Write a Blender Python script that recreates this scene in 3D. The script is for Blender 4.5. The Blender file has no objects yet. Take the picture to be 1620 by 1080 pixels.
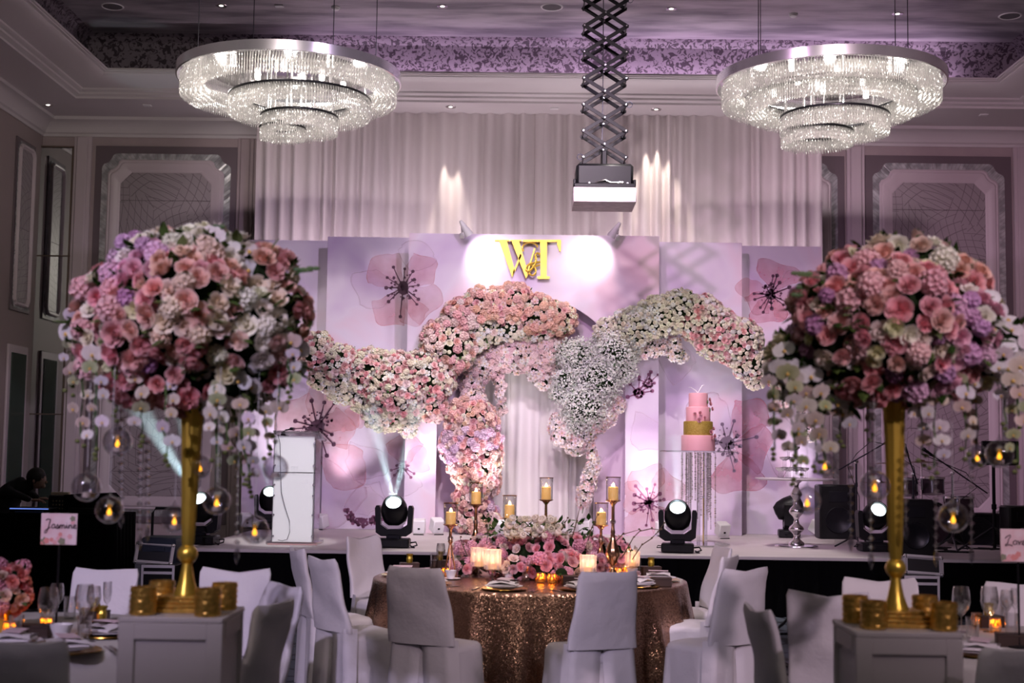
import bpy, bmesh, math, random
import numpy as np
from mathutils import Vector, Matrix
PI = math.pi
rnd = random.Random(7)
SC = bpy.context.scene
COL = SC.collection

# ------------------------------------------------------------------ camera
F = 2150.0
CAM = Vector((0, 0, 1.7))
RM = (Matrix.Rotation(22 / F, 3, 'Z') @ Matrix.Rotation(PI / 2 + math.atan(180 / F), 3, 'X')
      @ Matrix.Rotation(math.radians(0.8), 3, 'Z'))
cd = bpy.data.cameras.new('camera')
cam = bpy.data.objects.new('camera', cd)
COL.objects.link(cam)
cam.matrix_world = Matrix.Translation(CAM) @ RM.to_4x4()
cd.sensor_width = 36.0
cd.lens = F / 1620 * 36
cd.clip_end = 200
cd.dof.use_dof = True
cd.dof.focus_distance = 13.8
cd.dof.aperture_fstop = 2.3
SC.camera = cam


def ray(px, py):
    return RM @ Vector(((px - 810) / F, -(py - 540) / F, -1.0))


def P(px, py, Y):
    d = ray(px, py)
    return CAM + d * (Y / d.y)


def G(px, py, z):
    d = ray(px, py)
    return CAM + d * ((z - 1.7) / d.z)


# ------------------------------------------------------------------ world, exposure
w = bpy.data.worlds.new('world')
SC.world = w
w.use_nodes = True
w.node_tree.nodes['Background'].inputs[0].default_value = (0.30, 0.26, 0.34, 1)
w.node_tree.nodes['Background'].inputs[1].default_value = 0.05
SC.view_settings.view_transform = 'Standard'
SC.view_settings.look = 'None'
SC.view_settings.gamma = 1.0
SC.view_settings.use_curve_mapping = False
SC.view_settings.exposure = 0.2
SC.cycles.max_bounces = 8
SC.cycles.diffuse_bounces = 3
SC.cycles.glossy_bounces = 4
SC.cycles.transmission_bounces = 8
SC.cycles.transparent_max_bounces = 16
SC.cycles.volume_bounces = 0
SC.cycles.caustics_reflective = False
SC.cycles.caustics_refractive = False
SC.cycles.sample_clamp_indirect = 4.0


def light(kind, name, loc, target, power, color, **k):
    ld = bpy.data.lights.new(name, kind)
    ld.energy = power
    ld.color = color
    for a, b in k.items():
        setattr(ld, a, b)
    o = bpy.data.objects.new(name, ld)
    COL.objects.link(o)
    o.location = loc
    if target is not None:
        d = Vector(target) - Vector(loc)
        o.rotation_euler = d.to_track_quat('-Z', 'Y').to_euler()
    return o


PINK = (1.0, 0.62, 0.86)
ST_Z = 0.65
LAV = (0.80, 0.66, 1.0)
MAUVE = (0.95, 0.66, 0.95)
WARM = (1.0, 0.86, 0.72)
# theatre spots on the truss behind and above the camera
light('SPOT', 'truss_spot', (-4.2, -2.5, 6.2), (-0.6, 12.0, 1.0), 2100, LAV, spot_size=math.radians(31), spot_blend=0.7, shadow_soft_size=0.12)
light('SPOT', 'truss_spot', (4.2, -2.5, 6.2), (1.2, 12.0, 1.0), 1650, (1.0, .74, .92), spot_size=math.radians(31), spot_blend=0.7, shadow_soft_size=0.12)
# added warm fill that brightens the two tall flower balls
light('SPOT', 'flower_fill', (-2.6, 0.5, 6.0), (-1.35, 5.7, 2.3), 230, (1.0, 0.80, 0.76), spot_size=math.radians(26), spot_blend=0.8, shadow_soft_size=0.1)
light('SPOT', 'flower_fill', (3.2, 0.5, 6.0), (1.55, 5.7, 2.3), 150, (1.0, 0.80, 0.76), spot_size=math.radians(26), spot_blend=0.8, shadow_soft_size=0.1)
# crossed washes over the dance floor onto the backdrop
light('SPOT', 'wash_and_fill', (1.6, 9.0, 7.2), (-2.6, 18.9, 2.6), 1250, (0.86, 0.66, 0.98), spot_size=math.radians(44), spot_blend=0.9, shadow_soft_size=0.08)
light('SPOT', 'wash_and_fill', (-1.2, 9.0, 7.2), (3.4, 18.9, 2.6), 1250, (0.95, 0.58, 0.92), spot_size=math.radians(44), spot_blend=0.9, shadow_soft_size=0.08)
light('SPOT', 'wash_and_fill', (0.1, 10.5, 7.3), (0.1, 18.3, 2.0), 1000, (1.0, 0.88, 0.88), spot_size=math.radians(36), spot_blend=0.8, shadow_soft_size=0.08)
# wide fill spots added to brighten the curtain, side panels and the soffit
for sx in (-3.0, 0.3, 3.6):
    light('SPOT', 'wash_and_fill', (sx * .6, 8.0, 6.4), (sx, 20.3, 5.0), 900, (1.0, 0.84, 0.88), spot_size=math.radians(27), spot_blend=0.6, shadow_soft_size=0.1)
for sx in (-2.0, 2.2):
    light('SPOT', 'stage_toplight', (sx * .7, 14.2, 7.4), (sx, 16.8, ST_Z), 1000, (1.0, 0.90, 0.86), spot_size=math.radians(56), spot_blend=0.7, shadow_soft_size=0.06)
light('SPOT', 'lectern_fill', (-1.0, 9.0, 7.2), (-2.67, 15.4, 1.35), 2600, (1.0, 0.97, 0.95), spot_size=math.radians(9), spot_blend=0.6, shadow_soft_size=0.04)  # added to brighten the lectern front, no such lamp known
# unseen fill added behind the boards to brighten the soffit and curtain
light('AREA', 'soffit_fill', (0.3, 19.75, 4.2), (0.3, 19.9, 7.0), 50, (1.0, 0.82, 0.90), shape='RECTANGLE', size=8.0, size_y=0.12)
light('SPOT', 'wash_and_fill', (2.5, 7.0, 6.2), (6.8, 21.0, 4.0), 1500, (1.0, 0.66, 0.84), spot_size=math.radians(40), spot_blend=1.0, shadow_soft_size=0.3)
light('SPOT', 'wash_and_fill', (-2.5, 7.0, 6.2), (-6.3, 21.0, 4.2), 800, (1.0, 0.88, 0.78), spot_size=math.radians(40), spot_blend=1.0, shadow_soft_size=0.3)  # fill added to lift the dark left end of the back wall
# downlight over the round table
light('SPOT', 'table_downlight', (0.2, 8.2, 7.2), (0.1, 10.4, 0.8), 800, (1.0, 0.80, 0.80), spot_size=math.radians(32), spot_blend=0.9, shadow_soft_size=0.08)
# soft light of the hall
light('AREA', 'hall_light', (0, 3.0, 7.2), (0, 4.5, 0), 55, (1.0, 0.86, 0.84), size=6.0)


# ------------------------------------------------------------------ materials
MATS = {}


def M(name, col=(0.8, 0.8, 0.8), rough=0.5, metal=0.0, alpha=1.0, trans=0.0, ior=1.45, emit=None, estr=0.0,
      noise=None, bump=None, sheen=0.0, coat=0.0, spec=0.5):
    """noise=(scale, second colour, detail[, stretch]) mixes colours; bump=(scale, strength[, stretch])."""
    if name in MATS:
        return MATS[name]
    m = bpy.data.materials.new(name)
    m.use_nodes = True
    nt = m.node_tree
    b = nt.nodes['Principled BSDF']
    b.inputs['Base Color'].default_value = (*col, 1)
    b.inputs['Roughness'].default_value = rough
    b.inputs['Metallic'].default_value = metal
    b.inputs['Alpha'].default_value = alpha
    b.inputs['Transmission Weight'].default_value = trans
    b.inputs['IOR'].default_value = ior
    b.inputs['Sheen Weight'].default_value = sheen
    b.inputs['Coat Weight'].default_value = coat
    b.inputs['Specular IOR Level'].default_value = spec
    if emit:
        b.inputs['Emission Color'].default_value = (*emit, 1)
        b.inputs['Emission Strength'].default_value = estr
    tc = nt.nodes.new('ShaderNodeTexCoord')

    def coords(stretch):
        mp = nt.nodes.new('ShaderNodeMapping')
        mp.inputs['Scale'].default_value = stretch
        nt.links.new(tc.outputs['Object'], mp.inputs['Vector'])
        return mp.outputs['Vector']
    if noise:
        n = nt.nodes.new('ShaderNodeTexNoise')
        n.inputs['Scale'].default_value = noise[0]
        n.inputs['Detail'].default_value = noise[2]
        nt.links.new(coords(noise[3] if len(noise) > 3 else (1, 1, 1)), n.inputs['Vector'])
        r = nt.nodes.new('ShaderNodeValToRGB')
        r.color_ramp.elements[0].position = 0.38
        r.color_ramp.elements[1].position = 0.62
        r.color_ramp.elements[0].color = (*col, 1)
        r.color_ramp.elements[1].color = (*noise[1], 1)
        nt.links.new(n.outputs['Fac'], r.inputs['Fac'])
        nt.links.new(r.outputs['Color'], b.inputs['Base Color'])
    if bump:
        n = nt.nodes.new('ShaderNodeTexNoise')
        n.inputs['Scale'].default_value = bump[0]
        n.inputs['Detail'].default_value = 4
        nt.links.new(coords(bump[2] if len(bump) > 2 else (1, 1, 1)), n.inputs['Vector'])
        bp = nt.nodes.new('ShaderNodeBump')
        bp.inputs['Strength'].default_value = bump[1]
        bp.inputs['Distance'].default_value = 0.02
        nt.links.new(n.outputs['Fac'], bp.inputs['Height'])
        nt.links.new(bp.outputs['Normal'], b.inputs['Normal'])
    MATS[name] = m
    return m


def thin_glass(name, tint=(1, 1, 1), mix=0.12, rough=0.02):
    """clear thin glass: mostly transparent with a fresnel gloss"""
    if name in MATS:
        return MATS[name]
    m = bpy.data.materials.new(name)
    m.use_nodes = True
    nt = m.node_tree
    nt.nodes.clear()
    out = nt.nodes.new('ShaderNodeOutputMaterial')
    tr = nt.nodes.new('ShaderNodeBsdfTransparent')
    tr.inputs[0].default_value = (*tint, 1)
    gl = nt.nodes.new('ShaderNodeBsdfGlossy')
    gl.inputs['Roughness'].default_value = rough
    lw = nt.nodes.new('ShaderNodeLayerWeight')
    lw.inputs[0].default_value = 0.35
    ad = nt.nodes.new('ShaderNodeMath')
    ad.operation = 'MULTIPLY_ADD'
    ad.inputs[1].default_value = 0.75
    ad.inputs[2].default_value = mix
    ad.use_clamp = True
    mx = nt.nodes.new('ShaderNodeMixShader')
    nt.links.new(lw.outputs['Facing'], ad.inputs[0])
    nt.links.new(ad.outputs[0], mx.inputs[0])
    nt.links.new(tr.outputs[0], mx.inputs[1])
    nt.links.new(gl.outputs[0], mx.inputs[2])
    nt.links.new(mx.outputs[0], out.inputs[0])
    MATS[name] = m
    return m


def petal_material(name, source):
    """source 'object': colour comes from the object's colour; 'attr': from colour attribute Col"""
    m = bpy.data.materials.new(name)
    m.use_nodes = True
    nt = m.node_tree
    nt.nodes.clear()
    out = nt.nodes.new('ShaderNodeOutputMaterial')
    if source == 'object':
        oi = nt.nodes.new('ShaderNodeObjectInfo')
        c = oi.outputs['Color']
    else:
        at = nt.nodes.new('ShaderNodeAttribute')
        at.attribute_name = 'Col'
        c = at.outputs['Color']
    no = nt.nodes.new('ShaderNodeTexNoise')
    no.inputs['Scale'].default_value = 2.5 if source == 'object' else 40
    tc = nt.nodes.new('ShaderNodeTexCoord')
    nt.links.new(tc.outputs['Object'], no.inputs['Vector'])
    mr = nt.nodes.new('ShaderNodeMapRange')
    mr.inputs[3].default_value = 0.8
    mr.inputs[4].default_value = 1.15
    nt.links.new(no.outputs['Fac'], mr.inputs[0])
    if source == 'object':      # deeper towards each heart: petal colour plus crease shade painted in
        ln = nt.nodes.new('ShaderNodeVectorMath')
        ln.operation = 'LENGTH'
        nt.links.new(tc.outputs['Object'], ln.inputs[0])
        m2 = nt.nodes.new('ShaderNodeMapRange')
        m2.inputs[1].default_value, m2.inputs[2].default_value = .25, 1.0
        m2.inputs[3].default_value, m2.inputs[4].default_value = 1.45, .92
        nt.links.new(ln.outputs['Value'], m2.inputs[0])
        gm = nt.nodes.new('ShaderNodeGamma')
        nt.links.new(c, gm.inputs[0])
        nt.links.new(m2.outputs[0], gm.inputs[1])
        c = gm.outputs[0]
    ml = nt.nodes.new('ShaderNodeVectorMath')
    ml.operation = 'SCALE'
    nt.links.new(c, ml.inputs[0])
    nt.links.new(mr.outputs[0], ml.inputs['Scale'])
    df = nt.nodes.new('ShaderNodeBsdfDiffuse')
    tl = nt.nodes.new('ShaderNodeBsdfTranslucent')
    nt.links.new(ml.outputs[0], df.inputs[0])
    nt.links.new(ml.outputs[0], tl.inputs[0])
    mx = nt.nodes.new('ShaderNodeMixShader')
    mx.inputs[0].default_value = 0.28
    nt.links.new(df.outputs[0], mx.inputs[1])
    nt.links.new(tl.outputs[0], mx.inputs[2])
    nt.links.new(mx.outputs[0], out.inputs[0])
    MATS[name] = m
    return m


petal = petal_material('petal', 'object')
petal_mixed = petal_material('petal_mixed', 'attr')
pollen = M('pollen_yellow', (0.75, 0.5, 0.12), 0.7)
leafm = M('leaf_green', (0.035, 0.09, 0.025), 0.55, noise=(12, (0.10, 0.17, 0.05), 3))
gold = M('polished_gold', (0.86, 0.60, 0.09), 0.30, 0.78, bump=(3, 0.05))
rose_gold = M('rose_gold', (0.85, 0.50, 0.30), 0.18, 1.0)
silver = M('silver', (0.75, 0.72, 0.74), 0.2, 1.0)
chrome = M('chrome', (0.86, 0.85, 0.87), 0.2, 0.9)
black = M('black_plastic', (0.007, 0.007, 0.008), 0.4, spec=.25)
blackcloth = M('black_cloth', (0.003, 0.003, 0.0035), 0.95, bump=(60, 0.2), spec=.05)
whitepl = M('white_plastic', (0.8, 0.79, 0.8), 0.4)
darkmet = M('dark_metal', (0.02, 0.02, 0.025), 0.3, 0.6)
wax = M('candle_wax', (0.95, 0.66, 0.26), 0.5, emit=(1.0, 0.50, 0.12), estr=0.35)
flame = M('flame', (1, 0.7, 0.3), 0.5, emit=(1.0, 0.55, 0.14), estr=9.0)
amber_led = M('amber_led', (1, 0.6, 0.1), 0.5, emit=(1.0, 0.40, 0.02), estr=2.2)
satin = M('satin_cover', (0.80, 0.77, 0.79), 0.55, sheen=0.2, bump=(6, 0.7))
porcelain = M('porcelain', (0.82, 0.80, 0.82), 0.2)
glassm = thin_glass('clear_glass')
globe_glass = thin_glass('globe_glass', (0.93, 0.93, 0.98), 0.13, 0.06)
acrylic = thin_glass('clear_acrylic', (0.95, 0.96, 0.97), 0.16, 0.05)


# ------------------------------------------------------------------ mesh builder
class MB:
    def __init__(s):
        s.v, s.f, s.mi = [], [], []

    def add(s, vs, fs, mi=0):
        o = len(s.v)
        s.v.extend([tuple(p) for p in vs])
        s.f.extend([tuple(i + o for i in q) for q in fs])
        s.mi.extend([mi] * len(fs))
        return s

    def box(s, c, d, bev=0.0, rot=None, mi=0):
        hx, hy, hz = d[0] / 2, d[1] / 2, d[2] / 2
        c = Vector(c)
        if bev <= 0:
            vs = [Vector((x * hx, y * hy, z * hz)) for x in (-1, 1) for y in (-1, 1) for z in (-1, 1)]
            fs = [(0, 1, 3, 2), (4, 6, 7, 5), (0, 4, 5, 1), (2, 3, 7, 6), (0, 2, 6, 4), (1, 5, 7, 3)]
        else:
            b = min(bev, hx * .95, hy * .95, hz * .95)
            vs, idx = [], {}
            for x in (-1, 1):
                for y in (-1, 1):
                    for z in (-1, 1):
                        for ax in range(3):
                            q = [x * (hx - b), y * (hy - b), z * (hz - b)]
                            q[ax] = (x * hx, y * hy, z * hz)[ax]
                            idx[(x, y, z, ax)] = len(vs)
                            vs.append(Vector(q))
            I = idx
            fs = []
            for sg in (-1, 1):
                for ax in range(3):
                    o1, o2 = [a for a in range(3) if a != ax]
                    q = []
                    for (p1, p2) in ((-1, -1), (1, -1), (1, 1), (-1, 1)):
                        k = [0, 0, 0]
                        k[ax], k[o1], k[o2] = sg, p1, p2
                        q.append(I[(k[0], k[1], k[2], ax)])
                    flip = (sg == -1) != (ax == 1)
                    fs.append(tuple(reversed(q)) if flip else tuple(q))
            for ax in range(3):
                o1, o2 = [a for a in range(3) if a != ax]
                for p1 in (-1, 1):
                    for p2 in (-1, 1):
                        k0, k1 = [0, 0, 0], [0, 0, 0]
                        k0[ax], k1[ax] = -1, 1
                        k0[o1] = k1[o1] = p1
                        k0[o2] = k1[o2] = p2
                        fs.append((I[(*k0, o1)], I[(*k1, o1)], I[(*k1, o2)], I[(*k0, o2)]))
            for x in (-1, 1):
                for y in (-1, 1):
                    for z in (-1, 1):
                        fs.append((I[(x, y, z, 0)], I[(x, y, z, 1)], I[(x, y, z, 2)]))
        if rot is not None:
            vs = [rot @ p for p in vs]
        return s.add([p + c for p in vs], fs, mi)

    def cyl(s, p0, p1, r0, r1=None, n=12, caps=True, mi=0):
        r1 = r0 if r1 is None else r1
        p0, p1 = Vector(p0), Vector(p1)
        q = (p1 - p0).to_track_quat('Z', 'Y').to_matrix()
        vs, fs = [], []
        for p, r in ((p0, r0), (p1, r1)):
            for i in range(n):
                a = 2 * PI * i / n
                vs.append(p + q @ Vector((math.cos(a) * r, math.sin(a) * r, 0)))
        for i in range(n):
            j = (i + 1) % n
            fs.append((i, j, n + j, n + i))
        if caps:
            fs.append(tuple(reversed(range(n))))
            fs.append(tuple(range(n, 2 * n)))
        return s.add(vs, fs, mi)

    def lathe(s, prof, c=(0, 0, 0), n=20, mi=0, rot=None, a0=0.0, a1=2 * PI):
        c = Vector(c)
        vs, fs = [], []
        full = abs(a1 - a0 - 2 * PI) < 1e-6
        m = n if full else n + 1
        for (r, z) in prof:
            for i in range(m):
                a = a0 + (a1 - a0) * i / n
                p = Vector((r * math.cos(a), r * math.sin(a), z))
                vs.append((rot @ p if rot else p) + c)
        for k in range(len(prof) - 1):
            for i in range(n):
                j = (i + 1) % m
                fs.append((k * m + i, k * m + j, (k + 1) * m + j, (k + 1) * m + i))
        return s.add(vs, fs, mi)

    def sphere(s, c, r, nu=10, nv=6, mi=0, sc=(1, 1, 1)):
        c = Vector(c)
        vs, fs = [c + Vector((0, 0, r * sc[2]))], []
        for k in range(1, nv):
            t = PI * k / nv
            for i in range(nu):
                a = 2 * PI * i / nu
                vs.append(c + Vector((r * sc[0] * math.sin(t) * math.cos(a), r * sc[1] * math.sin(t) * math.sin(a), r * sc[2] * math.cos(t))))
        vs.append(c - Vector((0, 0, r * sc[2])))
        for i in range(nu):
            fs.append((0, 1 + i, 1 + (i + 1) % nu))
        for k in range(nv - 2):
            for i in range(nu):
                j = (i + 1) % nu
                a = 1 + k * nu
                fs.append((a + i, a + nu + i, a + nu + j, a + j))
        a = 1 + (nv - 2) * nu
        for i in range(nu):
            fs.append((a + i, len(vs) - 1, a + (i + 1) % nu))
        return s.add(vs, fs, mi)

    def tube(s, pts, r, n=6, mi=0, caps=True):
        pts = [Vector(p) for p in pts]
        rs = r if isinstance(r, (list, tuple)) else [r] * len(pts)
        vs, fs = [], []
        up = Vector((0, 0, 1))
        for k, p in enumerate(pts):
            d = (pts[min(k + 1, len(pts) - 1)] - pts[max(k - 1, 0)])
            d = d.normalized() if d.length > 1e-9 else Vector((0, 0, 1))
            a = d.cross(up)
            if a.length < 0.05:
                a = d.cross(Vector((1, 0, 0)))
            a.normalize()
            b = a.cross(d)
            for i in range(n):
                t = 2 * PI * i / n
                vs.append(p + (a * math.cos(t) + b * math.sin(t)) * rs[k])
        for k in range(len(pts) - 1):
            for i in range(n):
                j = (i + 1) % n
                fs.append((k * n + i, k * n + j, (k + 1) * n + j, (k + 1) * n + i))
        if caps:
            fs.append(tuple(reversed(range(n))))
            fs.append(tuple(range((len(pts) - 1) * n, len(pts) * n)))
        return s.add(vs, fs, mi)

    def prism(s, poly, y0, y1, mi=0, convex=False):
        """poly in (x,z), extruded along y"""
        n = len(poly)
        vs = [(p[0], y0, p[1]) for p in poly] + [(p[0], y1, p[1]) for p in poly]
        fs = [tuple(range(n)), tuple(reversed(range(n, 2 * n)))]
        for i in range(n):
            j = (i + 1) % n
            fs.append((i, n + i, n + j, j))
        return s.add(vs, fs, mi)

    def xf(s, m):
        s.v = [tuple(m @ Vector(p)) for p in s.v]
        return s

    def shift(s, d):
        s.v = [(p[0] + d[0], p[1] + d[1], p[2] + d[2]) for p in s.v]
        return s

    def mesh(s, name, mats, smooth=40, fixn=True):
        me = bpy.data.meshes.new(name)
        me.from_pydata(s.v, [], s.f)
        for m in (mats if isinstance(mats, (list, tuple)) else [mats]):
            me.materials.append(m)
        me.polygons.foreach_set('material_index', s.mi)
        if fixn and len(s.f) < 20000:
            bm = bmesh.new()
            bm.from_mesh(me)
            bmesh.ops.recalc_face_normals(bm, faces=bm.faces)
            bm.to_mesh(me)
            bm.free()
        if smooth:
            me.polygons.foreach_set('use_smooth', [True] * len(me.polygons))
            if smooth < 180:
                me.set_sharp_from_angle(angle=math.radians(smooth))
        me.update()
        return me

    def build(s, name, mats, parent=None, smooth=40, fixn=True, kind=None, label=None):
        o = bpy.data.objects.new(name, s.mesh(name, mats, smooth, fixn))
        COL.objects.link(o)
        if parent:
            o.parent = parent
        if kind:
            o['kind'] = kind
        if label:
            o['label'] = label
        return o


def tag(o, label, cat, group=None):
    o['label'] = label
    o['category'] = cat
    if group:
        o['group'] = group
    return o


def thing(name, label, cat, loc=(0, 0, 0), rz=0.0, group=None):
    o = bpy.data.objects.new(name, None)
    o.empty_display_size = 0.1
    COL.objects.link(o)
    o.location = loc
    o.rotation_euler = (0, 0, rz)
    return tag(o, label, cat, group)


def inst(name, me, parent=None, loc=(0, 0, 0), scale=1.0, q=None, color=None):
    o = bpy.data.objects.new(name, me)
    COL.objects.link(o)
    o.parent = parent
    o.location = loc
    o.scale = (scale,) * 3 if not isinstance(scale, (tuple, list)) else scale
    if q is not None:
        o.rotation_mode = 'QUATERNION'
        o.rotation_quaternion = q
    if color:
        o.color = (*color, 1)
    return o


def dup(root, loc, rz=None, label=None, group=None):
    r = root.copy()
    COL.objects.link(r)
    r.location = loc
    if rz is not None:
        r.rotation_euler = (0, 0, rz)
    if label:
        r['label'] = label
    if group:
        r['group'] = group

    def rec(a, b):
        for ch in list(a.children):
            c = ch.copy()
            COL.objects.link(c)
            c.parent = b
            rec(ch, c)
    rec(root, r)
    return r


def struct(mb, name, mats, smooth=40, parent=None):
    o = mb.build(name, mats, parent, smooth)
    if parent is None:
        o['kind'] = 'structure'
    return o


# ================================================================== SETTING
WB, XL, XR, YF = 21.0, -7.65, 8.3, -4.0
ZS, ZC = 6.87, 7.76
wallm = M('wall_mauve', (0.40, 0.325, 0.335), 0.6, noise=(3, (0.43, 0.35, 0.355), 3), bump=(40, 0.05))
wallside = M('wall_side', (0.36, 0.30, 0.29), 0.6, bump=(40, 0.05))
plaster = M('plaster_white', (0.66, 0.62, 0.63), 0.55, bump=(25, 0.04))
surround_m = M('surround_taupe', (0.15, 0.115, 0.13), 0.45)
moulding_m = M('moulding_mauve_white', (0.58, 0.50, 0.53), 0.4)
mirrorm = M('mirror', (0.72, 0.76, 0.75), 0.05, 1.0)
tile_mirror = M('mirror_tile', (0.72, 0.74, 0.74), 0.25, 0.55, noise=(9, (0.45, 0.46, 0.47), 1))


def carpet_material():
    m = M('carpet', (0.05, 0.06, 0.075), 0.95)
    nt = m.node_tree
    b = nt.nodes['Principled BSDF']
    tc = nt.nodes.new('ShaderNodeTexCoord')
    no = nt.nodes.new('ShaderNodeTexNoise')
    no.inputs['Scale'].default_value = 0.7
    nt.links.new(tc.outputs['Object'], no.inputs['Vector'])
    ad = nt.nodes.new('ShaderNodeMixRGB')
    ad.inputs[0].default_value = 0.35
    nt.links.new(tc.outputs['Object'], ad.inputs[1])
    nt.links.new(no.outputs['Color'], ad.inputs[2])
    wv = nt.nodes.new('ShaderNodeTexVoronoi')
    wv.feature = 'DISTANCE_TO_EDGE'
    wv.inputs['Scale'].default_value = 3.2
    nt.links.new(ad.outputs[0], wv.inputs['Vector'])
    r = nt.nodes.new('ShaderNodeValToRGB')
    r.color_ramp.elements[0].position = 0.02
    r.color_ramp.elements[1].position = 0.07
    r.color_ramp.elements[0].color = (0.012, 0.014, 0.02, 1)
    r.color_ramp.elements[1].color = (0.085, 0.10, 0.125, 1)
    nt.links.new(wv.outputs['Distance'], r.inputs['Fac'])
    nt.links.new(r.outputs['Color'], b.inputs['Base Color'])
    return m


struct(MB().add([(XL, YF, 0), (XR, YF, 0), (XR, WB, 0), (XL, WB, 0)], [(0, 1, 2, 3)]), 'floor', carpet_material())
struct(MB().add([(XL, WB, 0), (XR, WB, 0), (XR, WB, 8), (XL, WB, 8)], [(0, 1, 2, 3)]), 'wall_back', wallm)
struct(MB().add([(XL, YF, 0), (XL, WB, 0), (XL, WB, 8), (XL, YF, 8)], [(0, 1, 2, 3)]), 'wall_left', wallside)
struct(MB().add([(XR, YF, 0), (XR, WB, 0), (XR, WB, 8), (XR, YF, 8)], [(0, 3, 2, 1)]), 'wall_right', wallside)
struct(MB().add([(XL, YF, 0), (XR, YF, 0), (XR, YF, 8), (XL, YF, 8)], [(0, 3, 2, 1)]), 'wall_front', wallside)


def silver_leaf():
    m = M('silver_leaf_ceiling', (0.20, 0.185, 0.21), 0.42, 0.2, noise=(1.6, (0.50, 0.46, 0.50), 8, (0.5, 2.2, 1)), bump=(9, 0.5, (0.4, 2.5, 1)))
    return m


def damask():
    m = M('damask_cove', (0.16, 0.13, 0.16), 0.5, 0.1)
    nt = m.node_tree
    b = nt.nodes['Principled BSDF']
    tc = nt.nodes.new('ShaderNodeTexCoord')
    n = nt.nodes.new('ShaderNodeTexNoise')
    n.inputs['Scale'].default_value = 13.0
    n.inputs['Detail'].default_value = 3
    n.inputs['Distortion'].default_value = 1.4
    nt.links.new(tc.outputs['Object'], n.inputs['Vector'])
    r = nt.nodes.new('ShaderNodeValToRGB')
    r.color_ramp.interpolation = 'EASE'
    r.color_ramp.elements[0].position = 0.44
    r.color_ramp.elements[1].position = 0.50
    r.color_ramp.elements[0].color = (0.05, 0.035, 0.05, 1)
    r.color_ramp.elements[1].color = (0.24, 0.20, 0.24, 1)
    nt.links.new(n.outputs['Fac'], r.inputs['Fac'])
    nt.links.new(r.outputs['Color'], b.inputs['Base Color'])
    return m


TXL, TXR, TYB, TYF = -6.70, 7.30, 19.67, -2.5       # inner edge of the soffit


def sweep(prof, name, mat, xl=TXL, xr=TXR, yb=TYB, yf=TYF):
    """profile of (inset k, z) swept along left, back, right sides with mitred corners"""
    mb = MB()
    rows = [[(xl + k, yf, z), (xl + k, yb - k, z), (xr - k, yb - k, z), (xr - k, yf, z)] for k, z in prof]
    vs = [p for r in rows for p in r]
    fs = []
    for i in range(len(rows) - 1):
        for j in range(3):
            fs.append((i * 4 + j, i * 4 + j + 1, i * 4 + 4 + j + 1, i * 4 + 4 + j))
    mb.add(vs, fs)
    return struct(mb, name, mat, 25)


# soffit around the tray
mb = MB()
mb.add([(XL, YF, ZS), (TXL, YF, ZS), (TXL, WB, ZS), (XL, WB, ZS)], [(0, 3, 2, 1)])
mb.add([(TXR, YF, ZS), (XR, YF, ZS), (XR, WB, ZS), (TXR, WB, ZS)], [(0, 3, 2, 1)])
mb.add([(TXL, TYB, ZS), (TXR, TYB, ZS), (TXR, WB, ZS), (TXL, WB, ZS)], [(0, 3, 2, 1)])
mb.add([(TXL, YF, ZS), (TXR, YF, ZS), (TXR, TYF, ZS), (TXL, TYF, ZS)], [(0, 3, 2, 1)])
struct(mb, 'ceiling_soffit', plaster)
sweep([(0, 6.87), (0, 6.90), (.05, 6.915), (.07, 6.92), (.07, 6.95), (.11, 6.955), (.14, 6.97), (.14, 6.995), (.20, 7.0), (.32, 7.01), (.44, 7.03),
       (.54, 7.06), (.585, 7.09), (.585, 7.105), (.63, 7.105), (.63, 7.12), (.66, 7.12), (.66, 7.145), (.05, 7.15)], 'trim_1', plaster)
cv = sweep([(.05, 7.15), (.17, 7.16), (.17, 7.55), (.20, 7.66), (.26, 7.73), (.34, 7.76)], 'wall_cove', damask())
struct(MB().add([(TXL, TYF, ZC), (TXR, TYF, ZC), (TXR, WB, ZC), (TXL, WB, ZC)], [(0, 3, 2, 1)]), 'ceiling', silver_leaf())
struct(MB().add([(TXL, TYF, ZS), (TXR, TYF, ZS), (TXR, TYF, ZC), (TXL, TYF, ZC)], [(0, 1, 2, 3)]), 'trim_2', plaster)
# violet led strips lying on the ledge of the cove
for x0, x1, pw in ((-3.2, 0.4, 11), (0.4, 6.2, 26)):
    light('AREA', 'cove_led', ((x0 + x1) / 2, TYB - .40, 7.17), ((x0 + x1) / 2, TYB - .17, 7.55), pw, (0.94, 0.68, 0.96),
          shape='RECTANGLE', size=x1 - x0, size_y=0.05)


def cornice(name, a, b, axis):
    """wall cornice between two points along x (back wall) or y (side walls)"""
    prof = [(0, 6.60), (.02, 6.60), (.03, 6.64), (.06, 6.66), (.08, 6.71), (.13, 6.77), (.20, 6.81), (.26, 6.82), (.26, 6.87)]
    mb = MB()
    vs, fs = [], []
    for k, z in prof:
        if axis == 'back':
            vs += [(a, WB - k, z), (b, WB - k, z)]
        elif axis == 'left':
            vs += [(XL + k, a, z), (XL + k, b, z)]
        else:
            vs += [(XR - k, a, z), (XR - k, b, z)]
    for i in range(len(prof) - 1):
        fs.append((2 * i, 2 * i + 1, 2 * i + 3, 2 * i + 2))
    mb.add(vs, fs)
    struct(mb, name, plaster, 25)


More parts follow.
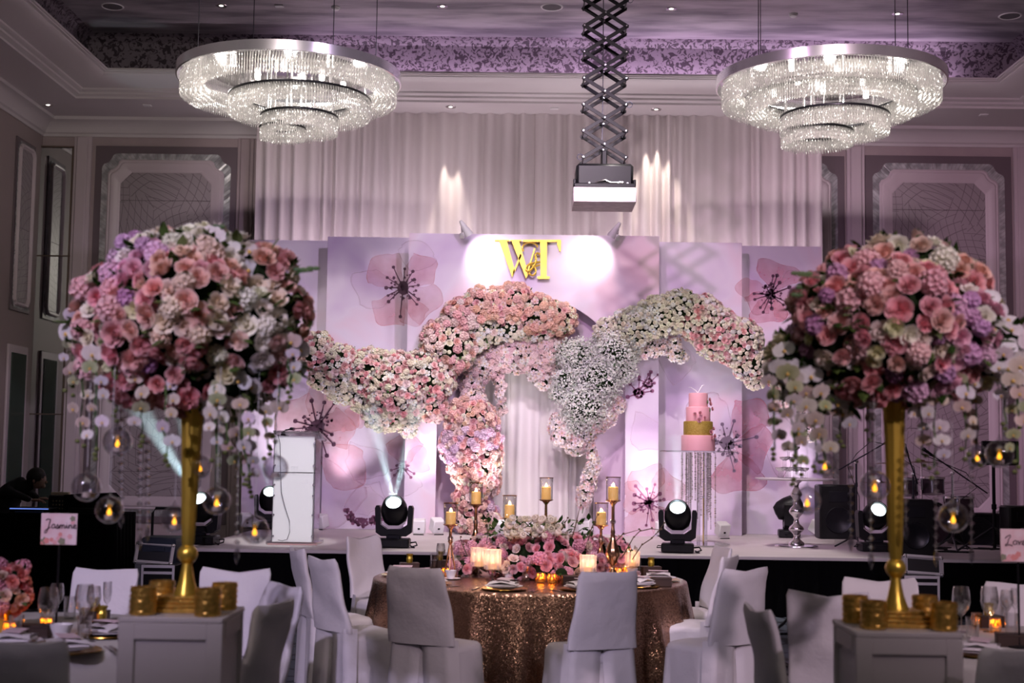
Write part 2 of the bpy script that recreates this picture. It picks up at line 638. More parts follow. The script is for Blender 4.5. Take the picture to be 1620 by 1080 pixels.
XCL, XCR = P(399, 400, 20.3).x, P(1297, 400, 20.3).x
cornice('trim_3', XL, XCL - .02, 'back')
cornice('trim_4', XCR + .02, XR, 'back')
cornice('trim_5', YF, WB, 'left')
cornice('trim_6', YF, WB, 'right')
for nm, xa, xb in (('baseboard_back', XL, XR),):
    struct(MB().box(((xa + xb) / 2, WB - .015, .12), (xb - xa, .03, .24), .008), nm, moulding_m)
struct(MB().box((XL + .015, (YF + WB) / 2, .12), (.03, WB - YF, .24), .008), 'baseboard_left', moulding_m)
# pilasters on the back wall
for i, (pa, pb) in enumerate(((112, 140), (372, 398), (1339, 1368), (1604, 1650))):
    x0, x1 = P(pa, 400, WB).x, P(pb, 400, WB).x
    mb = MB()
    mb.box(((x0 + x1) / 2, WB - .03, 3.3), (x1 - x0, .06, 6.6), .012)
    mb.box(((x0 + x1) / 2, WB - .05, 3.3), (x1 - x0 - .1, .1, 6.58), .02)
    struct(mb, 'trim_%d' % (7 + i), moulding_m if i != 1 else wallm)


# ---- wall panels with mirror tile border
def notched(hw, z0, z1, n, concave=True, step=0.05):
    """closed outline with notched corners; same point count for every inset"""
    pts = []
    for (cx, cz, a0) in ((hw, z1, 0), (-hw, z1, 1), (-hw, z0, 2), (hw, z0, 3)):
        arc = []
        K = 8
        for i in range(K + 1):
            t = i / K
            if concave:
                a = PI / 2 * t
                # quarter circle centred on the corner, running from the side edge to the top edge
                arc.append((-n * math.sin(a), -n * math.cos(a)))
            else:
                arc.append((-n * t, -n * (1 - t)))
        if concave:
            arc = [(arc[0][0], arc[0][1] - step)] + [(x - step * 0.0, y) for x, y in arc][0:] + [(arc[-1][0] - step, arc[-1][1])]
            arc[1] = (-step * .6, arc[1][1])
            arc[-2] = (arc[-2][0], -step * .6)
        else:
            arc = [arc[0]] + arc + [arc[-1]]
        for (x, z) in (arc if a0 in (0, 2) else list(reversed(arc))):
            sx = 1 if a0 in (0, 3) else -1
            sz = 1 if a0 in (0, 1) else -1
            pts.append((cx + x * sx, cz + z * sz))
    return pts


def fabric_material():
    m = M('line_fabric', (0.27, 0.235, 0.25), 0.45)
    nt = m.node_tree
    b = nt.nodes['Principled BSDF']
    tc = nt.nodes.new('ShaderNodeTexCoord')
    def math_(op, a, b_=None, v=None):
        n = nt.nodes.new('ShaderNodeMath')
        n.operation = op
        nt.links.new(a, n.inputs[0])
        if b_ is not None:
            nt.links.new(b_, n.inputs[1])
        if v is not None:
            n.inputs[1].default_value = v
        return n.outputs[0]
    tot = None
    for k, (vs_, fr) in enumerate(((1.2, 9.0), (1.9, 8.0))):
        mp = nt.nodes.new('ShaderNodeMapping')
        mp.inputs['Location'].default_value = (k * 3.3, 0, k * 1.7)
        nt.links.new(tc.outputs['Object'], mp.inputs['Vector'])
        vo = nt.nodes.new('ShaderNodeTexVoronoi')
        vo.inputs['Scale'].default_value = vs_
        nt.links.new(mp.outputs['Vector'], vo.inputs['Vector'])
        sc_ = nt.nodes.new('ShaderNodeSeparateColor')
        nt.links.new(vo.outputs['Color'], sc_.inputs[0])
        sx = nt.nodes.new('ShaderNodeSeparateXYZ')
        nt.links.new(mp.outputs['Vector'], sx.inputs[0])
        ang = math_('MULTIPLY', sc_.outputs[0], v=6.28)
        bend = math_('MULTIPLY', vo.outputs['Distance'], v=.12)
        u = math_('ADD', math_('MULTIPLY', math_('COSINE', ang), sx.outputs[0]), math_('MULTIPLY', math_('SINE', ang), sx.outputs[2]))
        u = math_('MULTIPLY', math_('ADD', u, bend), v=fr)
        u = math_('PINGPONG', u, v=.5)
        l = math_('LESS_THAN', u, v=.045)
        tot = l if tot is None else math_('MAXIMUM', tot, l)
    mix = nt.nodes.new('ShaderNodeMixRGB')
    mix.inputs[1].default_value = (0.34, 0.295, 0.31, 1)
    mix.inputs[2].default_value = (0.20, 0.165, 0.18, 1)
    nt.links.new(tot, mix.inputs[0])
    nt.links.new(mix.outputs[0], b.inputs['Base Color'])
    bp = nt.nodes.new('ShaderNodeBump')
    bp.inputs['Strength'].default_value = 0.3
    bp.inputs['Distance'].default_value = 0.01
    bp.invert = True
    nt.links.new(tot, bp.inputs['Height'])
    nt.links.new(bp.outputs['Normal'], b.inputs['Normal'])
    return m


fabm = fabric_material()


def wall_panel(label, loc, rz, W, z0, z1, joints, cname='decorative_panel'):
    """W full width of the surround, panel lies in local y=0 and faces -y"""
    t = thing(cname, label, 'wall panel', loc, rz, None)
    hw = W / 2
    k = W / 2.23
    mb = MB()
    mb.box((0, -.012, (z0 + z1) / 2), (W, .024, z1 - z0), .004)
    mb.build('surround', surround_m, t)
    o = notched(hw - .11 * k, z0 + .11 * k, z1 - .12 * k, .17 * k)
    i_ = notched(hw - .21 * k, z0 + .21 * k, z1 - .22 * k, .17 * k)
    # tiles: walk the outline
    mb = MB()
    n = len(o)
    for a in range(n):
        b = (a + 1) % n
        L = math.hypot(o[b][0] - o[a][0], o[b][1] - o[a][1])
        cnt = max(1, int(round(L / (0.062 * k))))
        for q in range(cnt):
            t0, t1 = q / cnt, (q + 1) / cnt
            g = 0.04
            t0 += g / cnt
            t1 -= g / cnt
            y = -.03 - rnd.random() * .004
            dy = (rnd.random() - .5) * .010
            dz = (rnd.random() - .5) * .010
            def lp(p, q_, tt):
                return (p[0] + (q_[0] - p[0]) * tt, p[1] + (q_[1] - p[1]) * tt)
            A, B = lp(o[a], o[b], t0), lp(o[a], o[b], t1)
            D, C_ = lp(i_[a], i_[b], t0), lp(i_[a], i_[b], t1)
            mb.add([(A[0], y, A[1]), (B[0], y + dy, B[1]), (C_[0], y + dy + dz, C_[1]), (D[0], y + dz, D[1])], [(0, 1, 2, 3)])
    mb.build('mirror_tiles', tile_mirror, t, 0, kind='stuff')
    # moulding ring
    prof = [(.21, .024), (.21, .05), (.23, .065), (.25, .06), (.27, .075), (.33, .07), (.36, .05), (.385, .05), (.41, .035), (.42, .024)]
    mb = MB()
    vs, fs = [], []
    for s_, h in prof:
        f = min(1, max(0, (s_ - .21) / .2))
        con = notched(hw - s_ * k, z0 + s_ * k, z1 - (s_ + .01) * k, .17 * k)
        cha = notched(hw - s_ * k, z0 + s_ * k, z1 - (s_ + .01) * k, .17 * k, False)
        for p, q in zip(con, cha):
            vs.append((p[0] * (1 - f) + q[0] * f, -h, p[1] * (1 - f) + q[1] * f))
    for r_ in range(len(prof) - 1):
        for i in range(n):
            j = (i + 1) % n
            fs.append((r_ * n + i, r_ * n + j, (r_ + 1) * n + j, (r_ + 1) * n + i))
    mb.add(vs, fs)
    mb.build('moulding', moulding_m, t, 30)
    # fabric pieces
    fw, fz0, fz1, c = hw - .41 * k, z0 + .41 * k, z1 - .42 * k, .17 * k
    zs = [fz0] + [z for z in joints if fz0 < z < fz1] + [fz1]
    for a in range(len(zs) - 1):
        lo, hi = zs[a] + .004, zs[a + 1] - .004
        poly = [(-fw, lo), (fw, lo), (fw, hi), (-fw, hi)]
        if a == 0:
            poly = [(-fw + c, lo), (fw - c, lo), (fw, lo + c), (fw, hi), (-fw, hi), (-fw, lo + c)]
        if a == len(zs) - 2:
            poly = [(-fw, lo), (fw, lo), (fw, hi - c), (fw - c, hi), (-fw + c, hi), (-fw, hi - c)]
        MB().prism(poly, -.036, -.025).build('fabric_panel', fabm, t, 0)
    return t


def zat(py, px, Y):
    return P(px, py, Y).z


J = [zat(y, 250, WB) for y in (746, 661, 560, 470, 395, 318)]
xa, xb = P(142, 500, WB).x, P(370, 500, WB).x
wall_panel('tall grey line-patterned wall panel with mirror tile border behind the left floral arrangement', ((xa + xb) / 2, WB, 0), 0, xb - xa, .58, zat(232, 250, WB), J)
xa2, xb2 = P(1370, 500, WB).x, P(1603, 500, WB).x
wall_panel('tall pink-lit line-patterned wall panel with mirror tile border above the drum kit', ((xa2 + xb2) / 2, WB, 0), 0, xb2 - xa2, .58, zat(247, 1480, WB), J)
xb3 = P(1337, 500, WB).x
wall_panel('tiled wall panel edge showing between the white curtain and the pink pilaster', (xb3 - (xb2 - xa2) / 2, WB, 0), 0, xb2 - xa2, .58, zat(247, 1300, WB), J)
# panels on the left wall, seen in the tall mirror
wall_panel('narrow upper wall panel on the left side wall seen in the mirror', (XL, 20.28, 0), PI / 2, .78, 3.75, 6.35, [5.0])
t = thing('side_door', 'dark green glazed door low on the left side wall seen in the mirror', 'door', (XL, 20.28, 0), PI / 2)
MB().box((0, -.02, 1.62), (.78, .04, 3.24), .01).build('door_frame', moulding_m, t)
MB().box((0, -.045, 1.62), (.58, .02, 3.0), .004).build('door_leaf', M('door_green', (.045, .07, .055), .2), t)
t = thing('wall_mirror', 'tall narrow mirror in three panes at the left end of the back wall', 'mirror', (P(73, 500, WB).x, WB, 0))
hwm = (P(108, 500, WB).x - P(38, 500, WB).x) / 2
zt = zat(234, 73, WB)
zz = [.3, zat(655, 73, WB), zat(405, 73, WB), zt]
for a in range(3):
    MB().box((0, -.035, (zz[a] + zz[a + 1]) / 2), (2 * hwm - .06, .01, zz[a + 1] - zz[a] - .012), .002).build('mirror_pane', mirrorm, t, 0)
for sx in (-1, 1):
    MB().box((sx * (hwm - .015), -.03, (.3 + zt) / 2), (.03, .06, zt - .3), .006).build('side_frame', M('bronze_frame', (.22, .17, .14), .3, .7), t)
MB().box((0, -.03, zt + .012), (2 * hwm, .06, .025), .006).build('top_frame', MATS['bronze_frame'], t)
for z in zz[1:3]:
    MB().box((0, -.045, z), (2 * hwm + .08, .03, .02), .004).build('rail', MATS['bronze_frame'], t)


# ---- ceiling fittings
def fitting(kind, px, py, z, label, group=None):
    p = G(px, py, z)
    if kind == 'down':
        t = thing('recessed_downlight', label, 'downlight', (p.x, p.y, z), 0, group)
        MB().lathe([(.03, -.002), (.05, -.004), (.075, -.008), (.08, 0)], n=16).build('trim_ring', silver, t)
        MB().lathe([(0, -.001), (.03, -.002)], n=12).build('lens', M('lamp_lens', (1, .95, .9), .3, emit=(1, .93, .85), estr=5), t)
    elif kind == 'disc':
        t = thing('ceiling_speaker', label, 'speaker', (p.x, p.y, z), 0, group)
        MB().lathe([(.13, -.006), (.145, -.012), (.155, 0)], n=24).build('rim', whitepl, t)
        MB().lathe([(0, -.005), (.13, -.006)], n=24).build('grille', M('speaker_grille', (.12, .11, .12), .7), t)
    elif kind == 'smoke':
        t = thing('smoke_detector', label, 'smoke detector', (p.x, p.y, z), 0, group)
        MB().lathe([(0, -.05), (.035, -.048), (.05, -.035), (.052, -.02)], n=16).build('cap', whitepl, t)
        MB().lathe([(.052, -.02), (.06, -.015), (.06, 0)], n=16).build('base', whitepl, t)
    else:
        t = MB().box((0, 0, -.008), (.12, .09, .016), .004).build('ceiling_vent', whitepl)
        tag(t, label, 'vent', group)
        t.location = (p.x, p.y, z)


fitting('down', 350, 9, ZC, 'recessed downlight in the dark ceiling above the left chandelier')
fitting('vent', 442, 9, ZC, 'small white square plate on the dark ceiling')
fitting('smoke', 531, 11, ZC, 'white smoke detector on the ceiling above the right end of the left chandelier')
fitting('disc', 178, 10, ZC, 'round ceiling speaker at the dark left end of the ceiling')
fitting('down', 700, 10, ZC, 'recessed downlight in the grey ceiling left of the scissor lift')
fitting('disc', 873, 11, ZC, 'round ceiling speaker beside the scissor lift')
fitting('down', 1062, 14, ZC, 'recessed downlight in the ceiling right of the scissor lift')
fitting('smoke', 1255, 22, ZC, 'white smoke detector above the right chandelier')
fitting('down', 1420, 22, ZC, 'recessed downlight in the ceiling above the right chandelier')
fitting('disc', 1598, 25, ZC, 'round ceiling speaker at the far right end of the ceiling')
fitting('down', 76, 166, ZS, 'recessed downlight in the white soffit at the left corner')
fitting('down', 713, 169, ZS, 'recessed downlight in the soffit over the middle of the curtain')
fitting('down', 1038, 173, ZS, 'recessed downlight in the soffit right of the scissor lift')
fitting('vent', 233, 166, ZS, 'small vent plate in the soffit above the left wall panel')
fitting('vent', 877, 171, ZS, 'small vent plate in the soffit left of the scissor lift')
fitting('vent', 1556, 181, ZS, 'small vent plate in the soffit above the right wall panel')
for px, py, pw, ang in ((713, 172, 150, 24), (1038, 176, 120, 44)):
    p = G(px, py, ZS)
    light('SPOT', 'soffit_downlight', (p.x, 19.86, ZS - .03), (p.x, 20.34, 5.1), pw, WARM, spot_size=math.radians(ang), spot_blend=0.5, shadow_soft_size=.02)


# ---- curtain behind the backdrop
def drape(x0, x1, z0, z1, y, period, amp, seed, name, mat, label, parent=None, lean=0.0):
    r = random.Random(seed)
    xs, x = [], x0
    cols = []
    while x < x1:
        p = period * r.uniform(.7, 1.35)
        a = amp * r.uniform(.6, 1.3)
        sk = r.uniform(-.05, .05)
        for i in range(8):
            t = i / 8
            prof = math.sin(t * 2 * PI)
            prof = math.copysign(abs(prof) ** .6, prof)
            cols.append((x + p * t, a * prof, sk))
        x += p
    mb = MB()
    R = 10
    vs, fs = [], []
    for k in range(R + 1):
        t = k / R
        for (cx, dy, sk) in cols:
            w_ = (.55 + .45 * (1 - abs(2 * t - 1) ** 3)) if False else (.7 + .3 * (1 - t))
            vs.append((cx + sk * (1 - t) + lean * (1 - t) * math.sin(cx * 3), y + dy * w_ + .012 * math.sin(cx * 5 + t * 4), z0 + (z1 - z0) * t))
    n = len(cols)
    for k in range(R):
        for i in range(n - 1):
            fs.append((k * n + i, k * n + i + 1, (k + 1) * n + i + 1, (k + 1) * n + i))
    mb.add(vs, fs)
    o = mb.build(name, mat, parent, 60)
    return o


curt = M('curtain_cream', (0.66, 0.60, 0.60), 0.75, sheen=0.1, bump=(30, 0.05, (1, 1, .1)))
xm = [XCL, P(843, 300, 20.3).x, XCR]
for i in range(2):
    o = drape(xm[i] + .01, xm[i + 1] - .02, .7, ZS, 20.3, .23, .075, 11 + i, 'curtain', curt, '', lean=.02)
    tag(o, ['cream pleated curtain hanging from the soffit, left half behind the backdrop', 'cream pleated curtain hanging from the soffit, right half behind the scissor lift'][i], 'curtain')

# ---- stage
ST = 0.65
YS = 14.85
deck_m = M('stage_deck', (0.62, 0.56, 0.56), 0.5, noise=(1.5, (0.56, 0.50, 0.51), 4))
t = thing('stage', 'long low stage with a pale deck and black skirt behind the tables', 'stage', (0, YS, 0))
xs0, xs1 = P(296, 865, YS).x, P(1760, 865, YS).x
MB().box(((xs0 + xs1) / 2, (WB - .35 - YS) / 2 + .0, ST - .02), (xs1 - xs0, WB - .35 - YS, .04), .006).build('deck', deck_m, t)
vs, fs = [], []
n = 260
for i in range(n + 1):
    x = xs0 + .02 + (xs1 - xs0 - .04) * i / n
    dy = .018 * math.sin(i * 1.9) + .012 * math.sin(i * .77)
    vs += [(x, .04 + dy * .3, ST - .042), (x, .03 + dy, .01)]
for i in range(n):
    fs.append((2 * i, 2 * i + 1, 2 * i + 3, 2 * i + 2))
MB().add(vs, fs).build('skirt', blackcloth, t)
MB().box((xs0 + .03, (WB - .35 - YS) / 2, .3), (.02, WB - .45 - YS, .6)).build('side_skirt', blackcloth, t)
# ================================================================== BACKDROP
def print_material():
    """printed board: mottled lilac and pink wash, the print's own colours"""
    m = M('printed_board', (0.70, 0.55, 0.72), 0.55)
    nt = m.node_tree
    b = nt.nodes['Principled BSDF']
    tc = nt.nodes.new('ShaderNodeTexCoord')
    n = nt.nodes.new('ShaderNodeTexNoise')
    n.inputs['Scale'].default_value = 0.75
    n.inputs['Detail'].default_value = 3
    n.inputs['Distortion'].default_value = .6
    nt.links.new(tc.outputs['Object'], n.inputs['Vector'])
    r = nt.nodes.new('ShaderNodeValToRGB')
    els = r.color_ramp.elements
    els[0].position, els[1].position = .34, .66
    els[0].color, els[1].color = (.60, .47, .68, 1), (.78, .56, .66, 1)
    e = els.new(.5)
    e.color = (.74, .66, .78, 1)
    nt.links.new(n.outputs['Fac'], r.inputs['Fac'])
    nt.links.new(r.outputs['Color'], b.inputs['Base Color'])
    return m


boardm = print_material()
plainboard = M('lilac_board', (0.56, 0.42, 0.56), 0.55)


def ink_material(name, col, edge, strength, noise_sc=3.0, lo=.35, hi=.65):
    m = bpy.data.materials.new(name)
    m.use_nodes = True
    nt = m.node_tree
    nt.nodes.clear()
    out = nt.nodes.new('ShaderNodeOutputMaterial')
    tr = nt.nodes.new('ShaderNodeBsdfTransparent')
    df = nt.nodes.new('ShaderNodeBsdfDiffuse')
    df.inputs[0].default_value = (*col, 1)
    at = nt.nodes.new('ShaderNodeAttribute')
    at.attribute_name = 'edge'
    cu = nt.nodes.new('ShaderNodeValToRGB')
    e = cu.color_ramp.elements
    e[0].position, e[0].color = 0.0, (strength,) * 3 + (1,)
    e[1].position, e[1].color = 1.0, (edge,) * 3 + (1,)
    k = e.new(.93)
    k.color = (strength * .75,) * 3 + (1,)
    nt.links.new(at.outputs['Fac'], cu.inputs['Fac'])
    no = nt.nodes.new('ShaderNodeTexNoise')
    no.inputs['Scale'].default_value = noise_sc
    no.inputs['Detail'].default_value = 3
    tc = nt.nodes.new('ShaderNodeTexCoord')
    nt.links.new(tc.outputs['Object'], no.inputs['Vector'])
    mr = nt.nodes.new('ShaderNodeMapRange')
    mr.inputs[1].default_value, mr.inputs[2].default_value = lo, hi
    mr.inputs[3].default_value, mr.inputs[4].default_value = .45, 1.1
    nt.links.new(no.outputs['Fac'], mr.inputs[0])
    mu = nt.nodes.new('ShaderNodeMath')
    mu.operation = 'MULTIPLY'
    mu.use_clamp = True
    nt.links.new(cu.outputs['Color'], mu.inputs[0])
    nt.links.new(mr.outputs[0], mu.inputs[1])
    mx = nt.nodes.new('ShaderNodeMixShader')
    nt.links.new(mu.outputs[0], mx.inputs[0])
    nt.links.new(tr.outputs[0], mx.inputs[1])
    nt.links.new(df.outputs[0], mx.inputs[2])
    nt.links.new(mx.outputs[0], out.inputs[0])
    return m


ink_pink = ink_material('ink_pink', (.78, .36, .40), .50, .42)
ink_rose = ink_material('ink_rose', (.70, .27, .36), .60, .55)
ink_pale = ink_material('ink_pale', (.66, .40, .52), .45, .10)
ink_dark = M('ink_plum', (.09, .035, .07), .6)
ink_grey = M('ink_grey_violet', (.20, .15, .22), .6)
ink_plum = M('ink_mauve_plum', (.26, .10, .19), .6)
TH = .06


def board(name, label, pxl, pxr, pyt, Y, xl=None, xr=None):
    x0 = P(pxl, 600, Y).x if xl is None else xl
    x1 = P(pxr, 600, Y).x if xr is None else xr
    zt = P((pxl + pxr) / 2, pyt, Y).z
    t = thing(name, label, 'backdrop panel', ((x0 + x1) / 2, Y, ST), 0, 'printed backdrop panels' if False else None)
    MB().box((0, TH / 2, (zt - ST) / 2), (x1 - x0, TH, zt - ST), .004).build('board', boardm, t)
    MB().box((0, TH + .17, .03), (x1 - x0 - .1, .34, .05), .004).build('foot', M('raw_wood', (.3, .2, .12), .7), t)
    t['x0'], t['x1'], t['Y'], t['zt'] = x0, x1, Y, zt
    return t


B1 = board('backdrop_panel', 'outermost left backdrop board, set furthest back beside the curtain edge', 387, 560, 380, 19.45)
B2 = board('backdrop_panel', 'left backdrop board printed with the large pink blossom beside the arch board', 513, 690, 375, 19.0)
B4 = board('backdrop_panel', 'plain lilac backdrop board right of the arch, behind the pink tiered cake', 1000, 1174, 383, 18.75)
B5 = board('backdrop_panel', 'outermost right backdrop board printed with a small pink blossom near its top', 1130, 1301, 389, 19.15)


def arch_board(name, label, pxl, pxr, pyt, Y, ocx, orad, oty, mat, th=TH):
    """board with a round-headed opening: centre px ocx, radius px orad, top py oty"""
    x0, x1 = P(pxl, 600, Y).x, P(pxr, 600, Y).x
    zt = P((pxl + pxr) / 2, pyt, Y).z
    R = orad * Y / F
    cx = P(ocx, 600, Y).x
    za = P(ocx, oty, Y).z - R
    t = thing(name, label, 'backdrop panel', ((x0 + x1) / 2, Y, ST))
    sx = (x0 + x1) / 2
    mb = MB()
    for a, b in ((x0, cx - R), (cx + R, x1)):
        mb.box(((a + b) / 2 - sx, th / 2, (zt - ST) / 2), (b - a, th, zt - ST))
    n = 40
    vs, fs = [], []
    for i in range(n + 1):
        a = PI - PI * i / n
        x, z = cx + R * math.cos(a) - sx, za + R * math.sin(a) - ST
        vs += [(x, 0, z), (x, 0, zt - ST), (x, th, zt - ST), (x, th, z)]
    for i in range(n):
        for k in range(4):
            q = (k + 1) % 4
            fs.append((4 * i + k, 4 * i + q, 4 * i + 4 + q, 4 * i + 4 + k))
    mb.add(vs, fs)
    mb.build('board', mat, t, 30)
    t['x0'], t['x1'], t['Y'], t['zt'] = x0, x1, Y, zt
    return t, cx, R, za


B3, ACX, AR, AZ = arch_board('arch_panel', 'front backdrop board with the tall round-headed opening under the gold initials', 643, 1042, 371, 18.3, 841, 149, 470, boardm)
B3b, BCX, BR, BZ = arch_board('inner_arch_panel', 'plain mauve inner arch board set behind the round-headed opening', 670, 1010, 455, 18.62, 845, 96, 545, plainboard)
white_drape = M('white_voile', (0.80, 0.76, 0.74), 0.8, sheen=.1)
o = drape(P(735, 700, 18.95).x, P(955, 700, 18.95).x, ST + .01, P(845, 520, 18.95).z, 18.95, .2, .045, 5, 'voile_drape', white_drape, '')
tag(o, 'white voile drape hanging in the arch opening behind the flowers', 'drape')


# ---- printed watercolour flowers
def add_print(panel, kind, mesh_fn, mat):
    """mesh_fn(Y) gives (verts, faces, edge values) in world coords at plane Y; clipped to the board"""
    Y = panel['Y']
    vs, fs, ed = mesh_fn(Y)
    bm = bmesh.new()
    lay = bm.verts.layers.float.new('edge')
    bv = []
    for p, e in zip(vs, ed):
        v = bm.verts.new(p)
        v[lay] = e
        bv.append(v)
    bm.verts.ensure_lookup_table()
    for f in fs:
        try:
            bm.faces.new([bv[i] for i in f])
        except ValueError:
            pass
    eps = .003
    for co, no in (((panel['x0'] + eps, 0, 0), (-1, 0, 0)), ((panel['x1'] - eps, 0, 0), (1, 0, 0)), ((0, 0, panel['zt'] - eps), (0, 0, 1)), ((0, 0, ST + eps), (0, 0, -1))):
        g = bm.verts[:] + bm.edges[:] + bm.faces[:]
        bmesh.ops.bisect_plane(bm, geom=g, plane_co=co, plane_no=no, clear_outer=True)
    if kind[1]:     # arch opening: drop faces inside
        cx, R, za = kind[1]
        kill = [f for f in bm.faces if (lambda c: (abs(c.x - cx) < R and c.z < za) or math.hypot(c.x - cx, c.z - za) < R)(f.calc_center_median())]
        bmesh.ops.delete(bm, geom=kill, context='FACES')
    if not bm.faces:
        bm.free()
        return
    lx, ly, lz = panel.location
    for v in bm.verts:
        v.co = (v.co.x - lx, v.co.y - ly, v.co.z - lz)
    me = bpy.data.meshes.new(kind[0])
    bm.to_mesh(me)
    bm.free()
    me.materials.append(mat)
    o = bpy.data.objects.new(kind[0], me)
    COL.objects.link(o)
    o.parent = panel


layer_n = [0]


def petal_print(panels, px, py, ang, L, W, mat, seed):
    """watercolour petal from (px,py) pointing at ang (deg, 0 = right, 90 = up), length and width in pixels"""
    layer_n[0] += 1
    off = .0016 + .0004 * (layer_n[0] % 8)
    r = random.Random(seed)
    a = math.radians(ang)
    ph = [r.uniform(0, 6.28) for _ in range(4)]
    N = 44
    ring = []
    for i in range(N):
        t = 2 * PI * i / N
        u = .5 - .5 * math.cos(t)                  # 0 at the base, 1 at the tip
        wv = math.sin(t) * (u ** .55) * .62
        k = 1 + .10 * math.sin(3 * t + ph[0]) + .06 * math.sin(6 * t + ph[1]) + .035 * math.sin(11 * t + ph[2])
        ring.append(((u * L) * (1 + .08 * math.sin(4 * t + ph[3])), wv * W * k))
    cxl, cyl_ = L * .5, 0

    def fn(Y):
        vs, ed, fs = [], [], []
        levels = (0, .4, .75, .88, .95, 1.0)
        for l in levels:
            for (x, y) in ring:
                xx, yy = cxl + (x - cxl) * l, cyl_ + (y - cyl_) * l
                q = P(px + xx * math.cos(a) - yy * math.sin(a), py - xx * math.sin(a) - yy * math.cos(a), Y - off)
                vs.append(q)
                ed.append(l)
        for k in range(1, len(levels)):
            for i in range(N):
                j = (i + 1) % N
                if k == 1:
                    fs.append((i + N, j + N, 0)) if False else None
                else:
                    fs.append(((k - 1) * N + i, (k - 1) * N + j, k * N + j, k * N + i))
        fs.append(tuple(range(N, 2 * N)))
        return vs, fs, ed
    for pn in panels:
        add_print(pn, ('petal_print', (ACX, AR, AZ) if pn is B3 else None), fn, mat)


def stamen_print(panels, px, py, stems, core, mat, seed, specks=26):
    layer_n[0] += 1
    off = .0052
    r = random.Random(seed)
    segs = [(a, L, r.uniform(1.6, 2.6)) for a, L in stems]

    def fn(Y):
        vs, fs = [], []

        def poly(pts):
            o = len(vs)
            for (x, y) in pts:
                vs.append(P(px + x, py - y, Y - off))
            fs.append(tuple(range(o, o + len(pts))))
        for (a, L, w_) in segs:
            a = math.radians(a)
            c, s_ = math.cos(a), math.sin(a)
            b = math.sin(L) * .12
            prev = None
            for k in range(6):
                u0, u1 = k / 6, (k + 1) / 6
                q = []
                for (u, sg) in ((u0, -1), (u1, -1), (u1, 1), (u0, 1)):
                    wd = w_ * (1 - .45 * u) * .6 * sg
                    bend = b * L * u * u * .35
                    q.append((c * L * u - s_ * (wd + bend), s_ * L * u + c * (wd + bend)))
                poly(q)
            ex, ey = c * L - s_ * b * L * .35, s_ * L + c * b * L * .35
            hr = w_ * 1.35
            poly([(ex + hr * math.cos(i * PI / 4) * (1.25 if i % 2 else 1), ey + hr * math.sin(i * PI / 4)) for i in range(8)])
        rr = random.Random(seed + 1)
        if core > 0:
            poly([(core * rr.uniform(.75, 1.15) * math.cos(i * PI / 9), core * rr.uniform(.75, 1.2) * math.sin(i * PI / 9)) for i in range(18)])
        for _ in range(specks):
            a = rr.uniform(0, 6.283)
            d = core * rr.uniform(1.0, 1.9) + 2
            s_ = rr.uniform(.8, 2.4)
            an = rr.uniform(0, 3)
            poly([(d * math.cos(a) + s_ * math.cos(an + i * 1.256) * (1.6 if i == 0 else 1), d * math.sin(a) + s_ * math.sin(an + i * 1.256)) for i in range(5)])
        return vs, fs, [0.0] * len(vs)
    for pn in panels:
        add_print(pn, ('stamen_print', (ACX, AR, AZ) if pn is B3 else None), fn, mat)


pp, sp = petal_print, stamen_print
LP, RP = (B2, B3), (B3, B4)
# large blossom left of the arch
pp(LP, 636, 455, 135, 62, 68, ink_pink, 1)
pp(LP, 640, 455, 48, 62, 58, ink_pink, 2)
pp(LP, 640, 455, 322, 62, 66, ink_pink, 3)
pp(LP, 636, 458, 240, 62, 60, ink_pink, 4)
pp(LP, 634, 452, 185, 76, 70, ink_pale, 5)
pp(LP, 650, 430, 70, 48, 70, ink_pale, 6)
pp(LP, 645, 465, 285, 50, 50, ink_pink, 61)
sp(LP, 638, 455, [(118, 36), (150, 30), (178, 27), (205, 27), (222, 32), (62, 30), (38, 22), (325, 30), (308, 34), (262, 46), (88, 30), (12, 24)], 11, ink_dark, 7, 40)
# right top blossom
RT = (B4, B5)
pp(RT, 1222, 462, 75, 50, 72, ink_rose, 8)
pp(RT, 1218, 462, 265, 50, 60, ink_rose, 9)
pp(RT, 1216, 460, 175, 50, 40, ink_pink, 10)
pp(RT, 1216, 462, 225, 40, 45, ink_rose, 11)
pp(RT, 1226, 462, 10, 46, 60, ink_pale, 12)
pp(RT, 1222, 462, 325, 46, 60, ink_pink, 121)
sp(RT, 1219, 466, [(85, 30), (70, 32), (55, 24), (20, 32), (175, 26), (195, 26), (230, 26), (250, 30), (275, 22), (320, 26), (335, 28), (120, 16)], 9, ink_dark, 13, 30)
# lower left blossom across two boards
LL = (B1, B2)
pp(LL, 500, 690, 60, 80, 100, ink_pink, 14)
pp(LL, 500, 690, 20, 60, 70, ink_pink, 15)
pp(LL, 496, 690, 130, 70, 80, ink_pink, 16)
pp(LL, 505, 700, 315, 90, 80, ink_pink, 17)
pp(LL, 505, 720, 285, 110, 120, ink_pale, 18)
pp(LL, 496, 700, 220, 70, 60, ink_pale, 19)
sp(LL, 502, 675, [(105, 42), (52, 46), (72, 40), (168, 36), (185, 38), (205, 30), (290, 48), (312, 38), (330, 26), (140, 26)], 13, ink_dark, 20, 40)
pp((B2,), 545, 650, 350, 40, 46, ink_pink, 21)
pp((B2,), 560, 760, 60, 60, 80, ink_pale, 22)
# round outline with a crescent of specks
pp((B2,), 543, 800, 0, 70, 90, ink_pale, 23)
pp((B2,), 540, 806, 20, 66, 50, ink_pale, 24)
r_ = random.Random(3)
for k in range(15):
    a = math.radians(205 + k * 9)
    sp((B2,), 577 + 30 * math.cos(a), 800 - 26 * math.sin(a), [(r_.uniform(0, 360), r_.uniform(3, 7)) for _ in range(2)], 2.2, ink_plum, 40 + k, 7)
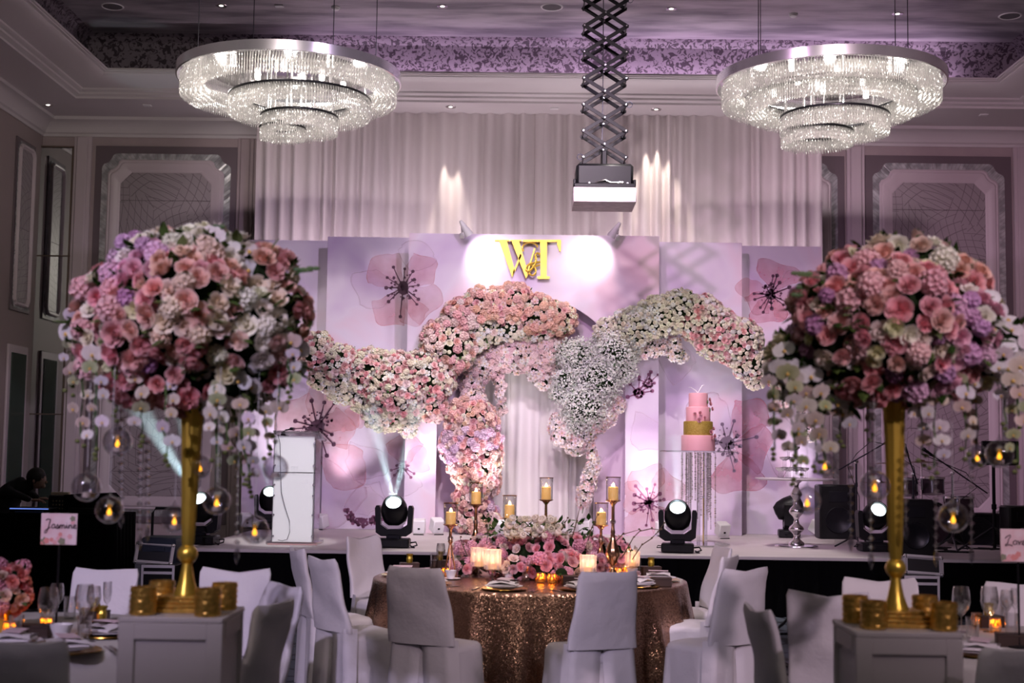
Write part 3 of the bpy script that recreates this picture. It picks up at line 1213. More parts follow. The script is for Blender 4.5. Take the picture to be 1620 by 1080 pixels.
# pink centre on the seam beside the moving head
pp(LP, 640, 738, 90, 50, 60, ink_pink, 25)
pp(LP, 640, 735, 20, 40, 50, ink_pink, 26)
pp(LP, 640, 742, 270, 40, 60, ink_pale, 27)
sp(LP, 636, 738, [(200, 18), (230, 18), (255, 20), (310, 22), (330, 22)], 4, ink_plum, 28, 24)
# blossom behind the cake
RC = (B4, B5)
pp(RC, 1160, 692, 50, 70, 70, ink_rose, 29)
pp(RC, 1160, 700, 345, 60, 80, ink_rose, 30)
pp(RC, 1160, 710, 280, 72, 90, ink_rose, 31)
pp(RC, 1156, 700, 215, 60, 60, ink_pale, 32)
pp(RC, 1156, 690, 140, 80, 90, ink_pale, 33)
sp(RC, 1150, 702, [(102, 32), (72, 38), (15, 48), (35, 20), (352, 22), (285, 44), (300, 30), (165, 20), (250, 18)], 12, ink_grey, 34, 46)
# lower right blossom on the arch board
pp(RP, 1030, 792, 100, 56, 66, ink_pink, 35)
pp(RP, 1030, 792, 40, 56, 60, ink_pink, 36)
pp(RP, 1026, 796, 160, 46, 60, ink_pink, 37)
pp(RP, 1028, 800, 240, 56, 60, ink_pink, 38)
pp(RP, 1030, 800, 310, 46, 50, ink_pink, 39)
sp(RP, 1027, 795, [(128, 34), (150, 26), (75, 30), (100, 22), (185, 24), (205, 26), (265, 36), (280, 28), (40, 22), (15, 24), (330, 26)], 9, ink_plum, 40, 34)
# maroon twig flecks high on the right pillar of the arch board
sp((B3,), 1010, 622, [(60, 34), (85, 26), (35, 30), (200, 18), (130, 20), (10, 22)], 3, ink_plum, 41, 60)
sp((B3,), 1026, 606, [(80, 18), (40, 20), (210, 24), (160, 16)], 3, ink_plum, 42, 40)
pp((B3,), 1005, 650, 300, 70, 60, ink_pale, 43)
pp((B4,), 1065, 610, 80, 60, 60, ink_pale, 44)
pp((B5,), 1235, 760, 90, 100, 70, ink_pale, 45)

# ---- gold initials on the board
YB3 = B3['Y']


def letter(name, label, polys, depth=.06, gap=.05):
    mb = MB()
    cs = [P(780 + u / 3.522, 360 + v / 3.522, YB3) for pl in polys for u, v in pl]
    c = sum(cs, Vector()) / len(cs)
    for pl in polys:
        mb.prism([((q := P(780 + u / 3.522, 360 + v / 3.522, YB3)).x - c.x, q.z - c.z) for u, v in pl], -gap - depth, -gap)
    o = mb.build(name, gold_letter, None, 0)
    o.location = (c.x, YB3, c.z)
    tag(o, label, 'letter', 'gold initials')
    return o


gold_letter = M('gold_letter', (0.80, 0.52, 0.08), 0.42, 0.55)
letter('letter_w', 'gold block letter W, left initial above the arch',
       [[(10, 74), (92, 74), (92, 82), (10, 82)], [(36, 82), (78, 82), (122, 248), (108, 282)], [(122, 248), (108, 282), (150, 170), (146, 150)][0:1] + [(132, 252), (158, 190), (150, 172)] and [(108, 282), (117, 262), (160, 160), (152, 152), (112, 248)],
        [(96, 74), (160, 74), (160, 82), (96, 82)], [(104, 82), (146, 82), (196, 262), (184, 290)], [(184, 290), (190, 250), (228, 120), (236, 124)]])
letter('letter_t', 'gold block letter T, right initial above the arch',
       [[(166, 74), (378, 74), (378, 86), (166, 86)], [(356, 86), (378, 86), (376, 138), (369, 138), (356, 98)], [(262, 86), (300, 86), (298, 278), (265, 278)], [(244, 282), (252, 276), (310, 276), (318, 282), (308, 291), (252, 291)]])
cs = [(166, 130), (172, 96), (200, 84), (236, 84), (262, 92)]
mb = MB()


def px_curve(pts, Y, off, sub=5, fn=None):
    """smooth path through pixel points on plane Y-off"""
    out = []
    pts = [pts[0]] + list(pts) + [pts[-1]]
    for i in range(1, len(pts) - 2):
        p0, p1, p2, p3 = pts[i - 1:i + 3]
        for k in range(sub):
            t = k / sub
            q = [.5 * (2 * p1[a] + (p2[a] - p0[a]) * t + (2 * p0[a] - 5 * p1[a] + 4 * p2[a] - p3[a]) * t * t + (3 * p1[a] - p0[a] - 3 * p2[a] + p3[a]) * t ** 3) for a in (0, 1)]
            out.append(P(*(fn(*q) if fn else q), Y - off))
    out.append(P(*(fn(*pts[-1]) if fn else pts[-1]), Y - off))
    return out


f3 = lambda u, v: (780 + u / 3.522, 360 + v / 3.522)
amp1 = px_curve([(262, 150), (246, 142), (236, 156), (240, 176), (232, 205), (214, 232), (194, 244), (182, 236), (188, 216), (210, 200), (236, 196), (262, 190)], YB3, .10, 5, f3)
amp2 = px_curve([(188, 212), (214, 208), (232, 224), (238, 248), (222, 266), (204, 258), (206, 240), (228, 220), (262, 206)], YB3, .10, 5, f3)
amp3 = px_curve([(170, 132), (164, 112), (176, 92), (206, 84), (236, 92), (250, 110)], YB3, .10, 5, f3)
c0 = amp1[0].copy()
for a_, rr_ in ((amp1, .017), (amp2, .014), (amp3, .012)):
    mb.tube([p - c0 for p in a_], rr_, 6)
o = mb.build('ampersand', gold_letter)
o.location = c0
tag(o, 'thin gold script ampersand between the two initials', 'letter', 'gold initials')


# little arm spotlights on top of the arch board
def arm_light(px, py, sx, label):
    zt = B3['zt']
    x = P(px, py, 18.3).x
    t = thing('arm_spotlight', label, 'spotlight', (x, 18.3, zt), 0, None)
    MB().box((0, .03, -.03), (.06, .1, .08), .008).build('clamp', whitepl, t)
    MB().tube([(0, .0, .02), (0, -.15, .07), (sx * .03, -.32, .06)], .012, 6).build('arm', whitepl, t)
    a, b = Vector((sx * .01, -.34, .09)), Vector((sx * .11, -.28, -.06))
    MB().cyl(a, b, .03, .062, 14, False).cyl(a, a - (b - a) * .2, .03, .02, 14).build('head', whitepl, t)
    MB().cyl(a.lerp(b, .9), a.lerp(b, .93), .05, .05, 14).build('lens', M('spot_lens', (1, 1, 1), .3, emit=(1, .97, .95), estr=14), t)
    w_ = t.location
    p = Vector(w_) + b + Vector((sx * .01, 0, -.03))
    light('SPOT', 'arm_light', p, (p.x + sx * .40, 18.3, p.z - .36), 34, (1, .93, .90), spot_size=math.radians(125), spot_blend=1.0, shadow_soft_size=.03)


arm_light(731, 376, 1, 'small white arm spotlight left of the gold initials')
arm_light(977, 378, -1, 'small white arm spotlight right of the gold initials')


# ================================================================== FLOWERS
def petal_grid(mb, a, half, r0, r1, h0, h1, curl, nu=3, nv=2):
    vs, fs = [], []
    for j in range(nv + 1):
        v = j / nv
        r = r0 + (r1 - r0) * (v ** 1.3) + curl * max(0, v - .6)
        z = h0 + (h1 - h0) * v - curl * .7 * max(0, v - .75)
        wd = half * (.55 + .55 * math.sin(PI * min(1, v * .75 + .15)))
        for i in range(nu + 1):
            u = i / nu * 2 - 1
            aa = a + u * wd
            rr = r * (1 - .06 * u * u)
            zz = z - .12 * u * u * v
            vs.append((rr * math.cos(aa), rr * math.sin(aa), zz))
    n = nu + 1
    for j in range(nv):
        for i in range(nu):
            fs.append((j * n + i, j * n + i + 1, (j + 1) * n + i + 1, (j + 1) * n + i))
    mb.add(vs, fs)


def rose_mesh(name, hi=True, openness=1.0):
    mb = MB()
    g = random.Random(5)
    layers = [(3, .10, .16, .15, .62, 0, 1.2), (3, .20, .34, .05, .62, .0, 1.1), (4, .30, .56, -.05, .62, .08, .95), (5, .38, .78, -.15, .52, .16, .8), (6, .42, .96, -.25, .34, .26, .72)]
    if not hi:
        layers = [(3, .12, .26, .1, .6, 0, 1.15), (4, .3, .6, -.05, .56, .1, .95), (5, .4, .96, -.2, .36, .25, .8)]
    a = 0
    for (c, r0, r1, h0, h1, curl, half) in layers:
        a += 1.1
        for i in range(c):
            petal_grid(mb, a + 2 * PI * i / c + g.uniform(-.1, .1), half * (2.2 if c == 3 else 1) * .9, r0 * openness, r1 * openness, h0, h1 + g.uniform(-.05, .05), curl, 3 if hi else 2, 2)
    mb.lathe([(0, -.4), (.35, -.25), (.45, 0), (0, .2)], n=6)
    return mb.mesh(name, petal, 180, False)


def ball_mesh(name, n=40, ps=.42, seed=1, mat=None):
    """many-petalled ball: hydrangea, carnation"""
    mb = MB()
    g = random.Random(seed)
    mb.sphere((0, 0, -.05), .72, 8, 5)
    for i in range(n):
        t = (i + .5) / n
        z = 1 - 1.55 * t
        r = math.sqrt(max(0, 1 - z * z))
        a = i * 2.39996
        d = Vector((r * math.cos(a), r * math.sin(a), z)).normalized()
        q = d.to_track_quat('Z', 'Y').to_matrix()
        c = d * g.uniform(.78, .95)
        s_ = ps * g.uniform(.8, 1.2)
        an = g.uniform(0, 3)
        vs = [c + q @ Vector((0, 0, -.12))]
        for k in range(5):
            b = an + k * 2 * PI / 5
            vs.append(c + q @ Vector((s_ * math.cos(b) * .62, s_ * math.sin(b) * .62, g.uniform(-.02, .16))))
        mb.add(vs, [(0, 1 + k, 1 + (k + 1) % 5) for k in range(5)])
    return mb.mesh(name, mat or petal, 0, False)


def orchid_mesh(name):
    mb = MB()
    for k, (a, L, W) in enumerate(((90, .85, .34), (205, .85, .34), (335, .85, .34), (10, 1.0, .62), (170, 1.0, .62))):
        a = math.radians(a)
        vs = [(0, 0, .05)]
        N = 8
        for i in range(N + 1):
            t = i / N
            u = .5 - .5 * math.cos(2 * PI * t * .5 + 0)
            x = L * math.sin(PI * t * .5) if t <= .5 else L * math.sin(PI * t * .5)
            ang = -PI / 2 + PI * t
            x = L * (.5 + .5 * math.cos(ang * 1.0)) if abs(ang) < PI / 2 else L * .5
            y = W * math.sin(ang)
            x = L * (.35 + .65 * math.cos(ang))
            vs.append((x * math.cos(a) - y * math.sin(a), x * math.sin(a) + y * math.cos(a), .02 + .10 * math.cos(ang) - .12 * (x / L) ** 2 + (0 if k < 3 else .06)))
        mb.add(vs, [(0, i, i + 1) for i in range(1, N + 1)])
    mb.sphere((0, -.12, .12), .15, 6, 4, 1, (1, 1.2, .8))
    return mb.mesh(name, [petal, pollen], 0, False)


def bud_mesh(name):
    mb = MB()
    mb.lathe([(0, -.7), (.5, -.55), (.9, -.1), (.88, .35), (.62, .68), (.5, .62)], n=8)
    for i in range(3):
        petal_grid(mb, 1 + i * 2.09, 1.25, .35, .48, .3, .78, 0, 2, 1)
    mb.lathe([(0, .5), (.3, .62), (.18, .7), (0, .6)], n=6)
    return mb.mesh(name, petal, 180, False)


def blossom_mesh(name):
    """open small five-petalled double blossom"""
    mb = MB()
    for k in range(5):
        petal_grid(mb, k * 2 * PI / 5, .62, .12, .98, 0, .32, .2, 2, 2)
    for k in range(4):
        petal_grid(mb, .5 + k * 2 * PI / 4, .7, .08, .55, .1, .5, .05, 2, 1)
    mb.sphere((0, 0, .2), .16, 5, 3, 1)
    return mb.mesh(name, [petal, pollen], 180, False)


ROSE, ROSEL = rose_mesh('rose_mesh'), rose_mesh('rose_small_mesh', False)
HYD, CARN = ball_mesh('hydrangea_mesh', 60, .36, 2), ball_mesh('carnation_mesh', 34, .55, 3)
ORCH, BUD, BLO = orchid_mesh('orchid_mesh'), bud_mesh('bud_mesh'), blossom_mesh('blossom_mesh')
KINDS = {'rose': ROSE, 'garden_rose': ROSEL, 'hydrangea': HYD, 'carnation': CARN, 'orchid': ORCH, 'bud': BUD, 'blossom': BLO}


def blossom_tint(c, g, v=.12):
    k = 1 + g.uniform(-v, v)
    return tuple(max(0, min(.95, x * k * (1 + g.uniform(-.04, .04)))) for x in c)


class Stuff:
    """joined small flowers with a colour attribute"""
    def __init__(s):
        s.v, s.f, s.c, s.n = [], [], [], 0

    def add(s, me_data, mat4, col):
        V, Fc = me_data
        W = V @ np.array(mat4.to_3x3()).T + np.array(mat4.translation)
        s.v.append(W)
        s.f.extend([tuple(i + s.n for i in q) for q in Fc])
        s.n += len(V)
        s.c.append(np.tile(np.array([*col, 1.0], dtype=np.float32), (len(V), 1)))

    def build(s, name, parent, mat=None):
        if not s.v:
            return
        V = np.concatenate(s.v)
        V = V - np.array(parent.location)
        me = bpy.data.meshes.new(name)
        me.from_pydata(V.tolist(), [], s.f)
        at = me.color_attributes.new('Col', 'FLOAT_COLOR', 'POINT')
        at.data.foreach_set('color', np.concatenate(s.c).astype(np.float32).ravel())
        me.materials.append(mat or petal_mixed)
        o = bpy.data.objects.new(name, me)
        COL.objects.link(o)
        o.parent = parent
        o['kind'] = 'stuff'


def tiny_fleck():
    vs = [(0, 0, 0)]
    for k in range(5):
        a = k * 2 * PI / 5
        vs.append((math.cos(a), math.sin(a), .35))
    return np.array(vs), [(0, 1 + k, 1 + (k + 1) % 5) for k in range(5)]


def tiny_bud():
    mb = MB().sphere((0, 0, 0), 1, 6, 4)
    return np.array(mb.v), mb.f


def leaf_data():
    vs = [(0, 0, 0), (.32, 0, .45), (.28, 0, .8), (0, 0, 1.25), (-.28, 0, .8), (-.32, 0, .45), (0, .12, .5), (0, .1, .9)]
    return np.array(vs), [(0, 1, 6), (1, 2, 7, 6), (2, 3, 7), (3, 4, 7), (4, 5, 6, 7), (5, 0, 6)]


FLECK, TBUD, LEAF = tiny_fleck(), tiny_bud(), leaf_data()
leaf_mixed = petal_material('leaf_mixed', 'attr')


def cluster(root, spheres, spec, n, seed, back=.45, spacing=.85, fleck=None, nfleck=0, leaves=400, leaf_size=.05, core=.74,
            leafcols=((.02, .06, .015), (.05, .11, .03), (.10, .16, .06)), squash=None, maxper=300):
    """spheres: (centre, radius, tag); spec[tag] = list of (weight, kind, size, colour)"""
    g = random.Random(seed)
    cs = np.array([tuple(s[0]) for s in spheres])
    rs = np.array([s[1] for s in spheres])
    wts = rs ** 2
    cum = np.cumsum(wts) / wts.sum()
    pos, sizes = np.zeros((n, 3)), np.zeros(n)
    m = 0
    counts = {}
    rootl = Vector(root.location)
    st = Stuff()
    tries = 0
    meshdata = {}
    while m < n and tries < n * 40:
        tries += 1
        k = int(np.searchsorted(cum, g.random()))
        k = min(k, len(rs) - 1)
        d = Vector((g.gauss(0, 1), g.gauss(0, 1), g.gauss(0, 1))).normalized()
        if d.y > back:
            continue
        c, r = Vector(spheres[k][0]), spheres[k][1]
        opts = spec[spheres[k][2]]
        x = g.random() * sum(o_[0] for o_ in opts)
        for (w_, kind, size, col) in opts:
            x -= w_
            if x <= 0:
                break
        s_ = size * g.uniform(.8, 1.2)
        p = c + d * (r * g.uniform(.9, 1.04))
        dist = np.sqrt(((cs - np.array(p)) ** 2).sum(1))
        dist[k] = 1e9
        if (dist < rs * .82).any():
            continue
        if m and (np.sqrt(((pos[:m] - np.array(p)) ** 2).sum(1)) < (sizes[:m] + s_) * spacing).any():
            continue
        pos[m], sizes[m] = p, s_
        m += 1
        q = (d + Vector((g.uniform(-.35, .35), g.uniform(-.45, .15), g.uniform(-.3, .35)))).normalized().to_track_quat('Z', 'Y')
        spin = g.uniform(0, 6.28)
        col = blossom_tint(col, g)
        from mathutils import Quaternion
        q = q @ Quaternion((0, 0, 1), spin)
        if kind == 'orchid':
            q = (d + Vector((0, -.7, 0))).normalized().to_track_quat('Z', 'Y') @ Quaternion((0, 0, 1), g.uniform(-.5, .5))
        counts[kind] = counts.get(kind, 0) + 1
        if counts[kind] > maxper:
            if kind not in meshdata:
                me = KINDS[kind]
                meshdata[kind] = (np.array([v.co[:] for v in me.vertices]), [tuple(f.vertices) for f in me.polygons])
            mt = Matrix.Translation(p) @ q.to_matrix().to_4x4() @ Matrix.Scale(s_, 4)
            st.add(meshdata[kind], mt, col)
            continue
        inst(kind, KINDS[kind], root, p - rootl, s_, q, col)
    st.build('mixed_blossoms', root)
    if nfleck:
        st = Stuff()
        for _ in range(nfleck):
            k = min(int(np.searchsorted(cum, g.random())), len(rs) - 1)
            d = Vector((g.gauss(0, 1), g.gauss(0, 1), g.gauss(0, 1))).normalized()
            if d.y > .4:
                continue
            if fleck.get(spheres[k][2]) is None:
                continue
            sz, col, data, lo, hi = fleck[spheres[k][2]]
            p = Vector(spheres[k][0]) + d * (spheres[k][1] * g.uniform(lo, hi))
            q = (d + Vector((g.uniform(-.8, .8), g.uniform(-.9, .4), g.uniform(-.8, .8)))).normalized().to_track_quat('Z', 'Y')
            st.add(data, Matrix.Translation(p) @ q.to_matrix().to_4x4() @ Matrix.Scale(sz * g.uniform(.7, 1.3), 4), blossom_tint(col, g, .15))
        st.build('small_blossoms', root)
    st = Stuff()
    for _ in range(leaves):
        k = min(int(np.searchsorted(cum, g.random())), len(rs) - 1)
        d = Vector((g.gauss(0, 1), g.gauss(0, 1), g.gauss(0, 1))).normalized()
        p = Vector(spheres[k][0]) + d * (spheres[k][1] * g.uniform(.7, .98))
        q = (d + Vector((g.uniform(-.9, .9), g.uniform(-.9, .9), g.uniform(-.9, .9)))).normalized().to_track_quat('Z', 'Y')
        st.add(LEAF, Matrix.Translation(p) @ q.to_matrix().to_4x4() @ Matrix.Scale(leaf_size * g.uniform(.7, 1.4), 4), blossom_tint(g.choice(leafcols), g, .2))
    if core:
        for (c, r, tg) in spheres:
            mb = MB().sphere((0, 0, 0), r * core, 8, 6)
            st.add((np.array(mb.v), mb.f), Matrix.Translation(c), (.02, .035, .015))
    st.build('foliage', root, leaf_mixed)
    return m


PK, PK2, PEACH, CREAM, WHITE, LILAC, BLUSH = (.84, .44, .46), (.88, .56, .57), (.90, .62, .48), (.90, .85, .70), (.92, .91, .87), (.62, .42, .62), (.92, .74, .71)
SALM = (.90, .61, .54)


def chain(pts, Y, tag_, jitter=.0, dy=0.12, seed=1, step=.55):
    """pts (px,py,rpx[,tag]) joined by interpolation into overlapping spheres in front of plane Y"""
    g = random.Random(seed)
    out = []
    for i in range(len(pts) - 1):
        a, b = pts[i], pts[i + 1]
        tg = a[3] if len(a) > 3 else tag_
        L = math.hypot(b[0] - a[0], b[1] - a[1])
        n = max(1, int(L / (step * (a[2] + b[2]) / 2 * 1.3)))
        for k in range(n):
            t = k / n
            px, py, r = (a[j] + (b[j] - a[j]) * t for j in range(3))
            r *= g.uniform(.88, 1.12)
            px += g.uniform(-.2, .2) * r
            py += g.uniform(-.2, .2) * r
            rw = r * Y / F
            out.append((P(px, py, Y - dy - rw * .25), rw, tg))
    a = pts[-1]
    out.append((P(a[0], a[1], Y - dy), a[2] * Y / F, a[3] if len(a) > 3 else tag_))
    return out


SPEC = {
    'mix': [(3, 'garden_rose', .055, PK2), (2, 'garden_rose', .05, BLUSH), (3, 'bud', .030, CREAM), (2, 'carnation', .05, CREAM), (2, 'bud', .03, PK), (2, 'blossom', .04, WHITE)],
    'pinkmix': [(3, 'carnation', .06, PK2), (3, 'carnation', .055, BLUSH), (3, 'garden_rose', .055, SALM), (2, 'bud', .03, CREAM), (2, 'blossom', .045, BLUSH), (1, 'garden_rose', .05, CREAM)],
    'peach': [(4, 'carnation', .06, SALM), (3, 'carnation', .055, PEACH), (2, 'garden_rose', .05, PK2), (2, 'blossom', .045, CREAM), (2, 'blossom', .045, BLUSH)],
    'white': [(3, 'blossom', .045, WHITE), (3, 'bud', .028, CREAM), (3, 'carnation', .045, CREAM), (1, 'garden_rose', .045, BLUSH)],
    'cherry': [(5, 'blossom', .048, (.92, .76, .76)), (3, 'carnation', .045, (.90, .70, .71)), (3, 'blossom', .045, (.92, .84, .82))],
    'whitecherry': [(5, 'blossom', .045, (.88, .80, .79)), (2, 'blossom', .042, (.86, .68, .70))],
    'pillar': [(4, 'carnation', .06, SALM), (3, 'garden_rose', .055, PK2), (3, 'garden_rose', .055, BLUSH), (2, 'bud', .035, PEACH), (1, 'bud', .035, CREAM)],
    'lilac': [(2, 'carnation', .06, (.80, .60, .74)), (2, 'garden_rose', .055, PK2), (1, 'garden_rose', .05, BLUSH)],
    'budwhite': [(8, 'bud', .036, CREAM), (2, 'bud', .034, WHITE), (2, 'blossom', .045, WHITE)],
    'budpink': [(5, 'bud', .034, CREAM), (3, 'garden_rose', .045, BLUSH), (2, 'garden_rose', .045, PK2), (2, 'bud', .034, WHITE)],
    'gyp': [(1, 'blossom', .020, WHITE)],
}

# garland 1: from the left, sweeping up over the arch
t = thing('flower_garland', 'pink and cream rose garland sweeping from the left boards up over the arch', 'garland', P(650, 600, 18.3))
sph = chain([(476, 545, 22, 'pinkmix'), (500, 562, 30, 'mix'), (535, 582, 38, 'mix'), (580, 595, 46, 'mix'), (630, 610, 52, 'mix'), (672, 590, 50, 'mix'), (705, 545, 44, 'pinkmix'),
             (728, 505, 38, 'pinkmix'), (765, 482, 32, 'peach'), (810, 482, 30, 'peach'), (850, 492, 30, 'peach'), (882, 505, 28, 'peach')], 18.3, 'mix', dy=.1, seed=3)
sph += chain([(505, 600, 16, 'white'), (560, 612, 30, 'white'), (605, 640, 34, 'white'), (640, 650, 24, 'white')], 18.3, 'white', dy=.12, seed=4)
sph += chain([(640, 650, 22, 'white'), (645, 680, 12, 'white')], 18.3, 'white', dy=.12, seed=5)
sph += chain([(600, 645, 16, 'white'), (610, 662, 9, 'white')], 18.3, 'white', dy=.1, seed=6)
sph += chain([(680, 640, 24, 'pinkmix'), (710, 650, 14, 'pinkmix')], 18.3, 'pinkmix', dy=.1, seed=6)
sph += chain([(720, 560, 26, 'white'), (760, 525, 22, 'white'), (810, 515, 20, 'white'), (860, 522, 18, 'white')], 18.3, 'white', dy=.08, seed=6)
fl = {k: (.016, CREAM, TBUD, .95, 1.08) for k in ('mix', 'white', 'pinkmix')}
cluster(t, sph, SPEC, 1500, 21, spacing=.60, fleck=fl, nfleck=900, leaves=900, leaf_size=.05, maxper=290)

# garland 2: cherry blossoms along the inner arch and the rose pillar down to the stage
t = thing('flower_pillar', 'column of peach and blush roses down the left side of the arch opening', 'flower column', P(752, 700, 18.45))
sph = chain([(745, 640, 22, 'cherry'), (752, 672, 38, 'pillar'), (750, 700, 42, 'lilac'), (752, 730, 42, 'pillar'), (752, 765, 36, 'pillar'), (752, 795, 30, 'pillar'), (755, 810, 29, 'lilac')], 18.3, 'pillar', dy=.05, seed=8)
sph += chain([(728, 826, 14, 'pillar'), (776, 826, 16, 'pillar')], 18.2, 'pillar', dy=.08, seed=8)
cluster(t, sph, SPEC, 520, 22, spacing=.62, leaves=260, leaf_size=.05)
t = thing('blossom_branch', 'pale pink cherry blossom branch arching inside the opening', 'blossom branch', P(800, 580, 18.5))
sph = chain([(750, 640, 14), (750, 608, 17), (768, 578, 20), (800, 560, 26), (840, 555, 28), (870, 560, 28), (888, 575, 22)], 18.5, 'cherry', dy=.05, seed=9)
sph += chain([(760, 570, 10), (790, 600, 7), (795, 650, 4)], 18.5, 'cherry', dy=.05, seed=10)
sph += chain([(850, 585, 18), (860, 605, 12)], 18.5, 'whitecherry', dy=.05, seed=10)
cluster(t, sph, SPEC, 480, 23, spacing=.6, leaves=230, leaf_size=.045, leafcols=((.05, .11, .03), (.09, .16, .05)), core=.55)

# garland 3: gypsophila cloud with blossoms trailing from it
t = thing('gypsophila_cloud', "cloud of white baby's breath on the right shoulder of the arch", 'flower cloud', P(930, 600, 18.3))
sph = chain([(900, 560, 24, 'gyp'), (925, 570, 34, 'gyp'), (940, 600, 40, 'gyp'), (925, 640, 36, 'gyp'), (915, 670, 26, 'gyp')], 18.3, 'gyp', dy=.12, seed=12)
sph += chain([(950, 560, 30, 'gyp'), (975, 560, 34, 'gyp'), (985, 580, 26, 'gyp'), (1000, 540, 20, 'gyp')], 18.3, 'gyp', dy=.12, seed=13)
sph += chain([(895, 600, 22, 'gyp'), (888, 620, 18, 'gyp')], 18.3, 'gyp', dy=.12, seed=13)
cluster(t, sph, SPEC, 220, 24, spacing=.7, fleck={'gyp': (.0115, (.88, .92, .84), FLECK, .80, 1.20)}, nfleck=21000, leaves=2600, leaf_size=.032,
        leafcols=((.16, .26, .13), (.10, .18, .09), (.30, .40, .26)), core=.72)
t = thing('blossom_trail', 'white cherry blossom trail hanging down the right side of the arch', 'blossom trail', P(920, 700, 18.3))
sph = chain([(880, 665, 12), (890, 690, 17), (912, 700, 17), (930, 680, 17), (958, 655, 20), (975, 640, 14)], 18.3, 'whitecherry', dy=.1, seed=14)
sph += chain([(925, 700, 12), (938, 715, 6), (940, 735, 10), (934, 755, 12), (926, 775, 12), (922, 795, 9)], 18.3, 'whitecherry', dy=.1, seed=15)
cluster(t, sph, SPEC, 330, 25, spacing=.6, leaves=220, leaf_size=.035, leafcols=((.08, .16, .04), (.05, .11, .03)), core=.45)
MB().tube([p - Vector(t.location) for p in (P(930, 690, 18.15), P(940, 730, 18.15), P(928, 775, 18.15), P(921, 812, 18.15))], .006, 5).build('stem', leafm, t)

# garland 4: right arch of cream buds
t = thing('flower_garland', 'cream bud and blush rose garland arching over the cake to the right', 'garland', P(1080, 530, 18.3))
sph = chain([(965, 528, 26, 'budwhite'), (1000, 520, 36, 'budwhite'), (1040, 510, 38, 'budwhite'), (1078, 498, 36, 'budwhite'), (1112, 500, 36, 'budpink'), (1140, 522, 36, 'budpink'),
             (1165, 548, 36, 'budpink'), (1185, 575, 30, 'budpink'), (1195, 600, 16, 'budwhite')], 18.3, 'budwhite', dy=.12, seed=16)
sph += chain([(1020, 545, 18, 'whitecherry'), (1060, 548, 16, 'whitecherry'), (1078, 565, 9, 'whitecherry')], 18.3, 'whitecherry', dy=.12, seed=17)
sph += chain([(1215, 570, 16, 'budpink'), (1232, 600, 18, 'budpink'), (1240, 630, 14, 'cherry')], 18.7, 'budpink', dy=.12, seed=18)
sph += chain([(1268, 620, 16, 'cherry'), (1285, 645, 15, 'whitecherry'), (1272, 665, 12, 'whitecherry'), (1282, 690, 8, 'cherry')], 18.9, 'cherry', dy=.12, seed=19)
cluster(t, sph, SPEC, 1250, 26, spacing=.6, fleck={k: (.018, CREAM, TBUD, .95, 1.1) for k in ('budwhite', 'budpink')}, nfleck=900, leaves=700, leaf_size=.045, maxper=290)
# ================================================================== CHANDELIERS
def crystal_material():
    m = bpy.data.materials.new('crystal_strand')
    m.use_nodes = True
    nt = m.node_tree
    nt.nodes.clear()
    out = nt.nodes.new('ShaderNodeOutputMaterial')
    gl = nt.nodes.new('ShaderNodeBsdfGlossy')
    gl.inputs['Roughness'].default_value = .12
    gl.inputs[0].default_value = (.95, .93, .9, 1)
    tr = nt.nodes.new('ShaderNodeBsdfTransparent')
    tl = nt.nodes.new('ShaderNodeBsdfTranslucent')
    tl.inputs[0].default_value = (.95, .93, .90, 1)
    m1 = nt.nodes.new('ShaderNodeMixShader')
    m1.inputs[0].default_value = .55
    m2 = nt.nodes.new('ShaderNodeMixShader')
    m2.inputs[0].default_value = .45
    nt.links.new(gl.outputs[0], m1.inputs[1])
    nt.links.new(tl.outputs[0], m1.inputs[2])
    nt.links.new(m1.outputs[0], m2.inputs[1])
    nt.links.new(tr.outputs[0], m2.inputs[2])
    # lamp glints on the facets, painted in as sparse glowing points
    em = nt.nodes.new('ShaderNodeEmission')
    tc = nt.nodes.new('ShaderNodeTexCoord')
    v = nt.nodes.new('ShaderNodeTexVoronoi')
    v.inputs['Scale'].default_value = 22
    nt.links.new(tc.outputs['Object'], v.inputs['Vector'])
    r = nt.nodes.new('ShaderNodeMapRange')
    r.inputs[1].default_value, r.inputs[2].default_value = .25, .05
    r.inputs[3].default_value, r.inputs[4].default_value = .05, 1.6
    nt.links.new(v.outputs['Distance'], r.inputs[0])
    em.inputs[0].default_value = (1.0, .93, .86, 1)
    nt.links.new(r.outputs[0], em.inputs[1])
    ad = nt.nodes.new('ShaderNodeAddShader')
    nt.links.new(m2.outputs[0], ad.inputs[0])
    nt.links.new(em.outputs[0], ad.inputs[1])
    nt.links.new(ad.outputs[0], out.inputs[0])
    return m


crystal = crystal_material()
facet = thin_glass('cut_crystal', (.97, .96, 1.0), .35, .05)


def strand_mesh(mb, x, y, z0, z1, r):
    """one strand of square-cut beads from z1 down to z0: a bead column with waists and a drop"""
    n = max(3, int((z1 - z0) / .045))
    vs, fs = [], []
    k = 0
    prof = []
    for i in range(n):
        za = z1 - (z1 - z0) * i / n
        zb = z1 - (z1 - z0) * (i + 1) / n
        prof += [(za - .002, r * .35), ((za + zb) / 2, r)]
    prof.append((z0, r * .2))
    for z, q in prof:
        for a in range(3):
            t = a * 2.0944 + (k % 2) * .6
            vs.append((x + q * math.cos(t), y + q * math.sin(t), z))
        k += 1
    for j in range(len(prof) - 1):
        for a in range(3):
            b = (a + 1) % 3
            fs.append((j * 3 + a, j * 3 + b, j * 3 + 3 + b, j * 3 + 3 + a))
    mb.add(vs, fs)


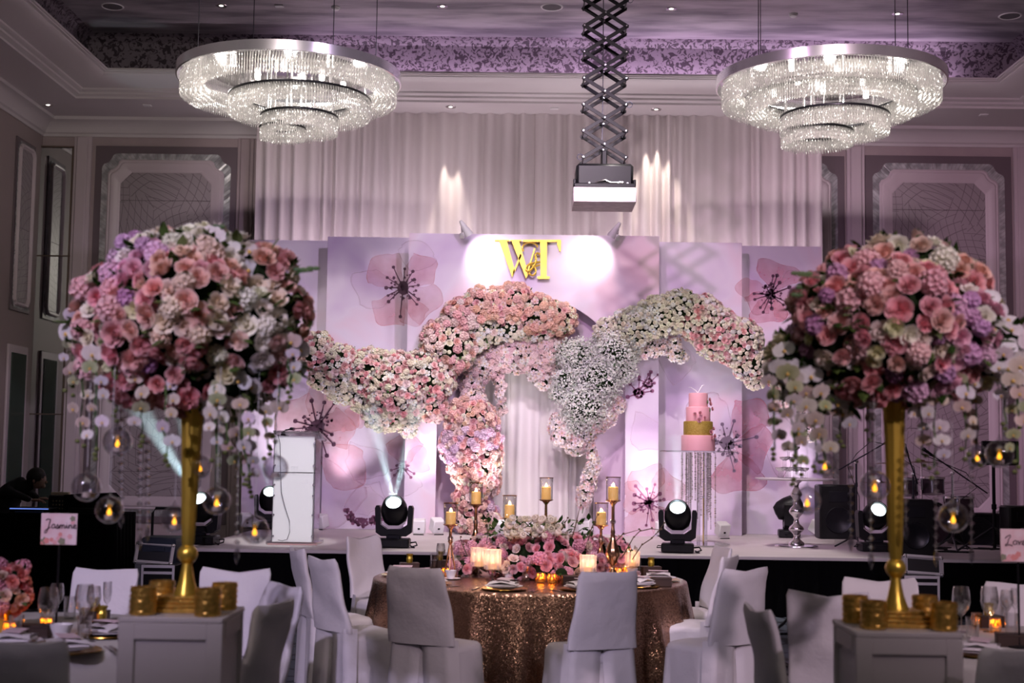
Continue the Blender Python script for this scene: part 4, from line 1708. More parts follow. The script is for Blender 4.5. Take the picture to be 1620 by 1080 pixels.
def tier(root, cx, cy, R, ztop, h, width, label_rim=True, spiral=1.0):
    """a ring of concentric rows of strands under a thin chrome rim"""
    rows = 5
    mb = MB()
    for j in range(rows):
        rr = R - width * j / rows
        n = int(2 * PI * rr / .030)
        for i in range(n):
            a = 2 * PI * i / n + j * .01
            hh = h * (1.12 - .05 * j)
            strand_mesh(mb, cx + rr * math.cos(a), cy + rr * math.sin(a), ztop - hh * (1 + .02 * math.sin(i * 5.1)), ztop, .0085)
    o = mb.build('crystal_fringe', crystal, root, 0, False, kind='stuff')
    return o


def chandelier(loc, tiers, label, R=1.2):
    t = thing('ring_chandelier', label, 'chandelier', loc, 0, None)
    mb = MB()
    mb.lathe([(R + .03, -.06), (R + .045, -.055), (R + .045, .05), (R + .03, .055), (R - .28, .055), (R - .28, .03), (R + .0, .02), (R + .03, -.06)], n=96)
    mb.build('chrome_rim', chrome, t, 50)
    # chrome ceiling plate inside the ring and spokes
    mb = MB()
    mb.lathe([(.0, .03), (R - .28, .03)], n=48)
    mb.build('mirror_plate', M('dim_mirror', (.4, .38, .4), .1, 1.0), t)
    for i in range(4):
        a = i * PI / 2 + .6
        MB().cyl((math.cos(a) * R * .9, math.sin(a) * R * .9, .05), (math.cos(a) * R * .9, math.sin(a) * R * .9, ZC - loc[2]), .005, n=5).build('cable', darkmet, t)
    for (cx, cy, r, zt, h, wd) in tiers:
        tier(t, cx, cy, r, zt, h, wd)
        if zt < -.05:
            MB().lathe([(r + .006, -.012), (r + .010, 0), (r + .006, .012), (r - wd * .8, .012), (r - wd * .8, -.004), (r + .006, -.012)], (cx, cy, zt), n=72).build('tier_rim', darkmet, t)
            for i in range(5):
                a = i * 1.2566 + .3
                MB().cyl((cx + (r - .05) * math.cos(a), cy + (r - .05) * math.sin(a), zt), (cx + (r - .05) * math.cos(a), cy + (r - .05) * math.sin(a), .03), .012, n=6).build('rod', chrome, t)
    for i in range(8):
        a = i * PI / 4
        rr = R * (.62 if i % 2 else .3)
        x, y = math.cos(a) * rr, math.sin(a) * rr
        MB().cyl((x, y, .03), (x, y, -.03), .035, .03, 10).build('lamp', M('chandelier_lamp', (1, 1, 1), .3, emit=(1, .92, .84), estr=10), t)
    for (x, y, z, pw) in ((.0, 0, -.22, 12), (-.75, 0, -.12, 5), (.75, 0, -.12, 5), (0, -.85, -.12, 5), (0, .8, -.12, 5)):
        light('POINT', 'chandelier_light', (loc[0] + x, loc[1] + y, loc[2] + z), None, pw, (1, .92, .84), shadow_soft_size=.06)
    return t


YC = 14.6


def chloc(px_c, py_c):
    p = P(px_c, py_c, YC)
    return p


s_ = YC / F
c = chloc(458.5, 122)
chandelier(c, [(0, 0, 1.17, -.05, .19, .26), ((477 - 458) * s_, -.05, 113 * s_, -.26, .18, .22), ((478 - 458) * s_, -.1, 61 * s_, -.47, .17, .14), ((452 - 458) * s_, -.12, 36 * s_, -.60, .12, .10)],
           'large tiered crystal ring chandelier at the left, above the white curtain edge', 173 * s_)
c = chloc(1313, 130)
chandelier(c, [(0, 0, 1.17, -.05, .19, .24), ((1312 - 1313) * s_, -.05, 133 * s_, -.17, .20, .20), ((1316 - 1313) * s_, -.12, 85 * s_, -.42, .18, .16), ((1288 - 1313) * s_, -.12, 56 * s_, -.59, .14, .12)],
           'large tiered crystal ring chandelier at the right of the scissor lift', 175 * s_)

# ================================================================== SCISSOR LIFT
YL = 15.0
cl = P(955, 262, YL)
t = thing('scissor_lift', 'black scissor lift lowering the projector from the ceiling', 'scissor lift', cl)
pitch, hw = .298, .235
nlev = int((ZC - cl.z) / pitch) + 1
blackm = M('black_steel', (.005, .005, .006), .4, spec=.2)
for fy in (-.15, .15):
    for k in range(nlev):
        z0 = .06 + k * pitch
        z1 = min(z0 + pitch, ZC - cl.z)
        f = (z1 - z0) / pitch
        for sg in (-1, 1):
            a = Vector((-sg * hw, fy + sg * .012, z0))
            b = Vector((-sg * hw + sg * 2 * hw * f, fy + sg * .012, z0 + pitch * f))
            d = (b - a)
            ang = math.atan2(d.z, d.x)
            MB().box((0, 0, 0), (d.length + .04, .012, .042), .003, Matrix.Rotation(-ang, 3, 'Y')).build('scissor_arm', blackm, t, 0).location = (a + b) / 2
        for px_ in (-hw, 0, hw):
            zc = z0 + (pitch / 2 if px_ == 0 else 0)
            MB().cyl((px_, fy - .03, zc), (px_, fy + .03, zc), .009, n=8).build('pivot', silver, t)
for k in range(nlev):
    for sx in (-hw, hw):
        z0 = .06 + k * pitch
        MB().cyl((sx, -.15, z0), (sx, .15, z0), .010, n=6).build('cross_rod', blackm, t)
    if k % 2 == 0:
        sx = hw if k % 4 else -hw
        pts = [(sx + math.copysign(.035 - .035 * math.cos(a), sx), -.16, .06 + k * pitch + .03 * math.sin(a) * 1.1) for a in [i * PI / 4 for i in range(8)]]
        MB().tube(pts, .004, 4).build('cable_loop', M('blue_grey_cable', (.08, .09, .14), .4), t)
MB().tube([(-.02, 0, .0), (-.015, .01, 1.0), (-.02, 0, ZC - cl.z)], .006, 5).build('power_cable', darkmet, t)
MB().box((0, 0, .02), (.06, .28, .25), .01).build('hanger', blackm, t)
t = thing('projector', 'black projector body hanging under the scissor lift', 'projector', cl)
mb = MB().box((0, 0, -.16), (.63, .5, .27), .03)
mb.build('body', black, t)
MB().box((0, 0, -.275), (.68, .54, .05), .01).build('base_rail', black, t)
for sx in (-.33, .33):
    MB().box((sx, -.2, -.25), (.03, .06, .10), .006).build('bracket', blackm, t)
MB().tube([(-.1, -.26, -.24), (0, -.275, -.22), (.06, -.27, -.245), (.2, -.26, -.24)], .008, 5).build('signal_cable', silver, t)
for sx in (-.17, .25):
    MB().cyl((sx, -.255, -.25), (sx, -.262, -.25), .012, n=8).build('socket', silver, t)
t2 = MB().box((0, 0, 0), (.69, .6, .165), .006).build('projector_box', M('marbled_white', (.62, .55, .55), .5, noise=(14, (.50, .43, .44), 5, (1, 1, 4))))
t2.location = (cl.x, cl.y, cl.z - .30 - .085)
tag(t2, 'pale marbled box panel under the black projector', 'ceiling box')


# ================================================================== STAGE GEAR
def moving_head(loc, rz, tilt, label, beam=True, power=60, group=None):
    """tilt: head pitch from straight at camera (0) to straight up (90)"""
    t = thing('moving_head_light', label, 'stage light', loc, rz, None)
    MB().box((0, 0, .055), (.36, .28, .10), .015).box((0, -.142, .055), (.2, .01, .05)).build('base', black, t)
    MB().box((0, 0, .125), (.16, .16, .05), .01).build('turntable', darkmet, t)
    mb = MB()
    mb.prism([(-.20, .17), (-.14, .13), (.14, .13), (.20, .17), (.215, .44), (.20, .47), (.165, .47), (.155, .44), (.15, .26), (.07, .205), (-.07, .205), (-.15, .26), (-.155, .44), (-.165, .47), (-.20, .47), (-.215, .44)], -.07, .07)
    mb.build('yoke', black, t, 0)
    mb = MB()
    mb.prism([(-.135, .275), (-.06, .215), (.06, .215), (.135, .275), (.135, .30), (.055, .25), (-.055, .25), (-.135, .30)], -.085, -.072)
    mb.build('yoke_trim', M('pale_trim', (.62, .55, .60), .4), t, 0)
    R = Matrix.Rotation(math.radians(tilt), 3, 'X')
    # head axis: -y rotated upwards
    ax = Vector((0, -math.cos(math.radians(tilt)), math.sin(math.radians(tilt))))
    c = Vector((0, 0, .40))
    mb = MB()
    q = ax.to_track_quat('Z', 'Y').to_matrix()
    mb.lathe([(0, -.2), (.09, -.19), (.135, -.12), (.15, -.02), (.145, .08), (.12, .16), (.095, .19), (.09, .19), (.085, .16)], c, 20, rot=q)
    mb.build('head', black, t, 50)
    mb = MB().lathe([(0, .178), (.05, .176), (.083, .165)], c, 20, rot=q)
    mb.build('lens', M('beam_lens', (.9, 1, 1), .1, emit=(.80, .97, 1.0), estr=7), t)
    MB().tube([(.17, .1, .05), (.24, .08, .06), (.26, 0, .03), (.2, -.05, .012), (.24, -.1, .010), (.19, -.08, .03)], .008, 5).build('cable', black, t)
    MB().tube([(-.17, .02, .07), (-.22, -.01, .075), (-.23, .04, .05), (-.17, .06, .05)], .006, 5).build('handle', black, t)
    return t, Vector(loc) + Matrix.Rotation(rz, 3, 'Z') @ (c + ax * .18), Matrix.Rotation(rz, 3, 'Z') @ ax


def haze_mat():
    m = bpy.data.materials.new('stage_haze')
    m.use_nodes = True
    nt = m.node_tree
    nt.nodes.clear()
    out = nt.nodes.new('ShaderNodeOutputMaterial')
    vs = nt.nodes.new('ShaderNodeVolumeScatter')
    vs.inputs['Density'].default_value = .55
    vs.inputs['Anisotropy'].default_value = .0
    vs.inputs[0].default_value = (.9, .97, 1, 1)
    nt.links.new(vs.outputs[0], out.inputs['Volume'])
    return m


hazem = haze_mat()


def beam(p, d, L, ang, power, label):
    d = d.normalized()
    q = d.to_track_quat('Z', 'Y').to_matrix()
    r1 = .05 + L * math.tan(math.radians(ang / 2)) * 1.0
    o = MB().lathe([(0, .02), (.05, .02), (r1, L), (0, L)], (0, 0, 0), 16, rot=q).build('haze', hazem, None, 180)
    o.location = p
    o['kind'] = 'stuff'
    tag(o, label, 'haze', 'hazy light beams')
    light('SPOT', 'beam_light', p + d * .005, p + d * 3, power, (.72, .95, 1.0), spot_size=math.radians(ang), spot_blend=.35, shadow_soft_size=.03)


def on_stage(px, py):
    p = G(px, py, ST)
    return Vector((p.x, p.y, ST))


q = on_stage(623, 866)
t_, lp, ld_ = moving_head(q, .0, 38, 'black moving head light at the stage edge between lectern and flower pillar')
beam(lp, Vector((-.28, .12, 1)), 1.1, 11, 800, 'faint hazy light beam rising left from the moving head by the flower pillar')
beam(lp, Vector((.22, .12, 1)), 1.15, 9, 800, 'faint hazy light beam rising right from the moving head by the flower pillar')
q = on_stage(1072, 874)
t_, lp, ld_ = moving_head(q, -.12, 36, 'black moving head light at the stage edge in front of the cake stand')
beam(lp, Vector((-.02, .15, 1)), .8, 13, 300, 'faint hazy light beam above the moving head by the cake stand')
q = on_stage(318, 861)
t_, lp, ld_ = moving_head(q, -.1, 42, 'black moving head light at the left end of the stage behind the gold vase')
beam(lp, Vector((-.72, .05, 1)), 2.1, 12, 1300, 'hazy light beam slanting up left across the left wall panel')
beam(lp, Vector((-.28, .1, 1)), 1.3, 9, 600, 'hazy light beam slanting up beside the left gold vase')
q = on_stage(426, 837)
t_, lp, ld_ = moving_head(q, .15, 40, 'black moving head light partly hidden behind the clear lectern')
beam(lp, Vector((-.35, .1, 1)), .8, 10, 200, 'faint hazy light beam left of the lectern')
q = on_stage(1248, 850)
moving_head(q, 1.45, 25, 'black moving head light turned sideways behind the silver pedestal table')
q = on_stage(1384, 872)
moving_head(q, .05, 30, 'black moving head light at the stage edge in front of the drum kit')


def cube_light(px, py, rz, tilt, label, tgt=None, pw=0, col=(1, .9, .95), size=.16):
    p = on_stage(px, py)
    t = thing('uplight', label, 'uplight', (p.x, p.y, ST), rz, 'white floor uplights')
    R = Matrix.Rotation(math.radians(tilt), 3, 'X')
    a = abs(math.radians(tilt))
    zc = .012 + size * .55 * (math.cos(a) + math.sin(a))
    mb = MB().box((0, 0, zc), (size, size * .9, size * 1.1), .012, R)
    mb.build('housing', whitepl, t)
    MB().tube([(-size * .35, -size * .3, .008), (-size * .42, -size * .6, .012), (size * .3, -size * .62, .012), (size * .36, -size * .3, .008)], .007, 5).build('bracket', black, t)
    c = Vector((0, 0, zc)) + R @ Vector((0, -size * .455, -.02))
    MB().box(c, (.03, .008, .022), .002, R).build('display', black, t)
    if pw:
        q0 = Vector((p.x, p.y, ST)) + Vector((0, 0, zc + size * .75))
        light('SPOT', 'uplight_lamp', q0, tgt, pw, col, spot_size=math.radians(60), spot_blend=1, shadow_soft_size=.04)


def T(px, py, Y):
    return P(px, py, Y)


cube_light(663, 846, 0, 12, 'small white cube uplight beside the moving head by the flower pillar', T(665, 660, 18.3), 68)
cube_light(691, 846, .5, 22, 'small white cube uplight tilted at the left foot of the flower pillar', T(735, 640, 18.3), 120)
cube_light(795, 851, -.7, 25, 'small white cube uplight at the right foot of the flower pillar', T(765, 620, 18.3), 100)
cube_light(926, 846, -.4, 20, 'small white cube uplight below the blossom trail', T(945, 600, 18.3), 120)
cube_light(1044, 848, .4, 10, 'small white cube uplight half hidden behind the moving head by the cake', T(1010, 620, 18.3), 52)
cube_light(1143, 852, .35, 20, 'small white cube uplight on the deck right of the cake stand', T(1120, 560, 18.3), 120)
cube_light(1292, 848, .8, 28, 'small white cube uplight right of the silver pedestal table', T(1240, 640, 18.9), 120)
cube_light(508, 838, -.5, 15, 'small white cube uplight right behind the clear lectern', T(570, 660, 18.8), 140)
cube_light(389, 836, .5, 15, 'small white cube uplight left of the clear lectern', T(440, 680, 19.2), 120)
for (px, py, tx, ty, pw) in ((462, 836, 466, 740, 160), (600, 846, 600, 640, 80), (1010, 850, 1060, 620, 90), (850, 850, 845, 640, 60), (1180, 850, 1230, 620, 70)):
    p = on_stage(px, py)
    light('SPOT', 'footlight', (p.x, p.y, ST + .1), T(tx, ty, 18.4), pw, (1, .88, .95), spot_size=math.radians(60), spot_blend=1, shadow_soft_size=.05)

# lectern
q = on_stage(467, 860)
t = thing('lectern', 'frosted clear acrylic lectern standing at the left of the stage', 'lectern', q, 0)
k = q.y / F
W, D = 62 * k, .40
H = P(467, 690, q.y).z - ST
frost = bpy.data.materials.new('frosted_acrylic')
frost.use_nodes = True
nt_ = frost.node_tree
nt_.nodes.clear()
o1, o2, o3, o4, o5 = (nt_.nodes.new('ShaderNode' + n_) for n_ in ('OutputMaterial', 'MixShader', 'BsdfDiffuse', 'BsdfTranslucent', 'BsdfGlossy'))
o6 = nt_.nodes.new('ShaderNodeMixShader')
o3.inputs[0].default_value = o4.inputs[0].default_value = (.93, .94, .95, 1)
o2.inputs[0].default_value, o6.inputs[0].default_value, o5.inputs['Roughness'].default_value = .4, .06, .3
nt_.links.new(o3.outputs[0], o2.inputs[1])
nt_.links.new(o4.outputs[0], o2.inputs[2])
nt_.links.new(o2.outputs[0], o6.inputs[1])
nt_.links.new(o5.outputs[0], o6.inputs[2])
nt_.links.new(o6.outputs[0], o1.inputs[0])
MB().box((0, 0, .02), (80 * k, .5, .03), .004).build('base_plate', acrylic, t)
MB().box((0, 0, .008), (76 * k, .46, .012)).build('base_underlay', M('base_edge', (.6, .3, .28), .4), t)
MB().box((-.01, -D / 2 + .02, .035 + (H * .63) / 2), (W, .012, H * .63)).build('front_panel_lower', frost, t, 0)
MB().box((-.01, -D / 2 + .03, H * .66 + .01 + H * .165), (W, .012, H * .33)).build('front_panel_upper', frost, t, 0)
MB().box((0, D / 2 - .1, .035 + H / 2 - .05), (W - .02, .010, H - .1)).build('rear_panel', frost, t, 0)
for sx in (-1, 1):
    MB().box((sx * (W / 2 + .01), 0, .035 + (H - .06) / 2), (.012, D, H - .06), .002).build('side_panel', acrylic, t, 0)
MB().box((.02, .0, H + .01), (W + .08, D + .12, .014), .003, Matrix.Rotation(math.radians(-10), 3, 'X')).build('reading_top', acrylic, t)
MB().box((.0, .0, H * .66), (W, D - .04, .01)).build('shelf', acrylic, t)
for sx in (-1, 1):
    for z in (.10, .34, .56, .68, .90, 1.15):
        if z < H:
            MB().cyl((sx * (W / 2 - .005), -D / 2 + .008, z), (sx * (W / 2 - .005), -D / 2 - .006, z), .011, n=10).build('bolt', chrome, t)
ghost = M('etched_white', (.92, .92, .93), .4, emit=None)
f = lambda u, v: (400 + u / 5.14, 670 + v / 5.14)


def strokes(parent, name, lines, Y, r, mat, fn, off=0.0):
    mb = MB()
    for ln in lines:
        mb.tube([Vector(P(*fn(*p), Y)) - Vector(parent.location) + Vector((0, -off, 0)) for p in ln], r, 4)
    return mb.build(name, mat, parent, 0)


YLn = q.y - D / 2 + .01
strokes(t, 'etched_crest', [[(312, 345), (312, 412)], [(312, 345), (368, 345), (370, 378), (325, 380), (368, 412)], [(340, 345), (340, 380)], [(298, 412), (318, 400), (338, 414), (360, 400), (386, 412)]], YLn, .002, ghost, f, .004)
strokes(t, 'etched_lettering', [[(385, 470), (385, 482)], [(400, 470), (400, 484), (408, 486), (416, 482), (416, 466)], [(448, 458), (430, 458), (430, 468), (448, 472), (448, 484), (428, 484)], [(380, 500), (380, 510)],
                                [(390, 500), (402, 510)], [(412, 500), (424, 500)]], YLn, .0016, ghost, f, .004)
MB().tube([Vector(P(*f(*p), YLn - .02)) - q for p in ((205, 95), (222, 160), (226, 420), (232, 560), (262, 680), (298, 790), (300, 880), (278, 940), (240, 952), (205, 945))], .003, 5).build('microphone_cable', darkmet, t)
t = thing('microphone', 'small black gooseneck microphone at the left corner of the lectern top', 'microphone', q + Vector((-W / 2 + .06, -.05, H + .02)))
MB().cyl((0, 0, -.01), (0, 0, .02), .03, .02, 12).build('base', black, t)
MB().tube([(0, 0, .02), (.03, 0, .05), (.09, -.02, .06)], .008, 6).build('gooseneck', black, t)
MB().tube([(0, 0, .02), (-.05, 0, .03), (-.10, .0, .02), (-.08, -.04, .0)], .009, 6).build('cable_end', black, t)
MB().sphere((.10, -.02, .065), .018, 8, 6, sc=(1.4, 1, 1)).build('capsule', black, t)

# cake stand and cake
q = on_stage(1104, 862)
k = q.y / F
zp = P(1104, 713, q.y).z - ST
t = thing('cake_stand', 'clear acrylic cake stand hung with crystal beads', 'cake stand', q)
MB().lathe([(0, 0), (50 * k, 0), (50 * k, .02), (0, .02)], n=40).build('base_disc', acrylic, t, 40)
MB().lathe([(0, zp - .016), (60 * k, zp - .016), (60 * k, zp), (0, zp)], n=48).build('top_disc', acrylic, t, 40)
for i, (dx, dy) in enumerate(((-.10, 0), (.085, -.05), (.02, .1))):
    MB().cyl((dx, dy, .02), (dx, dy, zp - .016), .022, n=12).build('acrylic_column', acrylic, t)
MB().cyl((.07, 0.02, .02), (.07, .02, zp - .016), .009, n=8).build('gold_rod', gold, t)
beadm = thin_glass('clear_bead', (.9, .88, .92), .5, .05)
g = random.Random(31)
for i in range(30):
    a = 2 * PI * i / 30 + g.uniform(-.05, .05)
    rr = g.uniform(.14, .21)
    x, y = math.cos(a) * rr, math.sin(a) * rr
    L = g.uniform(.55, .95) if i % 3 else g.uniform(.4, .6)
    mb = MB()
    z = zp - .02
    while z > zp - L:
        s_ = g.choice((.006, .008, .008, .012))
        mb.sphere((x, y, z - s_), s_, 6, 4)
        z -= s_ * 2 + .003
    mb.build('bead_strand', beadm if i % 4 else chrome, t, 0, False)
pinkc = M('fondant_pink', (.78, .40, .44), .55, noise=(3, (.74, .38, .42), 2))
goldc = M('gold_leaf_icing', (.33, .22, .03), .5, .25, noise=(60, (.42, .30, .06), 4), bump=(90, .5))
t = thing('tiered_cake', 'four-tier pink wedding cake with one gold tier and sugar roses', 'cake', q + Vector((-.0, 0, zp)))
yq = q.y
dims = [(711.5, 687, 53), (687, 665, 46), (664.5, 642, 38), (642, 620, 30)]
z = 0
for i, (pb, pt, wd) in enumerate(dims):
    h = (pb - pt) * k
    r = wd * k / 2
    MB().lathe([(0, z), (r, z), (r, z + h - .012), (r - .004, z + h - .003), (r - .014, z + h), (0, z + h)], n=48).build('tier', goldc if i == 1 else pinkc, t, 40, label='gold leaf tier' if i == 1 else None)
    z += h
MB().tube([(-.005, 0, z), (.01, 0, z + .03), (.05, 0, z + .09), (.07, 0, z + .1)], [.006, .005, .008, .003], 6).build('topper', whitepl, t)
MB().tube([(-.005, 0, z), (-.03, 0, z + .03), (-.09, 0, z + .07), (-.12, 0, z + .07)], [.006, .005, .004, .002], 6).build('topper', whitepl, t)
fr = lambda u, v: (1020 + u / 7.71, 600 + v / 7.71)
for (u, v, s_, dy) in ((612, 425, .026, -.16), (678, 412, .026, -.16), (665, 498, .03, -.17), (735, 470, .022, -.15), (790, 250, .026, -.06), (800, 298, .026, -.08), (822, 360, .024, -.07),
                       (808, 640, .03, -.12), (838, 600, .022, -.10), (812, 712, .032, -.14), (852, 690, .026, -.09)):
    p = P(*fr(u, v), yq + dy)
    d = Vector((p.x - q.x, dy, .0)).normalized() + Vector((0, -.5, .2))
    inst('sugar_rose', ROSE, t, p - Vector(t.location), s_, d.to_track_quat('Z', 'Y'), (.80, .46, .50))
for (u, v) in ((768, 275), (795, 372)):
    p = P(*fr(u, v), yq - .07)
    MB().sphere((0, 0, 0), .016, 6, 4, sc=(.6, 1, 1.6)).build('sugar_leaf', leafm, t).location = p - Vector(t.location)

# silver pedestal table with coupe tower
q = on_stage(1260, 866)
k = q.y / F
zt = P(1262, 756, q.y).z - ST
t = thing('pedestal_table', 'silver baluster pedestal table with a round white top', 'pedestal table', q)
R6 = q.y / F / 6.0
prof = [(0, 0), (200 * R6, 0), (203 * R6, 10 * R6), (200 * R6, 22 * R6), (75 * R6, 30 * R6), (72 * R6, 48 * R6), (40 * R6, 75 * R6), (24 * R6, 105 * R6), (30 * R6, 130 * R6), (66 * R6, 165 * R6), (72 * R6, 180 * R6),
        (62 * R6, 200 * R6), (30 * R6, 230 * R6), (20 * R6, 265 * R6), (30 * R6, 295 * R6), (62 * R6, 330 * R6), (70 * R6, 350 * R6), (58 * R6, 375 * R6), (26 * R6, 410 * R6), (20 * R6, 440 * R6), (30 * R6, 470 * R6),
        (52 * R6, 500 * R6), (54 * R6, 520 * R6), (30 * R6, 560 * R6), (22 * R6, 590 * R6), (30 * R6, 620 * R6), (60 * R6, 645 * R6)]
sc_ = (zt - .03) / prof[-1][1]
prof = [(r, z * sc_) for r, z in prof]
MB().lathe(prof, n=32).build('baluster', silver, t, 60)
MB().lathe([(0, zt - .03), (57 * k, zt - .028), (64 * k, zt - .012), (64 * k, zt), (0, zt)], n=48).build('top', M('pale_top', (.72, .66, .68), .25), t, 40)
coupe = MB().lathe([(0, 0), (.030, .001), (.030, .003), (.004, .008), (.003, .075), (.012, .085), (.040, .10), (.044, .125), (.042, .125), (.038, .103), (0, .09)], n=14).mesh('coupe_mesh', facet, 60)
sp_ = .089
z = zt
base = q
lab = ['coupe glass in the bottom tower layer', 'coupe glass in the middle tower layer', 'coupe glass in the top tower layer']
for L, n in enumerate((4, 3, 2)):
    for i in range(n):
        for j in range(n):
            o = inst('champagne_coupe', coupe, None, base + Vector(((i - (n - 1) / 2) * sp_ - .05, (j - (n - 1) / 2) * sp_, z)))
            tag(o, '%s, %s row from the front, %s from the left' % (lab[L], ('first', 'second', 'third', 'fourth')[j], ('first', 'second', 'third', 'fourth')[i]), 'glass', 'champagne coupes, layer %d of the tower' % (L + 1))
    z += .126


# drum kit, stands, monitor
def on_y(px, Y):
    return Vector((P(px, 800, Y).x, Y, ST))


t = thing('drum_kit', 'dark drum kit at the right end of the stage behind the gold vase', 'drum kit', on_y(1462, 17.2))
shell = M('drum_shell', (.03, .02, .025), .2)
headm = M('drum_head', (.04, .035, .04), .4)
MB().cyl((0, -.22, .28), (0, .22, .28), .27, n=32).build('bass_drum', shell, t, 40)
MB().lathe([(.255, 0), (.285, 0), (.285, .03), (.255, .03), (.255, 0)], (0, -.235, .28), 32, rot=Matrix.Rotation(PI / 2, 3, 'X')).build('bass_hoop', black, t)
for dx, dz, r in ((-.24, .72, .15), (.10, .74, .14), (.42, .5, .18)):
    m_ = MB().cyl((dx, -.05, dz - .1), (dx, -.02, dz + .1), r, n=24)
    m_.build('tom', shell, t, 40)
    MB().lathe([(r + .004, .09), (r + .014, .09), (r + .014, .115), (r - .01, .115)], (dx, -.03, dz), 24).build('hoop', chrome, t)
    for i in range(6):
        a = i * PI / 3 + .3
        MB().cyl((dx + (r + .01) * math.cos(a), -.03 + (r + .01) * math.sin(a), dz - .05), (dx + (r + .01) * math.cos(a), -.03 + (r + .01) * math.sin(a), dz + .09), .008, n=6).build('lug', chrome, t)
for dx, dz, r in ((-.38, 1.02, .23), (.0, 1.04, .26), (-.55, .78, .18)):
    MB().lathe([(0, .03), (.04, .025), (.05, .01), (r, -.01), (r, -.012), (.05, .006)], (dx, 0.1, dz), 32).build('cymbal', M('cymbal_brass', (.25, .16, .09), .25, 1.0), t, 60)
    MB().cyl((dx, .1, .02), (dx, .1, dz), .01, n=6).build('cymbal_stand', chrome, t)
    for i in range(3):
        a = i * 2.09 + .5
        MB().cyl((dx, .1, .25), (dx + .2 * math.cos(a), .1 + .2 * math.sin(a), .005), .008, n=5).build('stand_leg', chrome, t)


def mic_stand(px, Y, top_py, boom, label, col=None):
    """boom: list of two pixels, at depth Y"""
    b = on_y(px, Y)
    t = thing('microphone_stand', label, 'microphone stand', b)
    zt = P(px, top_py, Y).z - ST
    m = col or darkmet
    MB().cyl((0, 0, .10), (0, 0, zt), .012, n=8).cyl((0, 0, zt - .3), (0, 0, zt - .25), .018, n=8).build('pole', m, t)
    for i in range(3):
        a = i * 2.094 + .4
        MB().cyl((0, 0, .16), (.28 * math.cos(a), .28 * math.sin(a), .012), .011, n=6).build('leg', m, t)
    p0, p1 = P(*boom[0], Y) - b, P(*boom[1], Y - .1) - b
    MB().cyl(p0, p1, .009, n=6).build('boom', m, t)
    MB().sphere((0, 0, zt), .028, 8, 6).build('clutch', silver, t)
    d = (p1 - p0).normalized()
    MB().cyl(p1, p1 + d * .13, .014, .02, 8).sphere(p1 + d * .15, .026, 8, 6).build('microphone_head', black, t)
    MB().tube([p1, p1 + Vector((-.15, 0, .03)), p0.lerp(p1, .4) + Vector((0, 0, .07)), p0.lerp(p1, .2) + Vector((0, 0, -.02)), (.03, 0, zt * .6), (.04, 0, .3), (.2, .1, .012)], .005, 5).build('cable', black, t)


mic_stand(1355, 16.4, 730, ((1327, 743), (1398, 702)), 'black boom microphone stand right of the silver pedestal table')
mic_stand(1507, 16.2, 748, ((1562, 780), (1478, 722)), 'black boom microphone stand in front of the dark monitor stand')
mic_stand(1445, 16.0, 750, ((1452, 765), (1437, 722)), 'tilted boom microphone stand beside the drum kit')
t = thing('monitor_stand', 'black flat screen on a pole stand at the right of the stage', 'monitor', on_y(1574, 16.0))
c1, c2 = P(1553, 697, 16.0), P(1611, 736, 16.0)
zc = (c1.z + c2.z) / 2 - ST
MB().box(((c1.x + c2.x) / 2 - t.location.x, 0, zc), (c2.x - c1.x, .05, c1.z - c2.z), .006).build('screen', black, t)
MB().cyl((0, .03, .05), (0, .03, zc), .02, n=10).cyl((0, .03, .5), (0, .03, .56), .03, n=10).build('pole', black, t)
for i in range(3):
    a = i * 2.094 + .9
    MB().cyl((0, .03, .3), (.42 * math.cos(a), .03 + .42 * math.sin(a), .012), .013, n=6).build('leg', black, t)


def speaker(px, Y, w, h, z, label, rz=0):
    b = on_y(px, Y)
    b.z = z
    t = thing('loudspeaker', label, 'loudspeaker', b, rz)
    MB().box((0, 0, h / 2), (w, .35, h), .02).build('cabinet', black, t)
    MB().lathe([(.0, .0), (w * .25, .005), (w * .34, .02), (w * .36, .0)], (0, -.175, h * .35), 20, rot=Matrix.Rotation(PI / 2, 3, 'X')).build('woofer', darkmet, t)
    MB().box((0, -.178, h * .78), (w * .5, .01, h * .2), .004).build('horn', darkmet, t)
    return t


speaker(1442, 15.5, .42, .62, ST, 'black amplifier box standing on the stage behind the right gold vase')
speaker(1322, 18.4, .5, .72, ST, 'dark loudspeaker in the shade right of the outermost backdrop board')
speaker(1540, 17.6, .6, .4, ST, 'low black wedge speaker behind the boom microphone stands')
speaker(1612, 15.9, .35, .55, ST, 'black speaker at the far right edge of the stage')
# cables on the stage at right
g = random.Random(44)
for i in range(5):
    p0 = on_stage(1468 + i * 30 + g.uniform(-5, 5), g.uniform(856, 874))
    pts = [p0 + Vector((0, 0, .008))]
    for k in range(7):
        pts.append(pts[-1] + Vector((g.uniform(-.3, .35), g.uniform(-.15, .15), 0)))
        pts[-1].y = max(15.1, min(17, pts[-1].y))
    c0 = pts[0].copy()
    o = MB().tube([p - c0 for p in pts], .008, 5).build('stage_cable', black)
    o.location = c0
    tag(o, 'loose black cable on the deck ' + ('nearest the drum kit', 'between drum kit and middle microphone stand', 'under the boom microphone stand', 'at the foot of the monitor stand', 'furthest right beyond the monitor stand')[i], 'cable', 'cables on the stage deck')


